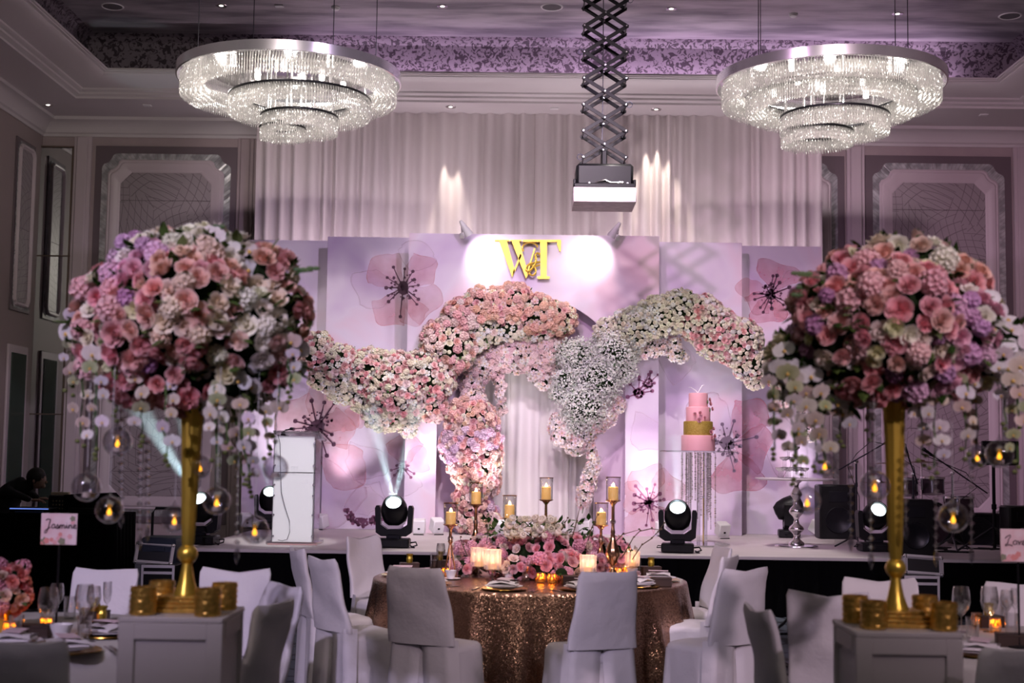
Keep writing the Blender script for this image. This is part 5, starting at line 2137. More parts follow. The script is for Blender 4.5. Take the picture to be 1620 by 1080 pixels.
# flight cases
alu = M('aluminium', (.75, .72, .74), .4, .3)
def flight_case(pl, label, pw, lid, body, Y, label2=''):
    """lid, body: pixel boxes (x0,y0,x1,y1)"""
    x0, x1 = P(body[0], 900, Y).x, P(body[2], 900, Y).x
    zt = P(body[0], body[1], Y).z
    t = thing('flight_case', label, 'flight case', ((x0 + x1) / 2, Y + .25, 0))
    wd = x1 - x0
    MB().box((0, 0, zt / 2), (wd, .5, zt), .01).build('body', black, t)
    for z in (.02, zt * .5, zt - .08, zt - .015):
        MB().box((0, -.252, z + .0), (wd - .04, .012, .03), .003).build('trim_strip', alu, t)
    for sx in (-1, 1):
        MB().box((sx * (wd / 2 - .01), -.252, zt / 2), (.025, .014, zt), .003).build('corner_edge', alu, t)
    p0, p1 = P(lid[0], lid[3], Y), P(lid[2], lid[1], Y)
    lw, lh = p1.x - p0.x, p1.z - p0.z
    cx = (p0.x + p1.x) / 2 - t.location.x
    R = Matrix.Rotation(-.25, 3, 'X') @ Matrix.Rotation(.06 * pw, 3, 'Y')
    root = Vector((cx, -.05, zt + lh / 2))
    lid_o = MB().box((0, .02, 0), (lw, .05, lh), .006, R).build('lid', black, t)
    lid_o.location = root
    for a, b in (((-1, -1), (1, -1)), ((1, -1), (1, 1)), ((1, 1), (-1, 1)), ((-1, 1), (-1, -1))):
        A = R @ Vector((a[0] * lw / 2, -.012, a[1] * lh / 2))
        B = R @ Vector((b[0] * lw / 2, -.012, b[1] * lh / 2))
        MB().cyl(A, B, .022, n=4).build('lid_edge', alu, lid_o, 0)
        MB().sphere(A, .024, 8, 6).build('ball_corner', chrome, lid_o)
    return t


flight_case(None, 'black flight case with silver edges and open lid, below the left end of the stage', 1, (207, 862, 265, 891), (224, 893, 276, 935), 14.0)
flight_case(None, 'black flight case with silver edges and open lid, behind the right gold cups', 1, (1441, 882, 1498, 908), (1431, 910, 1486, 945), 13.8)
# trolley with crate
q = Vector((P(262, 850, 14.6).x, 14.45, 0))
t = thing('crate_trolley', 'black tubular trolley carrying a dark blue crate beside the left gold vase', 'trolley', q)
zt = P(262, 804, 14.6).z
MB().tube([(-.16, .2, .1), (-.16, .2, zt - .05), (-.13, .2, zt), (.2, .2, zt), (.23, .2, zt - .05), (.23, .2, .1)], .015, 8).build('handle', black, t)
MB().box((.03, -.05, .12), (.42, .5, .03), .006).build('platform', black, t)
MB().box((.03, -.05, .14 + .33), (.36, .4, .66), .02).box((.03, -.26, .68), (.14, .02, .04)).build('crate', M('dark_blue_plastic', (.012, .02, .04), .5), t)
for sx in (-.14, .2):
    MB().cyl((sx, .1, .05), (sx + .03, .1, .05), .05, n=12).cyl((sx, -.2, .05), (sx + .03, -.2, .05), .05, n=12).build('wheel', black, t)

# control desk, console, person
Yd = 14.6
x0, x1 = P(-60, 800, Yd).x, P(182, 800, Yd).x
zd = P(100, 812, Yd).z
t = thing('control_desk', 'control desk under a long black cloth at the left wall', 'desk', ((x0 + x1) / 2, Yd + .4, 0))
wd = x1 - x0
vs, fs = [], []
N = 120
per = []
for i in range(N + 1):
    s_ = i / N * (wd + 1.6)
    if s_ < .8:
        p_ = (-wd / 2, .4 - s_)
        nrm = (-1, 0)
    elif s_ < .8 + wd:
        p_ = (-wd / 2 + s_ - .8, -.4)
        nrm = (0, -1)
    else:
        p_ = (wd / 2, -.4 + s_ - .8 - wd)
        nrm = (1, 0)
    f_ = .02 * math.sin(i * 1.3)
    vs += [(p_[0], p_[1], zd - .02), (p_[0] + nrm[0] * (f_ + .03), p_[1] + nrm[1] * (f_ + .03), .01)]
for i in range(N):
    fs.append((2 * i, 2 * i + 1, 2 * i + 3, 2 * i + 2))
mb = MB().add(vs, fs).box((0, 0, zd - .02), (wd, .8, .03), .006)
mb.build('black_cloth', blackcloth, t)
xk0, xk1 = P(14, 808, Yd).x, P(78, 808, Yd).x
t = thing('laptop_keyboard', 'flat dark keyboard with a blue-lit front edge on the control desk', 'keyboard', ((xk0 + xk1) / 2, Yd + .15, zd))
MB().box((0, 0, .03), (xk1 - xk0, .3, .05), .01).build('case', black, t)
MB().box((0, -.153, .045), (xk1 - xk0 - .02, .006, .012)).build('light_strip', M('blue_led', (.1, .2, .8), .3, emit=(.16, .28, .9), estr=.7), t)
MB().box((0, -.153, .012), ((xk1 - xk0) * .7, .006, .02)).build('lower_strip', M('dim_blue', (.03, .06, .16), .3), t)
xc0, xc1 = P(76, 790, Yd + .3).x, P(116, 790, Yd + .3).x
t = thing('mixing_console', 'mixing console with pale top rail on the control desk', 'console', ((xc0 + xc1) / 2, Yd + .45, zd))
MB().box((0, 0, .09), (xc1 - xc0, .3, .18), .01).build('body', black, t)
MB().box((-.02, -.1, .20), (xc1 - xc0 - .08, .06, .035), .006).build('top_rail', M('beige_rail', (.4, .36, .26), .5), t)
g = random.Random(8)
for i in range(6):
    for j in range(3):
        MB().box((-.08 + i * .035, -.153, .04 + j * .04), (.018, .006, .018), .002).build('fader_button', M('dull_button', (.16, .14, .09), .5), t, 0)
t = thing('equipment_rack', 'black equipment rack under a cloth beside the mixing console', 'rack', (P(142, 790, Yd + .4).x, Yd + .5, 0))
zr = P(142, 779, Yd + .5).z
MB().prism([(-.26, .0), (.22, 0), (.26, zr - .06), (.2, zr), (-.24, zr - .02)], -.25, .2).build('cover', blackcloth, t, 30)
MB().box((.0, -.26, zr * .75), (.36, .02, .3), .008).build('front_panel', black, t)


def skin_body(name, verts, edges, radii, mat, parent, root=0, sub=2):
    me = bpy.data.meshes.new(name)
    me.from_pydata(verts, edges, [])
    me.materials.append(mat)
    o = bpy.data.objects.new(name, me)
    COL.objects.link(o)
    o.parent = parent
    sk = o.modifiers.new('skin', 'SKIN')
    for i, r in enumerate(radii):
        me.skin_vertices[0].data[i].radius = r if isinstance(r, tuple) else (r, r)
        me.skin_vertices[0].data[i].use_root = i == root
    sk.use_smooth_shade = True
    su = o.modifiers.new('sub', 'SUBSURF')
    su.levels = su.render_levels = sub
    return o


Yp = 15.75
hp = P(62, 757, Yp)
bp_ = P(27, 752, Yp)
t = thing('person', 'person in dark clothes bending over the control desk at the left', 'person', (bp_.x - .15, Yp, 0))
ox = t.location.x
hx = hp.x - ox
dark = M('dark_clothes', (.007, .007, .009), .9)
skinm = M('skin', (.30, .19, .15), .6)
zb = bp_.z
V = [(0, 0, .95), (.03, 0, 1.12), (.11, -.02, zb - .14), (.22, -.04, zb - .12), (hx - .10, -.06, zb - .13), (hx - .04, -.06, hp.z - .06),
     (.12, .19, zb - .15), (.26, .17, 1.18), (.42, -.05, 1.13), (.12, -.23, zb - .17), (.26, -.28, 1.18), (.44, -.33, 1.12),
     (0, .11, .9), (.02, .12, .5), (0, .12, .08), (.10, .12, .04), (0, -.11, .9), (.03, -.12, .5), (0, -.12, .08), (.10, -.12, .04)]
E = [(0, 1), (1, 2), (2, 3), (3, 4), (4, 5), (2, 6), (6, 7), (7, 8), (2, 9), (9, 10), (10, 11), (0, 12), (12, 13), (13, 14), (14, 15), (0, 16), (16, 17), (17, 18), (18, 19)]
R_ = [.15, .14, (.16, .13), .12, .06, .05, .07, .048, .035, .07, .048, .035, .09, .065, .045, .035, .09, .065, .045, .035]
skin_body('body', V, E, R_, dark, t)
mb = MB()
mb.sphere((hx, -.06, hp.z - .005), .098, 14, 10, sc=(1.05, .8, 1.12))
mb.sphere((hx + .098, -.06, hp.z - .035), .018, 6, 5, sc=(1.2, .7, 1))       # nose
mb.sphere((hx + .07, -.06, hp.z - .08), .03, 8, 6)                          # chin
mb.sphere((hx - .01, -.14, hp.z - .02), .022, 6, 5, sc=(.8, .4, 1.3))
mb.sphere((hx + .07, -.12, hp.z - .005), .010, 6, 4)
mb.build('head', skinm, t, 180)
MB().sphere((hx - .015, -.06, hp.z + .02), .108, 14, 10, sc=(1.05, .85, 1.05)).sphere((hx - .05, -.06, hp.z - .03), .08, 10, 8).build('hair', M('black_hair', (.006, .005, .005), .6), t, 180)
for (wx, wy, wz) in ((.42, -.05, 1.13), (.44, -.33, 1.12)):
    mb = MB().box((.06, 0, 0), (.09, .08, .03), .012)
    for k in range(4):
        yk = -.03 + k * .02
        L = (.06, .075, .07, .055)[k]
        mb.tube([(.10, yk, 0), (.10 + L * .5, yk, -.005), (.10 + L, yk, -.03)], [.009, .008, .006], 6)
    mb.tube([(.03, .035, 0), (.06, .06, -.01), (.085, .065, -.02)], [.011, .009, .007], 6)
    mb.build('hand', skinm, t).location = (wx, wy, wz)
# ================================================================== TABLES AND CHAIRS
def sequin_material():
    m = M('rose_gold_sequin', (.44, .26, .18), .22, .95)
    nt = m.node_tree
    b = nt.nodes['Principled BSDF']
    tc = nt.nodes.new('ShaderNodeTexCoord')
    v = nt.nodes.new('ShaderNodeTexVoronoi')
    v.inputs['Scale'].default_value = 240
    nt.links.new(tc.outputs['Object'], v.inputs['Vector'])
    sub = nt.nodes.new('ShaderNodeVectorMath')
    sub.operation = 'SUBTRACT'
    sub.inputs[1].default_value = (.5, .5, .5)
    nt.links.new(v.outputs['Color'], sub.inputs[0])
    sc = nt.nodes.new('ShaderNodeVectorMath')
    sc.operation = 'SCALE'
    sc.inputs['Scale'].default_value = .62
    nt.links.new(sub.outputs[0], sc.inputs[0])
    ge = nt.nodes.new('ShaderNodeNewGeometry')
    ad = nt.nodes.new('ShaderNodeVectorMath')
    nt.links.new(ge.outputs['Normal'], ad.inputs[0])
    nt.links.new(sc.outputs[0], ad.inputs[1])
    nm = nt.nodes.new('ShaderNodeVectorMath')
    nm.operation = 'NORMALIZE'
    nt.links.new(ad.outputs[0], nm.inputs[0])
    nt.links.new(nm.outputs[0], b.inputs['Normal'])
    return m


def cloth(name, label, c, R, zt, mat, flare=.12, folds=18, amp=.035, seed=1):
    g = random.Random(seed)
    mb = MB()
    N = 160
    ph = [g.uniform(0, 6.28) for _ in range(4)]
    rows = [(.0, zt, 0), (R * .5, zt, 0), (R - .02, zt, 0), (R - .004, zt - .006, 0), (R + .004, zt - .03, .03)]
    for k in range(1, 9):
        t = k / 8
        rows.append((R + .008 + flare * t ** 1.2, zt - .03 - (zt - .04) * t, t))
    vs, fs = [], []
    for (r, z, t) in rows:
        for i in range(N):
            a = 2 * PI * i / N
            w_ = math.sin(folds * a + ph[0] + .8 * math.sin(3 * a + ph[1])) + .5 * math.sin(folds * 1.7 * a + ph[2])
            rr = r + amp * w_ * (min(1, t * 1.3)) if t else r
            vs.append((rr * math.cos(a), rr * math.sin(a), z))
    for k in range(len(rows) - 1):
        for i in range(N):
            j = (i + 1) % N
            fs.append((k * N + i, k * N + j, (k + 1) * N + j, (k + 1) * N + i))
    mb.add(vs, fs)
    o = mb.build(name, mat, None, 60)
    o.location = c
    return tag(o, label, 'tablecloth')


TZ = .765
TC = Vector((.055, 10.55, 0))
TR = 1.2
cloth('tablecloth', 'floor-length rose gold sequin tablecloth on the middle round table', TC, TR, TZ, sequin_material(), .10, 26, .045, 3)
white_cloth = M('white_tablecloth', (.66, .64, .60), .8, bump=(50, .1))
LT, RT_ = Vector((-2.62, 7.0, 0)), Vector((2.72, 7.05, 0))
cloth('tablecloth', 'white tablecloth on the round table at the left edge', LT, .92, TZ, white_cloth, .06, 20, .018, 4)
cloth('tablecloth', 'white tablecloth on the round table at the right edge', RT_, .92, TZ, white_cloth, .06, 20, .018, 5)


def chair_parts(t, seed, mat, lean=.09, hgt=.99):
    """covered banquet chair; the sitter faces +y, back at -y"""
    g = random.Random(seed)
    w0, w1, th = .225, .205, .03
    mb = MB()
    rows = 14
    N = 28
    vs, fs = [], []
    for k in range(rows + 1):
        t_ = k / rows
        z = .52 + (hgt - .52) * t_
        hw_ = w0 + (w1 - w0) * t_ + .012 * math.sin(t_ * 3 + seed)
        yc = -.225 - lean * t_ ** 1.2
        tk = th * (1 - .25 * t_)
        if k == rows:
            hw_ -= .012
            tk *= .5
        for i in range(N):
            a = 2 * PI * i / N
            ca, sa = math.cos(a), math.sin(a)
            x = hw_ * math.copysign(abs(ca) ** .35, ca)
            y = yc + tk * math.copysign(abs(sa) ** .6, sa) - .030 * (1 - (x / w0) ** 2) * (.4 + .6 * t_)
            y += .009 * math.sin(9 * x + 7 * z + seed) + .006 * math.sin(21 * z + 13 * x + seed * 2)
            zz = z + (.022 * (x / w1) ** 2 + .006 * math.sin(x * 18 + seed)) * (t_ > .75)
            vs.append((x, y, zz))
    for k in range(rows):
        for i in range(N):
            j = (i + 1) % N
            fs.append((k * N + i, k * N + j, (k + 1) * N + j, (k + 1) * N + i))
    vs.append((0, -.215 - lean - .03, hgt - .004))
    for i in range(N):
        fs.append((rows * N + i, rows * N + (i + 1) % N, len(vs) - 1))
    mb.add(vs, fs)
    mb.build('backrest', mat, t, 60)
    # seat cushion
    mb = MB()
    vs, fs = [], []
    prof = [(1.0, .43), (1.02, .46), (1.0, .49), (.93, .506), (.6, .516), (0, .519)]
    for (s_, z) in prof:
        for i in range(N):
            a = 2 * PI * i / N
            ca, sa = math.cos(a), math.sin(a)
            x = .232 * s_ * math.copysign(abs(ca) ** .45, ca)
            y = .22 * s_ * math.copysign(abs(sa) ** .45, sa) - .0
            vs.append((x, y, z + .004 * math.sin(14 * x + 9 * y + seed)))
    for k in range(len(prof) - 1):
        for i in range(N):
            j = (i + 1) % N
            fs.append((k * N + i, k * N + j, (k + 1) * N + j, (k + 1) * N + i))
    mb.add(vs, fs)
    mb.build('seat', mat, t, 60)
    # skirt: front and sides
    mb = MB()
    N2, K = 60, 7
    vs, fs = [], []
    for k in range(K + 1):
        t_ = k / K
        z = .47 - (.47 - .012) * t_
        for i in range(N2 + 1):
            a = -PI / 2 + .85 + (2 * PI - 1.7) * i / N2
            ca, sa = math.cos(a), math.sin(a)
            f_ = 1 + .10 * t_
            x = .235 * f_ * math.copysign(abs(ca) ** .4, ca)
            y = .225 * f_ * math.copysign(abs(sa) ** .4, sa)
            r = math.hypot(x, y)
            d = .016 * t_ * math.sin(a * 8 + seed) + .010 * t_ * math.sin(a * 17 + seed * 3)
            vs.append((x * (1 + d / r), y * (1 + d / r), z))
    n = N2 + 1
    for k in range(K):
        for i in range(N2):
            fs.append((k * n + i, k * n + i + 1, (k + 1) * n + i + 1, (k + 1) * n + i))
    mb.add(vs, fs)
    mb.build('skirt', mat, t, 60)
    # back tails with the inverted pleat between them
    for sg in (-1, 1):
        mb = MB()
        vs, fs = [], []
        M_ = 10
        for k in range(K + 1):
            t_ = k / K
            z = .55 - (.55 - .012) * t_
            x0 = .004 + .030 * t_
            x1 = .235 + .045 * t_
            for i in range(M_ + 1):
                u = i / M_
                x = x0 + (x1 - x0) * u
                y = -.250 - .015 * t_ + .012 * t_ * math.sin(u * 7 + seed + sg) + (.03 * (1 - u * 6) if u < .16 else 0) * (1 if t_ > .1 else 0)
                if u > .85:
                    y += (u - .85) * .5
                vs.append((sg * x, y, z))
        n = M_ + 1
        for k in range(K):
            for i in range(M_):
                q = (k * n + i, k * n + i + 1, (k + 1) * n + i + 1, (k + 1) * n + i)
                fs.append(q if sg > 0 else tuple(reversed(q)))
        mb.add(vs, fs)
        mb.build('back_tail', mat, t, 60, False)
    mb = MB()
    mb.add([(-.20, -.215, .52), (.20, -.215, .52), (.22, -.225, .012), (-.22, -.225, .012)], [(0, 1, 2, 3)])
    mb.build('pleat_inset', mat, t, 0, False)


def chair(px, py_top, Y, face, label, group, seed, mat=None, hgt=.99):
    """backrest top centre at pixel column px at depth Y; face: world angle of the seat direction in degrees (90 = away)"""
    p = P(px, py_top, Y)
    a = math.radians(face - 90)
    R = Matrix.Rotation(a, 3, 'Z')
    off = R @ Vector((0, -.30, 0))
    t = thing('banquet_chair', label, 'chair', (p.x - off.x, Y - off.y, 0), a, group)
    chair_parts(t, seed, mat or satin, hgt=hgt)
    return t


GM = 'covered chairs around the sequin table'
def face_to(px, Y, c, add=0):
    p = P(px, 900, Y)
    return math.degrees(math.atan2(c.y - Y, c.x - p.x)) + add


chair(659, 905, 8.55, face_to(659, 8.55, TC, -6), 'white covered chair at the near left of the sequin table, seen square from behind', GM, 1)
chair(961, 908, 8.45, face_to(961, 8.45, TC, 8), 'white covered chair at the near right of the sequin table, seen square from behind', GM, 2)
chair(514, 888, 9.15, face_to(514, 9.15, TC, -8), 'white covered chair left of the sequin table, back turned at an angle', GM, 3)
chair(474, 877, 9.95, face_to(474, 9.95, TC, 4), 'white covered chair seen almost edge-on at the left of the sequin table', GM, 4)
chair(575, 865, 11.45, face_to(575, 11.45, TC, 0), 'white covered chair furthest back at the left of the sequin table', GM, 5)
chair(1176, 900, 8.75, face_to(1176, 8.75, TC, 0), 'white covered chair right of the sequin table with its back turned half away', GM, 6)
chair(1150, 880, 9.9, face_to(1150, 9.9, TC, 0), 'white covered chair behind the half-turned right chair, its seat towards the table', GM, 7)
chair(1140, 871, 10.9, face_to(1140, 10.9, TC, 0), 'white covered chair furthest back on the right of the sequin table', GM, 8)
GL, GR = 'covered chairs at the left table', 'covered chairs at the right table'
chair(166, 914, 8.05, 268, 'white covered chair behind the glasses of the left table', GL, 9)
chair(372, 920, 8.1, 262, 'white covered chair just behind the gold cups of the left pedestal', GL, 11)
chair(444, 935, 7.25, 215, 'white covered chair with a slanting back peeking out behind a closer one', GL, 13)
chair(429, 966, 6.45, 165, 'close white covered chair whose back rim curves beside the left pedestal', GL, 14)
chair(25, 1016, 5.05, 95, 'large shadowed chair back cropped by the lower left corner', GL, 15)
chair(1206, 972, 6.5, 10, 'white covered chair seen from its narrow side, right of the sequin table', GR, 16)
chair(1310, 940, 7.25, 75, 'white covered chair half hidden behind the right pedestal', GR, 17)
chair(1392, 925, 8.1, 262, 'white covered chair behind the right pedestal cups', GR, 18)
chair(1616, 924, 8.0, 262, 'white covered chair at the right edge behind the glasses', GR, 19)
chair(1630, 1032, 5.25, 88, 'dim chair back cropped by the lower right corner', GR, 20)

# ---- pedestals
pedm = M('pedestal_white', (.62, .58, .58), .45, bump=(30, .03))


def pedestal(x0, x1, y0, y1, h, label):
    cx, cy = (x0 + x1) / 2, (y0 + y1) / 2
    W, D = x1 - x0, y1 - y0
    t = thing('display_pedestal', label, 'pedestal', (cx, cy, 0))
    MB().box((0, 0, h / 2), (W - .03, D - .03, h - .004), .004).build('body', pedm, t)
    MB().box((0, 0, h - .012), (W, D, .024), .005).build('top', pedm, t)
    for (s_, ax) in ((-1, 'y'), (1, 'x'), (-1, 'x')):
        mb = MB()
        L = W if ax == 'y' else D
        f_ = .065
        zt_ = h - .024
        for bx in ((0, zt_ - f_ / 2, L - 2 * f_ - .002, f_), (0, .06, L - 2 * f_ - .002, .12), (-(L / 2 - f_ / 2) + .001, zt_ / 2, f_, zt_), (L / 2 - f_ / 2 - .001, zt_ / 2, f_, zt_)):
            if ax == 'y':
                mb.box((bx[0], s_ * (D / 2 - .009), bx[1]), (bx[2], .016, bx[3]), .002)
            else:
                mb.box((s_ * (W / 2 - .009), bx[0], bx[1]), (.016, bx[2] - (.034 if bx[3] == zt_ else 0), bx[3]), .002)
        mb.build('panel_frame', pedm, t, 0)
    return t


PH = 1.035
pl = (P(186, 1000, 5.5).x, P(352, 1000, 5.5).x, 5.5, 5.93)
pr = (P(1354, 1000, 5.46).x, P(1524, 1000, 5.46).x, 5.46, 5.88)
pedestal(*pl, PH, 'white panelled pedestal carrying the left tall floral arrangement')
pedestal(*pr, PH - .01, 'white panelled pedestal carrying the right tall floral arrangement')


def cup_mesh():
    mb = MB()
    prof = [(0, 0), (.048, 0)]
    for k in range(5):
        z = k * .022
        prof += [(.052, z + .003), (.055, z + .011), (.052, z + .019)]
    prof += [(.053, .112), (.050, .112), (.048, .02), (0, .015)]
    mb.lathe(prof, n=28)
    return mb.mesh('gold_cup_mesh', M('gold_mercury', (.86, .52, .12), .3, .8, noise=(40, (.60, .38, .08), 3), bump=(35, .35)), 50)


CUP = cup_mesh()


def gold_cup(px, py, Y, z, label, group):
    p = P(px, py, Y)
    o = inst('gold_votive_cup', CUP, None, (p.x, Y, z))
    return tag(o, label, 'candle cup', group)


GCL, GCR = 'ribbed gold cups on the left pedestal', 'ribbed gold cups on the right pedestal'
for (px, Y, l) in ((227, 5.58, 'front left'), (329, 5.56, 'front right'), (256, 5.84, 'back left'), (355, 5.80, 'back right')):
    gold_cup(px, 950, Y, PH, 'ribbed gold votive cup, %s of the vase on the left pedestal' % l, GCL)
for (px, Y, l) in ((1382, 5.56, 'front left'), (1493, 5.54, 'front right'), (1353, 5.76, 'back left'), (1463, 5.80, 'back right')):
    gold_cup(px, 950, Y, PH - .01, 'ribbed gold votive cup, %s of the vase on the right pedestal' % l, GCR)


def tall_vase(px, Y, z0, ztop, label):
    p = P(px, 900, Y)
    t = thing('gold_flower_stand', label, 'flower stand', (p.x, Y, z0))
    H = ztop - z0
    mb = MB()
    for (s_, z, h) in ((.30, 0, .02), (.27, .02, .016), (.24, .036, .016), (.20, .052, .014)):
        mb.box((0, 0, z + h / 2), (s_, s_ * .75, h), .004)
    mb.build('stepped_base', MATS['gold_mercury'], t)
    MB().lathe([(.052, .066), (.05, .075), (.034, .12), (.024, .17), (.020, .195), (.03, .205)], n=12).build('foot', gold, t, 30)
    MB().sphere((0, 0, .235), .042, 20, 14, sc=(1, 1, .95)).build('ball', gold, t, 180)
    prof = [(.022, .265), (.026, .28), (.030, .35), (.034, .45), (.037, H * .62), (.042, H * .8), (.050, H - .02), (.052, H), (.048, H), (.0, H - .08)]
    MB().lathe(prof, n=10).build('flute', gold, t, 20)
    return t


VL = P(296, 900, 5.74)
VR = P(1417, 900, 5.68)
zl, zr_ = P(300, 632, 5.74).z, P(1420, 622, 5.68).z
tall_vase(296, 5.74, PH, zl, 'tall gold fluted stand holding up the left flower ball')
tall_vase(1417, 5.68, PH - .01, zr_, 'tall gold fluted stand holding up the right flower ball')


# ---- tall flower balls
SPEC2 = {
    'pink': [(4, 'rose', .046, (.90, .50, .52)), (2, 'hydrangea', .058, (.92, .62, .62)), (2, 'rose', .044, (.90, .60, .54)), (2, 'garden_rose', .045, (.92, .82, .70)), (1, 'carnation', .04, (.62, .36, .56)), (1, 'garden_rose', .042, (.78, .78, .52))],
    'lilac': [(2, 'hydrangea', .058, (.84, .60, .74)), (3, 'rose', .044, (.88, .56, .64)), (1, 'carnation', .045, (.66, .42, .62)), (1, 'garden_rose', .045, (.92, .86, .76))],
    'white': [(3, 'garden_rose', .048, (.92, .89, .76)), (2, 'hydrangea', .055, (.90, .90, .76)), (2, 'orchid', .05, (.93, .91, .89)), (2, 'rose', .044, (.92, .70, .62))],
    'peach': [(3, 'rose', .046, (.92, .62, .52)), (2, 'rose', .044, (.90, .52, .50)), (2, 'garden_rose', .045, (.93, .80, .66)), (1, 'hydrangea', .055, (.92, .76, .62))],
    'orchid': [(5, 'orchid', .055, (.92, .90, .88)), (1, 'orchid', .05, (.90, .85, .87)), (1, 'garden_rose', .04, (.78, .74, .50))],
    'deep': [(3, 'rose', .044, (.80, .40, .40)), (2, 'rose', .04, (.84, .48, .46)), (1, 'hydrangea', .055, (.88, .60, .55)), (1, 'orchid', .05, (.9, .87, .85))],
}


def ball_spheres(lst, Y):
    return [(P(px, py, Y + dy), r * Y / F, tg) for (px, py, r, dy, tg) in lst]


t = thing('flower_ball', 'left tall arrangement, a ball of pink, peach, lilac and white blooms', 'floral arrangement', P(300, 500, 5.74))
sp_ = ball_spheres([(300, 420, 52, 0, 'white'), (235, 430, 55, 0, 'lilac'), (255, 410, 45, .02, 'pink'), (360, 430, 58, 0, 'white'), (415, 440, 52, 0, 'peach'), (190, 470, 55, 0, 'pink'), (330, 400, 42, 0, 'white'),
                    (320, 385, 26, 0, 'pink'), (180, 535, 60, 0, 'pink'), (240, 520, 80, -.10, 'pink'), (310, 490, 95, -.14, 'peach'), (380, 520, 80, -.08, 'white'), (430, 500, 58, 0, 'peach'), (160, 500, 40, 0, 'white'),
                    (430, 560, 50, 0, 'orchid'), (370, 580, 60, -.05, 'orchid'), (210, 580, 56, -.05, 'pink'), (290, 580, 70, -.05, 'deep'), (250, 450, 70, -.05, 'lilac'), (420, 575, 40, -.04, 'deep'), (140, 520, 34, 0, 'orchid'),
                    (300, 500, 110, .12, 'pink')], 5.74)
cluster(t, sp_, SPEC2, 330, 51, back=.5, spacing=.64, leaves=900, leaf_size=.055, leafcols=((.03, .06, .015), (.07, .12, .03), (.13, .17, .06)), core=.8)
tb2 = thing('flower_ball', 'right tall arrangement, a ball of dusky pink roses, lilac and white blooms', 'floral arrangement', P(1410, 510, 5.68))
sp2 = ball_spheres([(1400, 430, 50, 0, 'pink'), (1345, 450, 52, 0, 'pink'), (1455, 430, 50, 0, 'white'), (1510, 460, 54, 0, 'peach'), (1300, 480, 44, 0, 'pink'), (1430, 400, 30, 0, 'white'), (1340, 520, 75, -.08, 'pink'),
                    (1420, 510, 95, -.14, 'pink'), (1500, 520, 75, -.08, 'lilac'), (1310, 540, 55, -.02, 'lilac'), (1550, 500, 40, 0, 'orchid'), (1555, 560, 48, 0, 'orchid'), (1460, 560, 65, -.1, 'lilac'), (1510, 580, 45, -.04, 'deep'),
                    (1290, 590, 50, 0, 'orchid'), (1370, 580, 60, -.08, 'deep'), (1250, 570, 34, 0, 'orchid'), (1590, 540, 36, 0, 'orchid'), (1440, 600, 40, -.02, 'pink'), (1320, 610, 44, 0, 'orchid'), (1600, 590, 24, 0, 'orchid'),
                    (1420, 500, 110, .12, 'pink')], 5.68)
cluster(tb2, sp2, SPEC2, 330, 52, back=.5, spacing=.64, leaves=1000, leaf_size=.055, leafcols=((.03, .06, .015), (.08, .13, .03), (.14, .18, .07)), core=.8)


def orchid_spray(parent, px, py, length, Y, seed, sway=0):
    """hanging orchid spray as parts of the arrangement"""
    g = random.Random(seed)
    L0 = Vector(parent.location)
    pts = [P(px + sway * (k / 6) ** 2 + g.uniform(-3, 3), py + length * k / 6, Y) - L0 for k in range(7)]
    MB().tube(pts, .004, 5).build('hanging_stem', leafm, parent)
    n = int(length / 19)
    for k in range(n):
        f_ = k / n * 6
        i = min(5, int(f_))
        p = pts[i].lerp(pts[i + 1], f_ - i) + Vector((g.uniform(-.035, .035), g.uniform(-.03, .01), 0))
        q = Vector((g.uniform(-.7, .7), -1, g.uniform(-.4, .3))).to_track_quat('Z', 'Y')
        c = g.choice(((.80, .77, .72), (.76, .72, .74), (.52, .56, .36), (.66, .56, .50), (.72, .66, .56)))
        inst('orchid', ORCH, parent, p, .048 * g.uniform(.7, 1.1) * (1 - .35 * k / n), q, blossom_tint(c, g))
    for k in range(3):
        p = pts[-1] + Vector((g.uniform(-.02, .02), 0, -.02 * k))
        inst('bud', BUD, parent, p, .012, Vector((0, -.3, -1)).to_track_quat('Z', 'Y'), (.22, .26, .10))


for i, (px, py, L, sw) in enumerate(((132, 560, 130, -6), (152, 560, 150, 0), (118, 500, 110, -8), (225, 600, 90, 0), (262, 610, 110, 0), (340, 610, 110, 4), (372, 600, 150, 10), (395, 600, 170, 0), (440, 600, 90, -6), (418, 590, 120, 4),
                                     (456, 540, 80, 5), (320, 620, 60, 0), (185, 590, 60, 0), (355, 620, 80, 6), (383, 640, 110, 10))):
    orchid_spray(t, px, py, L, 5.74 + rnd.uniform(-.25, .1), 60 + i, sw)
for i, (px, py, L, sw) in enumerate(((1222, 560, 150, 4), (1250, 590, 130, 6), (1285, 610, 120, 6), (1262, 600, 150, 0), (1300, 620, 110, 4), (1330, 610, 80, 0), (1480, 610, 130, -4), (1455, 610, 110, 4), (1530, 600, 110, -4), (1546, 590, 130, 0),
                                     (1585, 560, 110, 6), (1605, 540, 120, 8), (1610, 580, 150, 0), (1240, 540, 110, 0), (1375, 620, 60, 0))):
    orchid_spray(tb2, px, py, L, 5.68 + rnd.uniform(-.25, .1), 90 + i, sw)
# stray twigs of green
for (par, pts, Y) in ((t, [(455, 440), (475, 430), (495, 428)], 5.7), (tb2, [(1300, 440), (1275, 436), (1262, 436)], 5.6), (tb2, [(1297, 450), (1270, 458), (1262, 470)], 5.6), (t, [(318, 395), (335, 368), (345, 362)], 5.7)):
    pp_ = [P(*p, Y) - Vector(par.location) for p in pts]
    mb = MB().tube(pp_, .004, 5)
    for p in pp_[1:]:
        for s_ in (-1, 1):
            mb.sphere(p + Vector((.012 * s_, 0, .01)), .014, 6, 4, sc=(1.3, .3, .7))
    mb.build('leaf_twig', leafm, par)

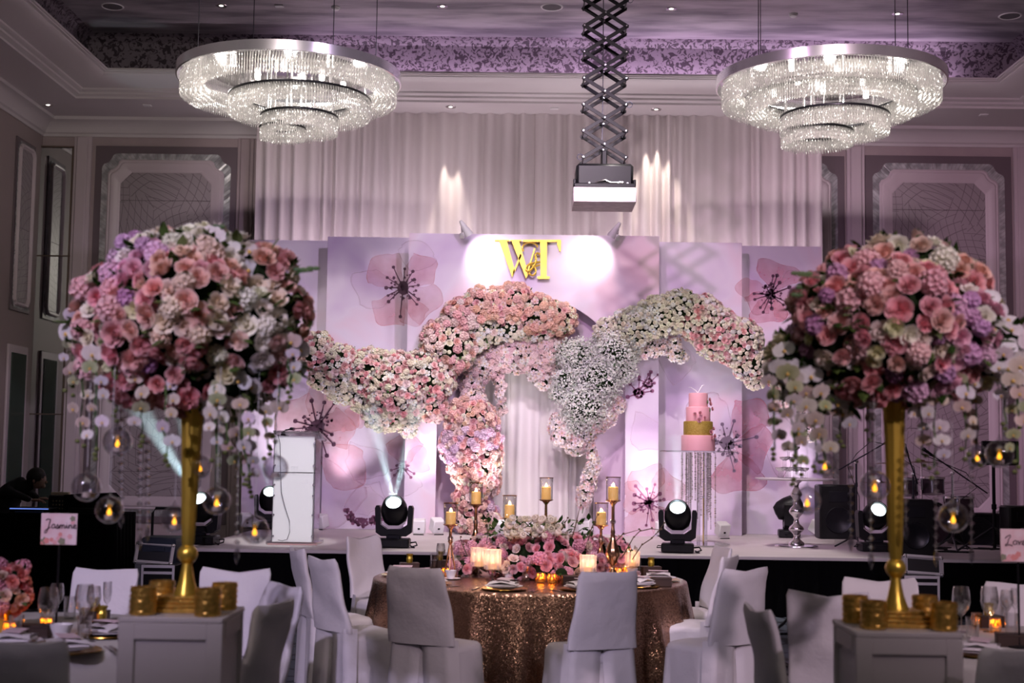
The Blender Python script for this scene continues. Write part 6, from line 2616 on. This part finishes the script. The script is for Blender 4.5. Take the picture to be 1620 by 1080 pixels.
# ---- hanging glass globes and crystal strands
def globe(px, py, r, Y, top_py, label, group, lit=True):
    p = P(px, py, Y)
    t = thing('glass_globe_candle', label, 'glass globe', p, 0, group)
    R = r * Y / F
    mb = MB()
    mb.lathe([(R * math.sin(a), R * math.cos(a)) for a in [i * PI / 14 for i in range(1, 15)]], n=24)
    mb.build('globe', globe_glass, t, 180)
    MB().lathe([(R * .2, R * .98), (R * .12, R * 1.12), (R * .05, R * 1.25), (.002, R * 1.4)], n=10).build('neck', globe_glass, t, 180)
    MB().cyl((0, 0, R * 1.35), (0, 0, P(px, min(top_py, 585), 5.72).z - p.z), .0012, n=4).build('thread', whitepl, t)
    MB().lathe([(0, -R * .72), (.018, -R * .72), (.018, -R * .40), (0, -R * .36)], n=14).build('tealight', M('tealight_white', (.7, .6, .5), .5), t)
    if lit:
        MB().lathe([(0, -R * .40), (.009, -R * .32), (.010, -R * .18), (.004, R * .04), (0, R * .14)], n=10).build('led_flame', amber_led, t, 180)
    return t


GG1, GG2 = 'glass globes hanging from the left flower ball', 'glass globes hanging from the right flower ball'
for (px, py, r, Y, tp, lit, l) in ((137, 770, 23, 5.6, 660, False, 'lowest at the far left over the table sign'), (186, 698, 23, 5.8, 600, True, 'upper left'), (173, 806, 22, 5.5, 650, True, 'left, low beside the table sign'),
                                   (316, 738, 19, 5.75, 620, True, 'close behind the gold stand'), (343, 792, 22, 5.5, 620, True, 'brightly lit one right of the gold stand'), (276, 821, 22, 5.9, 620, True, 'low behind the gold stand'),
                                   (403, 838, 22, 5.6, 650, True, 'lowest one at the right'), (436, 740, 20, 5.6, 640, False, 'unlit one in front of the lectern')):
    globe(px, py, r, Y, tp, 'clear glass globe of the left arrangement, ' + l, GG1, lit)
for (px, py, r, Y, tp, lit, l) in ((1305, 735, 19, 5.75, 640, True, 'just above the silver table top'), (1277, 792, 22, 5.6, 640, True, 'in front of the silver baluster'), (1384, 768, 24, 5.5, 620, True, 'above the moving head'),
                                   (1508, 818, 24, 5.55, 640, True, 'low and brightly lit at the right'), (1581, 718, 22, 5.6, 620, True, 'upper far right over the dark screen'), (1546, 722, 18, 5.85, 620, True, 'small one beside the dark screen')):
    globe(px, py, r, Y, tp, 'clear glass globe of the right arrangement, ' + l, GG2, lit)


def strand(px, y0, y1, Y, label, group):
    p = P(px, y0, Y)
    q = P(px, y1, Y)
    t = thing('crystal_strand', label, 'crystal strand', p, 0, group)
    n = int((p.z - q.z) / .034)
    d = (q - p)
    MB().cyl((0, 0, P(px, 585, Y).z - p.z), d, .0008, n=3).build('thread', whitepl, t)
    mb_ = MB().lathe([(0, .011), (.008, .006), (.013, 0), (.008, -.006), (0, -.011)], n=8).mesh('bead_mesh', facet, 0)
    for k in range(n):
        inst('bead', mb_, t, d * (k / n), 1.0)
    MB().lathe([(0, .02), (.006, .012), (.012, -.012), (.010, -.028), (0, -.055)], d, 8).build('drop', facet, t, 0)
    return t


GS1, GS2 = 'crystal strands hanging from the left flower ball', 'crystal strands hanging from the right flower ball'
for (px, y0, y1, Y, l) in ((192, 650, 816, 5.7, 'the one near the left globes'), (221, 690, 850, 5.6, 'the left of a close pair'), (233, 700, 838, 5.6, 'the right of a close pair'), (375, 740, 872, 5.6, 'the one right of the gold stand')):
    strand(px, y0, y1, Y, 'crystal bead strand under the left flower ball, ' + l, GS1)
for (px, y0, y1, Y, l) in ((1346, 740, 852, 5.7, 'left of the boom stand'), (1378, 740, 880, 5.5, 'over the moving head'), (1433, 720, 835, 5.6, 'just right of the gold stand'), (1481, 720, 876, 5.6, 'left of the bright globe'),
                           (1537, 740, 872, 5.6, 'right of the bright globe')):
    strand(px, y0, y1, Y, 'crystal bead strand under the right flower ball, ' + l, GS2)
# ================================================================== TABLE TOPS
def tt(px, py, z=TZ):
    """point on a table top under a pixel"""
    p = G(px, py, z)
    for c, R in ((TC, 1.08), (LT, .82), (RT_, .82)):
        d = Vector((p.x - c.x, p.y - c.y))
        if (c - Vector((p.x, p.y, 0))).length < 2.2:
            if d.length > R:
                d *= R / d.length
            return Vector((c.x + d.x, c.y + d.y, z))
    return Vector((p.x, p.y, z))


def glass_lathe(name, prof, n=18, mat=None):
    return MB().lathe(prof, n=n).mesh(name, mat or glassm, 60)


def round_prof(outer, t_=.0025):
    return outer + [(max(0, r - t_), z) for r, z in reversed(outer)]


WINE = glass_lathe('wine_glass_mesh', [(0, .001), (.034, .002), (.034, .004), (.004, .010), (.0035, .085), (.012, .095), (.033, .125), (.038, .155), (.034, .195), (.031, .21), (.029, .21), (.032, .19), (.036, .155), (.03, .127), (0, .10)])
TALLW = glass_lathe('large_wine_glass_mesh', [(0, .001), (.038, .002), (.038, .004), (.004, .010), (.004, .085), (.014, .095), (.042, .13), (.050, .17), (.046, .22), (.040, .25), (.038, .25), (.044, .22), (.048, .17), (.04, .132), (0, .10)])
WATER = glass_lathe('water_glass_mesh', [(0, 0), (.028, 0), (.031, .004), (.036, .12), (.034, .12), (.029, .012), (0, .01)])
FLUTE = glass_lathe('flute_glass_mesh', [(0, .001), (.032, .002), (.032, .004), (.004, .01), (.004, .10), (.018, .12), (.024, .16), (.022, .22), (.020, .22), (.022, .16), (0, .12)])
CHARGER = MB().lathe([(0, .004), (.10, .004), (.14, .010), (.165, .014), (.166, .011), (.10, 0), (0, 0)], n=40).mesh('charger_mesh', M('gold_charger', (.75, .47, .10), .25, 1.0), 50)
PLATE = MB().lathe([(0, .003), (.08, .003), (.13, .016), (.135, .018), (.134, .014), (.08, 0), (0, 0)], n=36).mesh('plate_mesh', porcelain, 50)
CUPM = MB().lathe([(0, 0), (.022, 0), (.026, .006), (.042, .05), (.045, .062), (.043, .062), (.038, .05), (.02, .008), (0, .008)], n=20).mesh('cup_mesh', porcelain, 50)
napm = M('pink_napkin', (.74, .58, .62), .8)
linen = M('white_linen', (.80, .77, .78), .85)
box_brown = M('brown_box', (.045, .025, .018), .5)
favour = M('gold_favour', (.55, .42, .06), .35, .7, noise=(30, (.35, .25, .03), 3), bump=(30, .4))
knife = M('cutlery_steel', (.6, .58, .58), .2, 1.0)
g6 = random.Random(66)


def put(name, me, p, label, cat, group=None, rz=0, s=1.0):
    o = inst(name, me, None, p, s)
    o.rotation_euler = (0, 0, rz)
    return tag(o, label, cat, group)


def setting(c, p, ang, where, simple=False):
    """charger, plate, folded napkin, cutlery towards the table centre c"""
    put('charger_plate', CHARGER, p, 'gold charger plate ' + where, 'charger', 'gold charger plates')
    put('dinner_plate', PLATE, p + Vector((0, 0, .012)), 'white plate on the gold charger ' + where, 'plate', 'white dinner plates')
    t = thing('napkin', 'napkin with pink card ' + where, 'napkin', p + Vector((0, 0, .03)), ang)
    vs, fs = [], []
    mb = MB()
    N = 8
    for k in range(N + 1):
        u = k / N
        for sgn in (-1, 1):
            vs.append((sgn * .10 * (1 - .15 * math.sin(u * PI)), -.09 + .18 * u, .012 + .018 * math.sin(u * PI) + .004 * math.sin(u * 9)))
        vs.append((0, -.09 + .18 * u, .03 + .012 * math.sin(u * PI * 2)))
    for k in range(N):
        a = k * 3
        fs += [(a, a + 2, a + 5, a + 3), (a + 2, a + 1, a + 4, a + 5)]
    mb.add(vs, fs).box((0, 0, .006), (.19, .17, .012), .004)
    mb.build('fold', linen, t, 60, False)
    MB().box((.01, 0, .046), (.09, .15, .004), .001, Matrix.Rotation(.05, 3, 'Y')).build('menu_card', napm, t, 0)
    for k, dx in enumerate((.20, .225, -.20)):
        q = p + Matrix.Rotation(ang, 3, 'Z') @ Vector((dx, 0, .004))
        mb = MB().box((0, 0, 0), (.016 if dx > 0 else .02, .20, .003), .001).box((0, -.06, .002), (.012, .09, .005), .002)
        o = mb.build('knife' if dx > 0 else 'fork', knife, None, 0)
        o.location = q
        o.rotation_euler = (0, 0, ang)
        tag(o, ('steel knife' if k == 0 else 'second steel knife' if k == 1 else 'steel fork') + ' beside the plate ' + where, 'cutlery', 'cutlery on the tables')


def ring_pos(c, r, deg):
    a = math.radians(deg)
    return c + Vector((r * math.cos(a), r * math.sin(a), TZ))


for (deg, w_) in ((259, 'between the two near chairs'), (322, 'in front of the half-turned right chair'), (222, 'at the near left chair of the sequin table'), (292, 'behind the near right chair back'),
                  (355, 'at the far right of the sequin table'), (180, 'at the left side of the sequin table')):
    setting(TC, ring_pos(TC, .98, deg), math.radians(deg + 90), w_)


def box_favour(p, where, rz=0, top=True):
    t = thing('gift_box', 'flat dark brown gift box ' + where, 'gift box', p, rz, 'brown gift boxes')
    MB().box((0, 0, .028), (.15, .10, .056), .003).build('box', box_brown, t)
    MB().box((0, 0, .058), (.154, .104, .014), .003).build('lid', box_brown, t)
    if top:
        f_ = thing('gold_favour', 'gold foil favour on the brown box ' + where, 'favour', p + Vector((0, 0, .065)), rz, 'gold foil favours')
        mb = MB()
        mb.lathe([(.0, 0), (.024, .0), (.027, .03), (.022, .05), (.030, .068), (.024, .07), (.0, .045)], n=9)
        mb.build('wrapper', favour, f_, 0)
        MB().tube([(.02, 0, .05), (0, .02, .052), (-.02, 0, .05), (0, -.022, .051), (.02, 0, .05)], .004, 4).build('tie', gold, f_)


box_favour(tt(1112, 906) * 1, 'at the right edge of the sequin table', .1)
box_favour(tt(1080, 893), 'further back at the right of the sequin table', .1)
box_favour(tt(1066, 928), 'behind the near right chair back, larger in view', 0, False)
box_favour(tt(905, 924), 'left of the near right chair back', .1, False)
box_favour(tt(640, 902), 'on the left of the sequin table', .2)
box_favour(tt(648, 893), 'furthest back on the left of the sequin table', .2)
for (px, py, me, nm, l) in ((832, 918, WATER, 'water_glass', 'empty tumbler before the pink centrepiece'), (824, 905, WINE, 'wine_glass', 'wine glass beside the white cup'),
                            (739, 905, FLUTE, 'champagne_flute', 'flute behind the near left plate'), (728, 908, WINE, 'wine_glass', 'wine glass behind the near left chair back'),
                            (680, 898, WATER, 'water_glass', 'tumbler with menu at the left of the sequin table'), (697, 900, WINE, 'wine_glass', 'wine glass at the left end of the centrepiece'),
                            (1013, 905, WATER, 'water_glass', 'tumbler right of the candle cluster'), (1002, 897, WINE, 'wine_glass', 'wine glass right of the pink roses'), (1020, 897, WATER, 'water_glass', 'tumbler beside the folded napkins on the right'),
                            (1050, 893, WINE, 'wine_glass', 'wine glass at the far right of the sequin table'), (705, 890, WATER, 'water_glass', 'tumbler far back on the left of the sequin table')):
    put(nm, me, tt(px, py), 'clear ' + l, 'glass', 'clear glasses on the sequin table')
for (px, py, l) in ((805, 917, 'right of the near left plate'), (713, 916, 'behind the near left chair back'), (1000, 912, 'behind the near right chair back')):
    p = tt(px, py)
    put('saucer', PLATE, p, 'white saucer ' + l, 'saucer', 'white saucers', s=.55)
    put('tea_cup', CUPM, p + Vector((0, 0, .006)), 'white handleless tea cup ' + l, 'cup', 'white tea cups')

# votive holders
ruf = M('ruffled_glass', (.95, .80, .74), .12, alpha=.42, coat=.5)


def votive(px, py, r, h, kind, label, group, power=.5):
    p = tt(px, py)
    t = thing('votive_holder', label, 'candle holder', p, 0, group)
    root_ = t
    if kind == 'ruffled':
        f_ = .075
        MB().lathe([(0, 0), (r * .8, .001), (r * .8, .005), (.008, .012), (.007, f_ - .012), (.02, f_ - .002), (0, f_)], n=16).build('foot', facet, t, 50)
        p = p + Vector((0, 0, f_))
    n = 24
    vs, fs = [], []
    z0_ = .075 if kind == 'ruffled' else 0
    prof = [(.6, 0), (.95, .08), (1.0, .4), (1.0, .8), (1.06, 1.0), (.98, 1.0), (.92, .8), (.9, .3), (.0, .08)] if kind == 'ruffled' else [(.7, 0), (.92, .1), (1.0, .5), (.86, .9), (.9, 1.0), (.84, 1.0), (.8, .85), (.9, .4), (0, .06)]
    for (q, z) in prof:
        for i in range(n):
            a = 2 * PI * i / n
            w_ = 1 + (.05 * (1 if i % 2 else -1))
            vs.append((q * r * w_ * math.cos(a), q * r * w_ * math.sin(a), z * h + z0_))
    for k in range(len(prof) - 1):
        for i in range(n):
            j = (i + 1) % n
            fs.append((k * n + i, k * n + j, (k + 1) * n + j, (k + 1) * n + i))
    MB().add(vs, fs).build('cup', ruf if kind == 'ruffled' else amber_glass, t, 0)
    MB().lathe([(0, .01), (r * .55, .01), (r * .55, h * .35), (0, h * .38)], (0, 0, z0_), 14).build('tealight', wax, t)
    MB().lathe([(0, h * .38), (.006, h * .45), (.005, h * .55), (0, h * .68)], (0, 0, z0_), 8).build('flame', flame, t, 180)
    light('POINT', 'candle_light', p + Vector((0, 0, h * .6)), None, power * (1.3 if kind == 'ruffled' else 2.4), (1, .60, .30), shadow_soft_size=.012)


amber_glass = thin_glass('gold_glass', (1.0, .62, .16), .35, .2)
GV, GA = 'ruffled glass votives on the sequin table', 'gold glass votives on the sequin table'
votive(779, 918, .066, .155, 'ruffled', 'large ruffled glass votive in front of the roses on the left', GV, .9)
votive(757, 913, .062, .15, 'ruffled', 'ruffled glass votive set behind another one on the left', GV, .5)
votive(899, 918, .066, .15, 'ruffled', 'ruffled glass votive glowing amid the roses right of centre', GV, .9)
votive(930, 922, .062, .13, 'ruffled', 'ruffled glass votive just above the near right chair back', GV, .7)
votive(1000, 912, .058, .12, 'ruffled', 'ruffled glass votive beside the tall gold candlestick', GV, .6)
votive(855, 922, .037, .075, 'gold', 'small gold glass votive, left of a pair before the roses', GA, .35)
votive(873, 923, .037, .075, 'gold', 'small gold glass votive, right of a pair before the roses', GA, .35)
votive(977, 914, .034, .085, 'gold', 'small gold glass votive above the near right chair back', GA, .3)
votive(992, 910, .034, .07, 'gold', 'small gold glass votive right of the chair back top', GA, .3)
votive(705, 912, .034, .07, 'gold', 'small gold glass votive above the near left chair back', GA, .3)


def candlestick(px, gy0, gy1, Y, base_z, label, lab2, style=0):
    p0, p1 = P(px, gy1, Y), P(px, gy0, Y)
    H = p0.z - base_z
    gh = p1.z - p0.z
    t = thing('candlestick', label, 'candlestick', (p0.x, Y, base_z), 0, 'rose gold candlesticks')
    if style:
        prof = [(0, 0), (.06, 0), (.062, .008), (.03, .03), (.016, .06), (.03, .085), (.016, .11), (.014, .13), (.035, .16), (.058, .21), (.045, .26), (.02, .32), (.014, .36), (.018, .38), (.012, .40), (.012, H - .04), (.03, H - .015), (.055, H - .006), (.06, H), (0, H)]
        MB().lathe(prof, n=20).build('stem', rose_gold, t, 50)
    else:
        for i in range(3):
            a = i * 2.094 + .5
            pts = [(.055 * math.cos(a), .055 * math.sin(a), .005), (.035 * math.cos(a), .035 * math.sin(a), H * .25), (.012 * math.cos(a), .012 * math.sin(a), H * .55), (0.006 * math.cos(a), .006 * math.sin(a), H * .62)]
            MB().tube(pts, .006, 6).build('leg', rose_gold, t)
        MB().lathe([(.008, H * .6), (.012, H * .64), (.02, H * .68), (.012, H * .72), (.010, H - .04), (.03, H - .015), (.055, H - .006), (.06, H), (0, H)], n=20).build('stem', rose_gold, t, 50)
    MB().sphere((0, 0, H * .74), .022, 12, 8).build('crystal_knob', facet, t, 180)
    t2 = thing('hurricane_glass', 'hurricane glass on ' + lab2, 'glass', (p0.x, Y, p0.z), 0, 'hurricane glasses')
    MB().lathe([(.048, 0), (.052, 0.002), (.055, gh - .004)], n=24).build('glass', glassm, t2, 180)
    MB().lathe([(.053, gh - .006), (.057, gh - .006), (.057, gh), (.053, gh), (.053, gh - .006)], n=24).build('rim', rose_gold, t2)
    t3 = thing('pillar_candle', 'lit ivory candle in the glass on ' + lab2, 'candle', (p0.x, Y, p0.z + .002), 0, 'pillar candles')
    ch = gh * .56
    MB().lathe([(0, 0), (.038, 0), (.038, ch - .004), (.034, ch), (0, ch - .008)], n=20).build('wax', wax, t3, 40)
    MB().cyl((0, 0, ch - .01), (0, 0, ch + .006), .0015, n=5).build('wick', black, t3)
    MB().lathe([(0, ch), (.006, ch + .008), (.005, ch + .018), (0, ch + .034)], n=8).build('flame', flame, t3, 180)
    light('POINT', 'candle_light', (p0.x, Y, p0.z + ch + .03), None, .8, (1, .6, .28), shadow_soft_size=.012)


candlestick(713, 795, 829, 10.4, TZ, 'three-legged rose gold candlestick at the left end of the centrepiece', 'the leftmost candlestick')
candlestick(753, 763, 797, 10.9, TZ, 'tall rose gold candlestick in front of the flower pillar', 'the tall candlestick before the flower pillar', 1)
candlestick(806, 783, 819, 10.7, TZ, 'rose gold candlestick third from the left behind the tulips', 'the candlestick left of the tulips')
candlestick(864, 755, 790, 10.9, TZ, 'tall rose gold candlestick in front of the white voile', 'the tall candlestick before the voile')
candlestick(951, 795, 830, 10.6, TZ, 'short rose gold candlestick under the blossom trail', 'the short candlestick beside the tallest one')
candlestick(970, 754, 791, 10.2, TZ, 'tallest rose gold candlestick with an open swelling stem at the right', 'the tallest candlestick at the right', 1)

# centrepiece
t = thing('rose_centrepiece', 'low mound of pink roses, white tulips and greenery on the sequin table', 'floral arrangement', TC + Vector((.07, -.05, TZ)))
SPEC3 = {'r': [(5, 'rose', .042, (.86, .46, .52)), (3, 'rose', .04, (.86, .54, .58)), (2, 'garden_rose', .045, (.84, .72, .66)), (2, 'hydrangea', .05, (.84, .46, .56))],
         'p': [(4, 'rose', .040, (.84, .50, .56)), (2, 'hydrangea', .05, (.80, .50, .60)), (2, 'garden_rose', .04, (.86, .76, .70))]}
sp3 = [(P(px, py + 7, Y + .28), r * .92 * Y / F, tg) for (px, py, r, Y, tg) in ((735, 872, 24, 10.5, 'p'), (760, 868, 28, 10.5, 'p'), (795, 880, 30, 10.4, 'r'), (830, 876, 34, 10.35, 'r'), (870, 872, 36, 10.3, 'r'), (905, 868, 34, 10.4, 'r'),
                                                             (940, 872, 32, 10.5, 'r'), (970, 868, 28, 10.6, 'p'), (860, 900, 24, 10.1, 'r'), (900, 895, 26, 10.1, 'r'), (815, 902, 20, 10.1, 'r'), (940, 900, 22, 10.2, 'p'), (790, 862, 22, 10.7, 'p'), (990, 870, 18, 10.6, 'p'), (730, 900, 16, 10.3, 'p'), (888, 915, 14, 9.95, 'r'))]
for p, r, tg in sp3:
    assert True
sp3 = [(Vector((p.x, p.y, max(p.z, TZ + r * .95))), r, tg) for p, r, tg in sp3]
cluster(t, sp3, SPEC3, 300, 71, back=.7, spacing=.6, leaves=120, leaf_size=.04, core=.82)
g = random.Random(72)
L0 = Vector(t.location)
for k in range(60):
    px, py = g.uniform(800, 885), g.uniform(818, 848)
    if abs(px - 842) / 46 + abs(py - 836) / 30 > 1.25:
        continue
    p = P(px, py, 10.52 + g.uniform(-.08, .08)) - L0
    d = Vector((g.uniform(-.5, .5), -.7, g.uniform(.2, 1))).to_track_quat('Z', 'Y')
    inst('tulip', BUD, t, p, g.uniform(.026, .034), d, g.choice(((.90, .82, .72), (.84, .80, .70), (.82, .78, .62))))
st = Stuff()
for k in range(230):
    px, py = g.gauss(845, 40), g.uniform(822, 862)
    p = P(px, py, 10.8 + g.uniform(-.15, .1))
    q = Vector((g.uniform(-1, 1), -.4, g.uniform(-.2, 1))).to_track_quat('Z', 'Y')
    st.add(LEAF, Matrix.Translation(p) @ q.to_matrix().to_4x4() @ Matrix.Scale(g.uniform(.035, .07), 4), g.choice(((.03, .08, .02), (.07, .14, .04), (.12, .20, .07))))
st.build('greenery', t, leaf_mixed)
for pts in ([(985, 880), (1002, 850), (1012, 840), (1030, 836), (1045, 838)], [(1000, 885), (1015, 862), (1030, 852), (1040, 842), (1050, 828)], [(960, 870), (985, 845), (1010, 838)], [(905, 850), (912, 825), (918, 800)],
            [(930, 855), (936, 835), (945, 815)], [(740, 880), (732, 862), (728, 850)], [(880, 850), (892, 832), (897, 820)], [(770, 860), (772, 840), (768, 824)]):
    q = [P(*p, 10.5) - L0 for p in pts]
    mb = MB().tube(q, [.005] + [.004] * (len(q) - 2) + [.002], 5)
    for p in q[1:]:
        mb.sphere(p + Vector((.006, 0, .006)), .008, 6, 4)
    mb.build('budding_twig', M('twig_brown', (.10, .07, .04), .7), t)


# ---- table signs
def sign(pxs, pys, Y, pole_px, label, word, group, tc):
    x0, x1, y0, y1 = pxs[0], pxs[1], pys[0], pys[1]
    c = P((x0 + x1) / 2, (y0 + y1) / 2, Y)
    w_, h = (x1 - x0) * Y / F, (y1 - y0) * Y / F
    t = thing('table_sign', label, 'table sign', (c.x, Y, TZ), 0, None)
    cz = c.z - TZ
    MB().box((0, 0, cz), (w_, .008, h), .002).build('card', M('sign_card', (.80, .66, .68), .6, noise=(9, (.74, .50, .52), 3)), t)
    polx = P(pole_px, 900, Y).x - c.x
    MB().cyl((polx, .012, .01), (polx, .012, cz + h * .3), .006, n=8).build('pole', black, t)
    MB().lathe([(0, 0), (.055, 0), (.055, .008), (.0, .014)], (polx, .012, 0), 20).build('foot', black, t)
    # painted blooms on the card
    gg = random.Random(len(word))
    for k in range(12):
        x = gg.uniform(-w_ / 2, w_ / 2 * .9)
        z = cz - h * .5 + abs(gg.gauss(0, .13)) * h + h * .05
        if k > 9:
            x, z = w_ * .38, cz + h * gg.uniform(.2, .4)
        r = gg.uniform(.012, .022)
        vs = [(x + r * math.cos(i * PI / 5) * (1 if i % 2 else .75), -.0055 - k * .0001, max(cz - h / 2 + .001, z + r * math.sin(i * PI / 5) * (1 if i % 2 else .75))) for i in range(10)]
        vs = [(max(-w_ / 2 + .001, min(w_ / 2 - .001, v[0])), v[1], v[2]) for v in vs]
        MB().add(vs, [tuple(range(10))]).build('painted_bloom', M(('bloom_coral', 'bloom_rose', 'bloom_leaf')[k % 3], ((.72, .28, .26), (.76, .40, .42), (.24, .24, .16))[k % 3], .6), t, 0, False)
    ink = M('script_ink', (.05, .03, .04), .6)
    S = h * .30
    x = -w_ * .40
    z0 = cz + h * .02
    for ch in word:
        for ln in GLY[ch][1]:
            pts = [(x + a * S, -.007, z0 + b * S) for a, b in ln]
            # smooth
            out = []
            for i in range(len(pts) - 1):
                out += [Vector(pts[i]), Vector(pts[i]).lerp(Vector(pts[i + 1]), .5)]
            out.append(Vector(pts[-1]))
            MB().tube(out, .0022, 4).build('lettering', ink, t, 0)
        x += GLY[ch][0] * S


GLY = {
    'J': (.72, [[(.15, .85), (.35, 1.0), (.65, .95), (.55, .6), (.42, 0), (.25, -.45), (.05, -.5), (.05, -.3), (.35, -.05), (.65, .1)]]),
    'a': (.50, [[(.42, .38), (.25, .45), (.08, .3), (.08, .08), (.22, 0), (.38, .12), (.42, .40), (.40, .08), (.52, .03)]]),
    's': (.36, [[(0, .05), (.22, .45), (.28, .2), (.2, 0), (.05, .02)], [(.2, 0), (.38, .05)]]),
    'm': (.70, [[(0, .05), (.1, .42), (.1, 0)], [(.1, .25), (.25, .42), (.32, .3), (.32, 0)], [(.32, .25), (.48, .42), (.56, .3), (.56, .05), (.70, .03)]]),
    'i': (.28, [[(0, .05), (.12, .42), (.12, .08), (.28, .03)], [(.13, .58), (.14, .61)]]),
    'n': (.50, [[(0, .05), (.1, .42), (.1, 0)], [(.1, .25), (.27, .42), (.36, .3), (.36, .05), (.50, .03)]]),
    'e': (.42, [[(0, .1), (.2, .2), (.32, .34), (.22, .45), (.08, .3), (.1, .05), (.25, 0), (.42, .1)]]),
    'L': (.80, [[(.05, .65), (.2, .8), (.55, 1.0), (.62, .85), (.42, .6), (.28, .1), (.05, .0), (.1, -.12), (.45, .02), (.80, -.12)]]),
    'v': (.42, [[(0, .38), (.08, .42), (.18, 0), (.36, .42), (.44, .36)]]),
    'd': (.52, [[(.36, .38), (.2, .45), (.06, .28), (.08, .05), (.22, 0), (.38, .2), (.50, 1.0), (.40, .1), (.52, .03)]]),
    'r': (.36, [[(0, .05), (.1, .45), (.16, .36), (.28, .36), (.24, .08), (.36, .03)]]),
}
sign((65, 122), (812, 861), 7.0, 91, 'small white floral table sign reading Jasmine on a thin pole over the left table', 'Jasmine', None, LT)
sign((1583, 1646), (837, 888), 7.0, 1612, 'small pink floral table sign reading Lavender, cropped by the right edge', 'Lavender', None, RT_)

# ---- left and right table tops
t = thing('flower_vase', 'gold cylinder vase with a pink and coral rose bouquet on the left table', 'flower vase', Vector((P(6, 1000, 7.0).x, 7.0, TZ)))
MB().lathe([(0, 0), (.042, 0), (.045, .01), (.045, .16), (.042, .16), (.04, .02), (0, .015)], n=20).build('vase', gold, t, 40)
sp4 = [(P(px, py, 7.0 + dy), r * 7 / F, tg) for (px, py, r, dy, tg) in ((2, 925, 30, 0, 'a'), (22, 918, 22, 0, 'a'), (25, 940, 22, 0, 'a'), (-15, 940, 30, 0, 'a'), (8, 945, 26, -.03, 'a'))]
cluster(t, sp4, {'a': [(4, 'rose', .036, (.82, .36, .34)), (3, 'hydrangea', .045, (.74, .36, .44)), (1, 'rose', .034, (.82, .62, .52))]}, 90, 81, back=.6, spacing=.62, leaves=60, leaf_size=.04, core=.8)
wl = Vector((0, 0, 0))
for (px, py, me, nm, l) in ((74, 1010, TALLW, 'wine_glass', 'large wine glass nearest the bouquet'), (88, 985, WINE, 'wine_glass', 'wine glass behind the large one, near the sign pole'), (132, 1003, TALLW, 'wine_glass', 'large wine glass before the white chair pair'),
                            (147, 990, WINE, 'wine_glass', 'wine glass further right before the white chair pair'), (133, 1012, WATER, 'water_glass', 'tumbler behind the white bowl'), (25, 1012, WATER, 'water_glass', 'tumbler beside the gold vase'),
                            (110, 978, WATER, 'water_glass', 'tumbler at the back of the left table'), (168, 985, FLUTE, 'champagne_flute', 'flute at the right end of the left table')):
    put(nm, me, tt(px, py), 'clear ' + l, 'glass', 'clear glasses on the left table')
p = tt(96, 1012)
put('tea_cup', CUPM, p, 'white bowl beside the gold-rimmed plate on the left table', 'cup', s=1.25)
setting(LT, tt(107, 1033), .5, 'near the right edge of the left table')
setting(LT, tt(172, 1006), 1.1, 'beside the left pedestal')
setting(LT, tt(20, 1022), .1, 'at the lower left corner of the left table')
box_favour(tt(160, 1000), 'on the left table beside the pedestal', .3)
box_favour(tt(55, 1008), 'on the left table below the bouquet', .1, False)
box_favour(tt(150, 985), 'at the back of the left table', .2)


def small_votive(px, py, label):
    votive(px, py, .032, .08, 'gold', label, 'gold votives on the left table', .25)


small_votive(72, 1000, 'glowing gold votive below the large wine glass on the left table')
small_votive(135, 985, 'glowing gold votive at the middle of the left table')
small_votive(14, 1008, 'glowing gold votive at the foot of the bouquet vase')
for (px, py, me, nm, l) in ((1521, 1000, TALLW, 'wine_glass', 'large wine glass beside the right pedestal'), (1566, 1000, TALLW, 'wine_glass', 'wine glass in the middle of the right table'), (1577, 985, WINE, 'wine_glass', 'wine glass before the right edge chair'),
                            (1539, 1012, WATER, 'water_glass', 'tumbler above the right table plate'), (1592, 985, FLUTE, 'champagne_flute', 'flute beside the sign pole'), (1600, 1005, WATER, 'water_glass', 'tumbler near the sign pole')):
    put(nm, me, tt(px, py), 'clear ' + l, 'glass', 'clear glasses on the right table')
setting(RT_, tt(1548, 1036), -.4, 'at the near left edge of the right table')
box_favour(tt(1600, 1022), 'on the right table under the sign pole', -.2, False)
box_favour(tt(1560, 990), 'further back on the right table', .2)
votive(1540, 990, .032, .08, 'gold', 'gold votive behind the right table plate', 'gold votives on the right table', .2)
votive(1575, 1000, .032, .08, 'gold', 'gold votive left of the right sign pole', 'gold votives on the right table', .2)

# cables on the carpet at right
for k, pts in enumerate(([(1222, 1000), (1240, 985), (1252, 970), (1262, 960)], [(1220, 1002), (1260, 1002), (1300, 1000)], [(1228, 1048), (1260, 1058), (1290, 1062), (1320, 1066)], [(1236, 1044), (1250, 1052), (1246, 1066), (1225, 1076)])):
    q = [G(px, py, .012) for px, py in pts]
    c0 = q[0].copy()
    o = MB().tube([p - c0 for p in q], .012, 6).build('floor_cable', black)
    o.location = c0
    tag(o, ['black cable running up towards the stage on the carpet', 'straight black cable across the carpet behind the side-on chair', 'thick black cable low on the carpet between the chairs', 'looping black cable at the feet of the side-on chair'][k], 'cable', 'cables on the carpet')
print('OBJECTS', len(bpy.data.objects), 'TRIS', sum(len(m.polygons) for m in bpy.data.meshes) * 2)
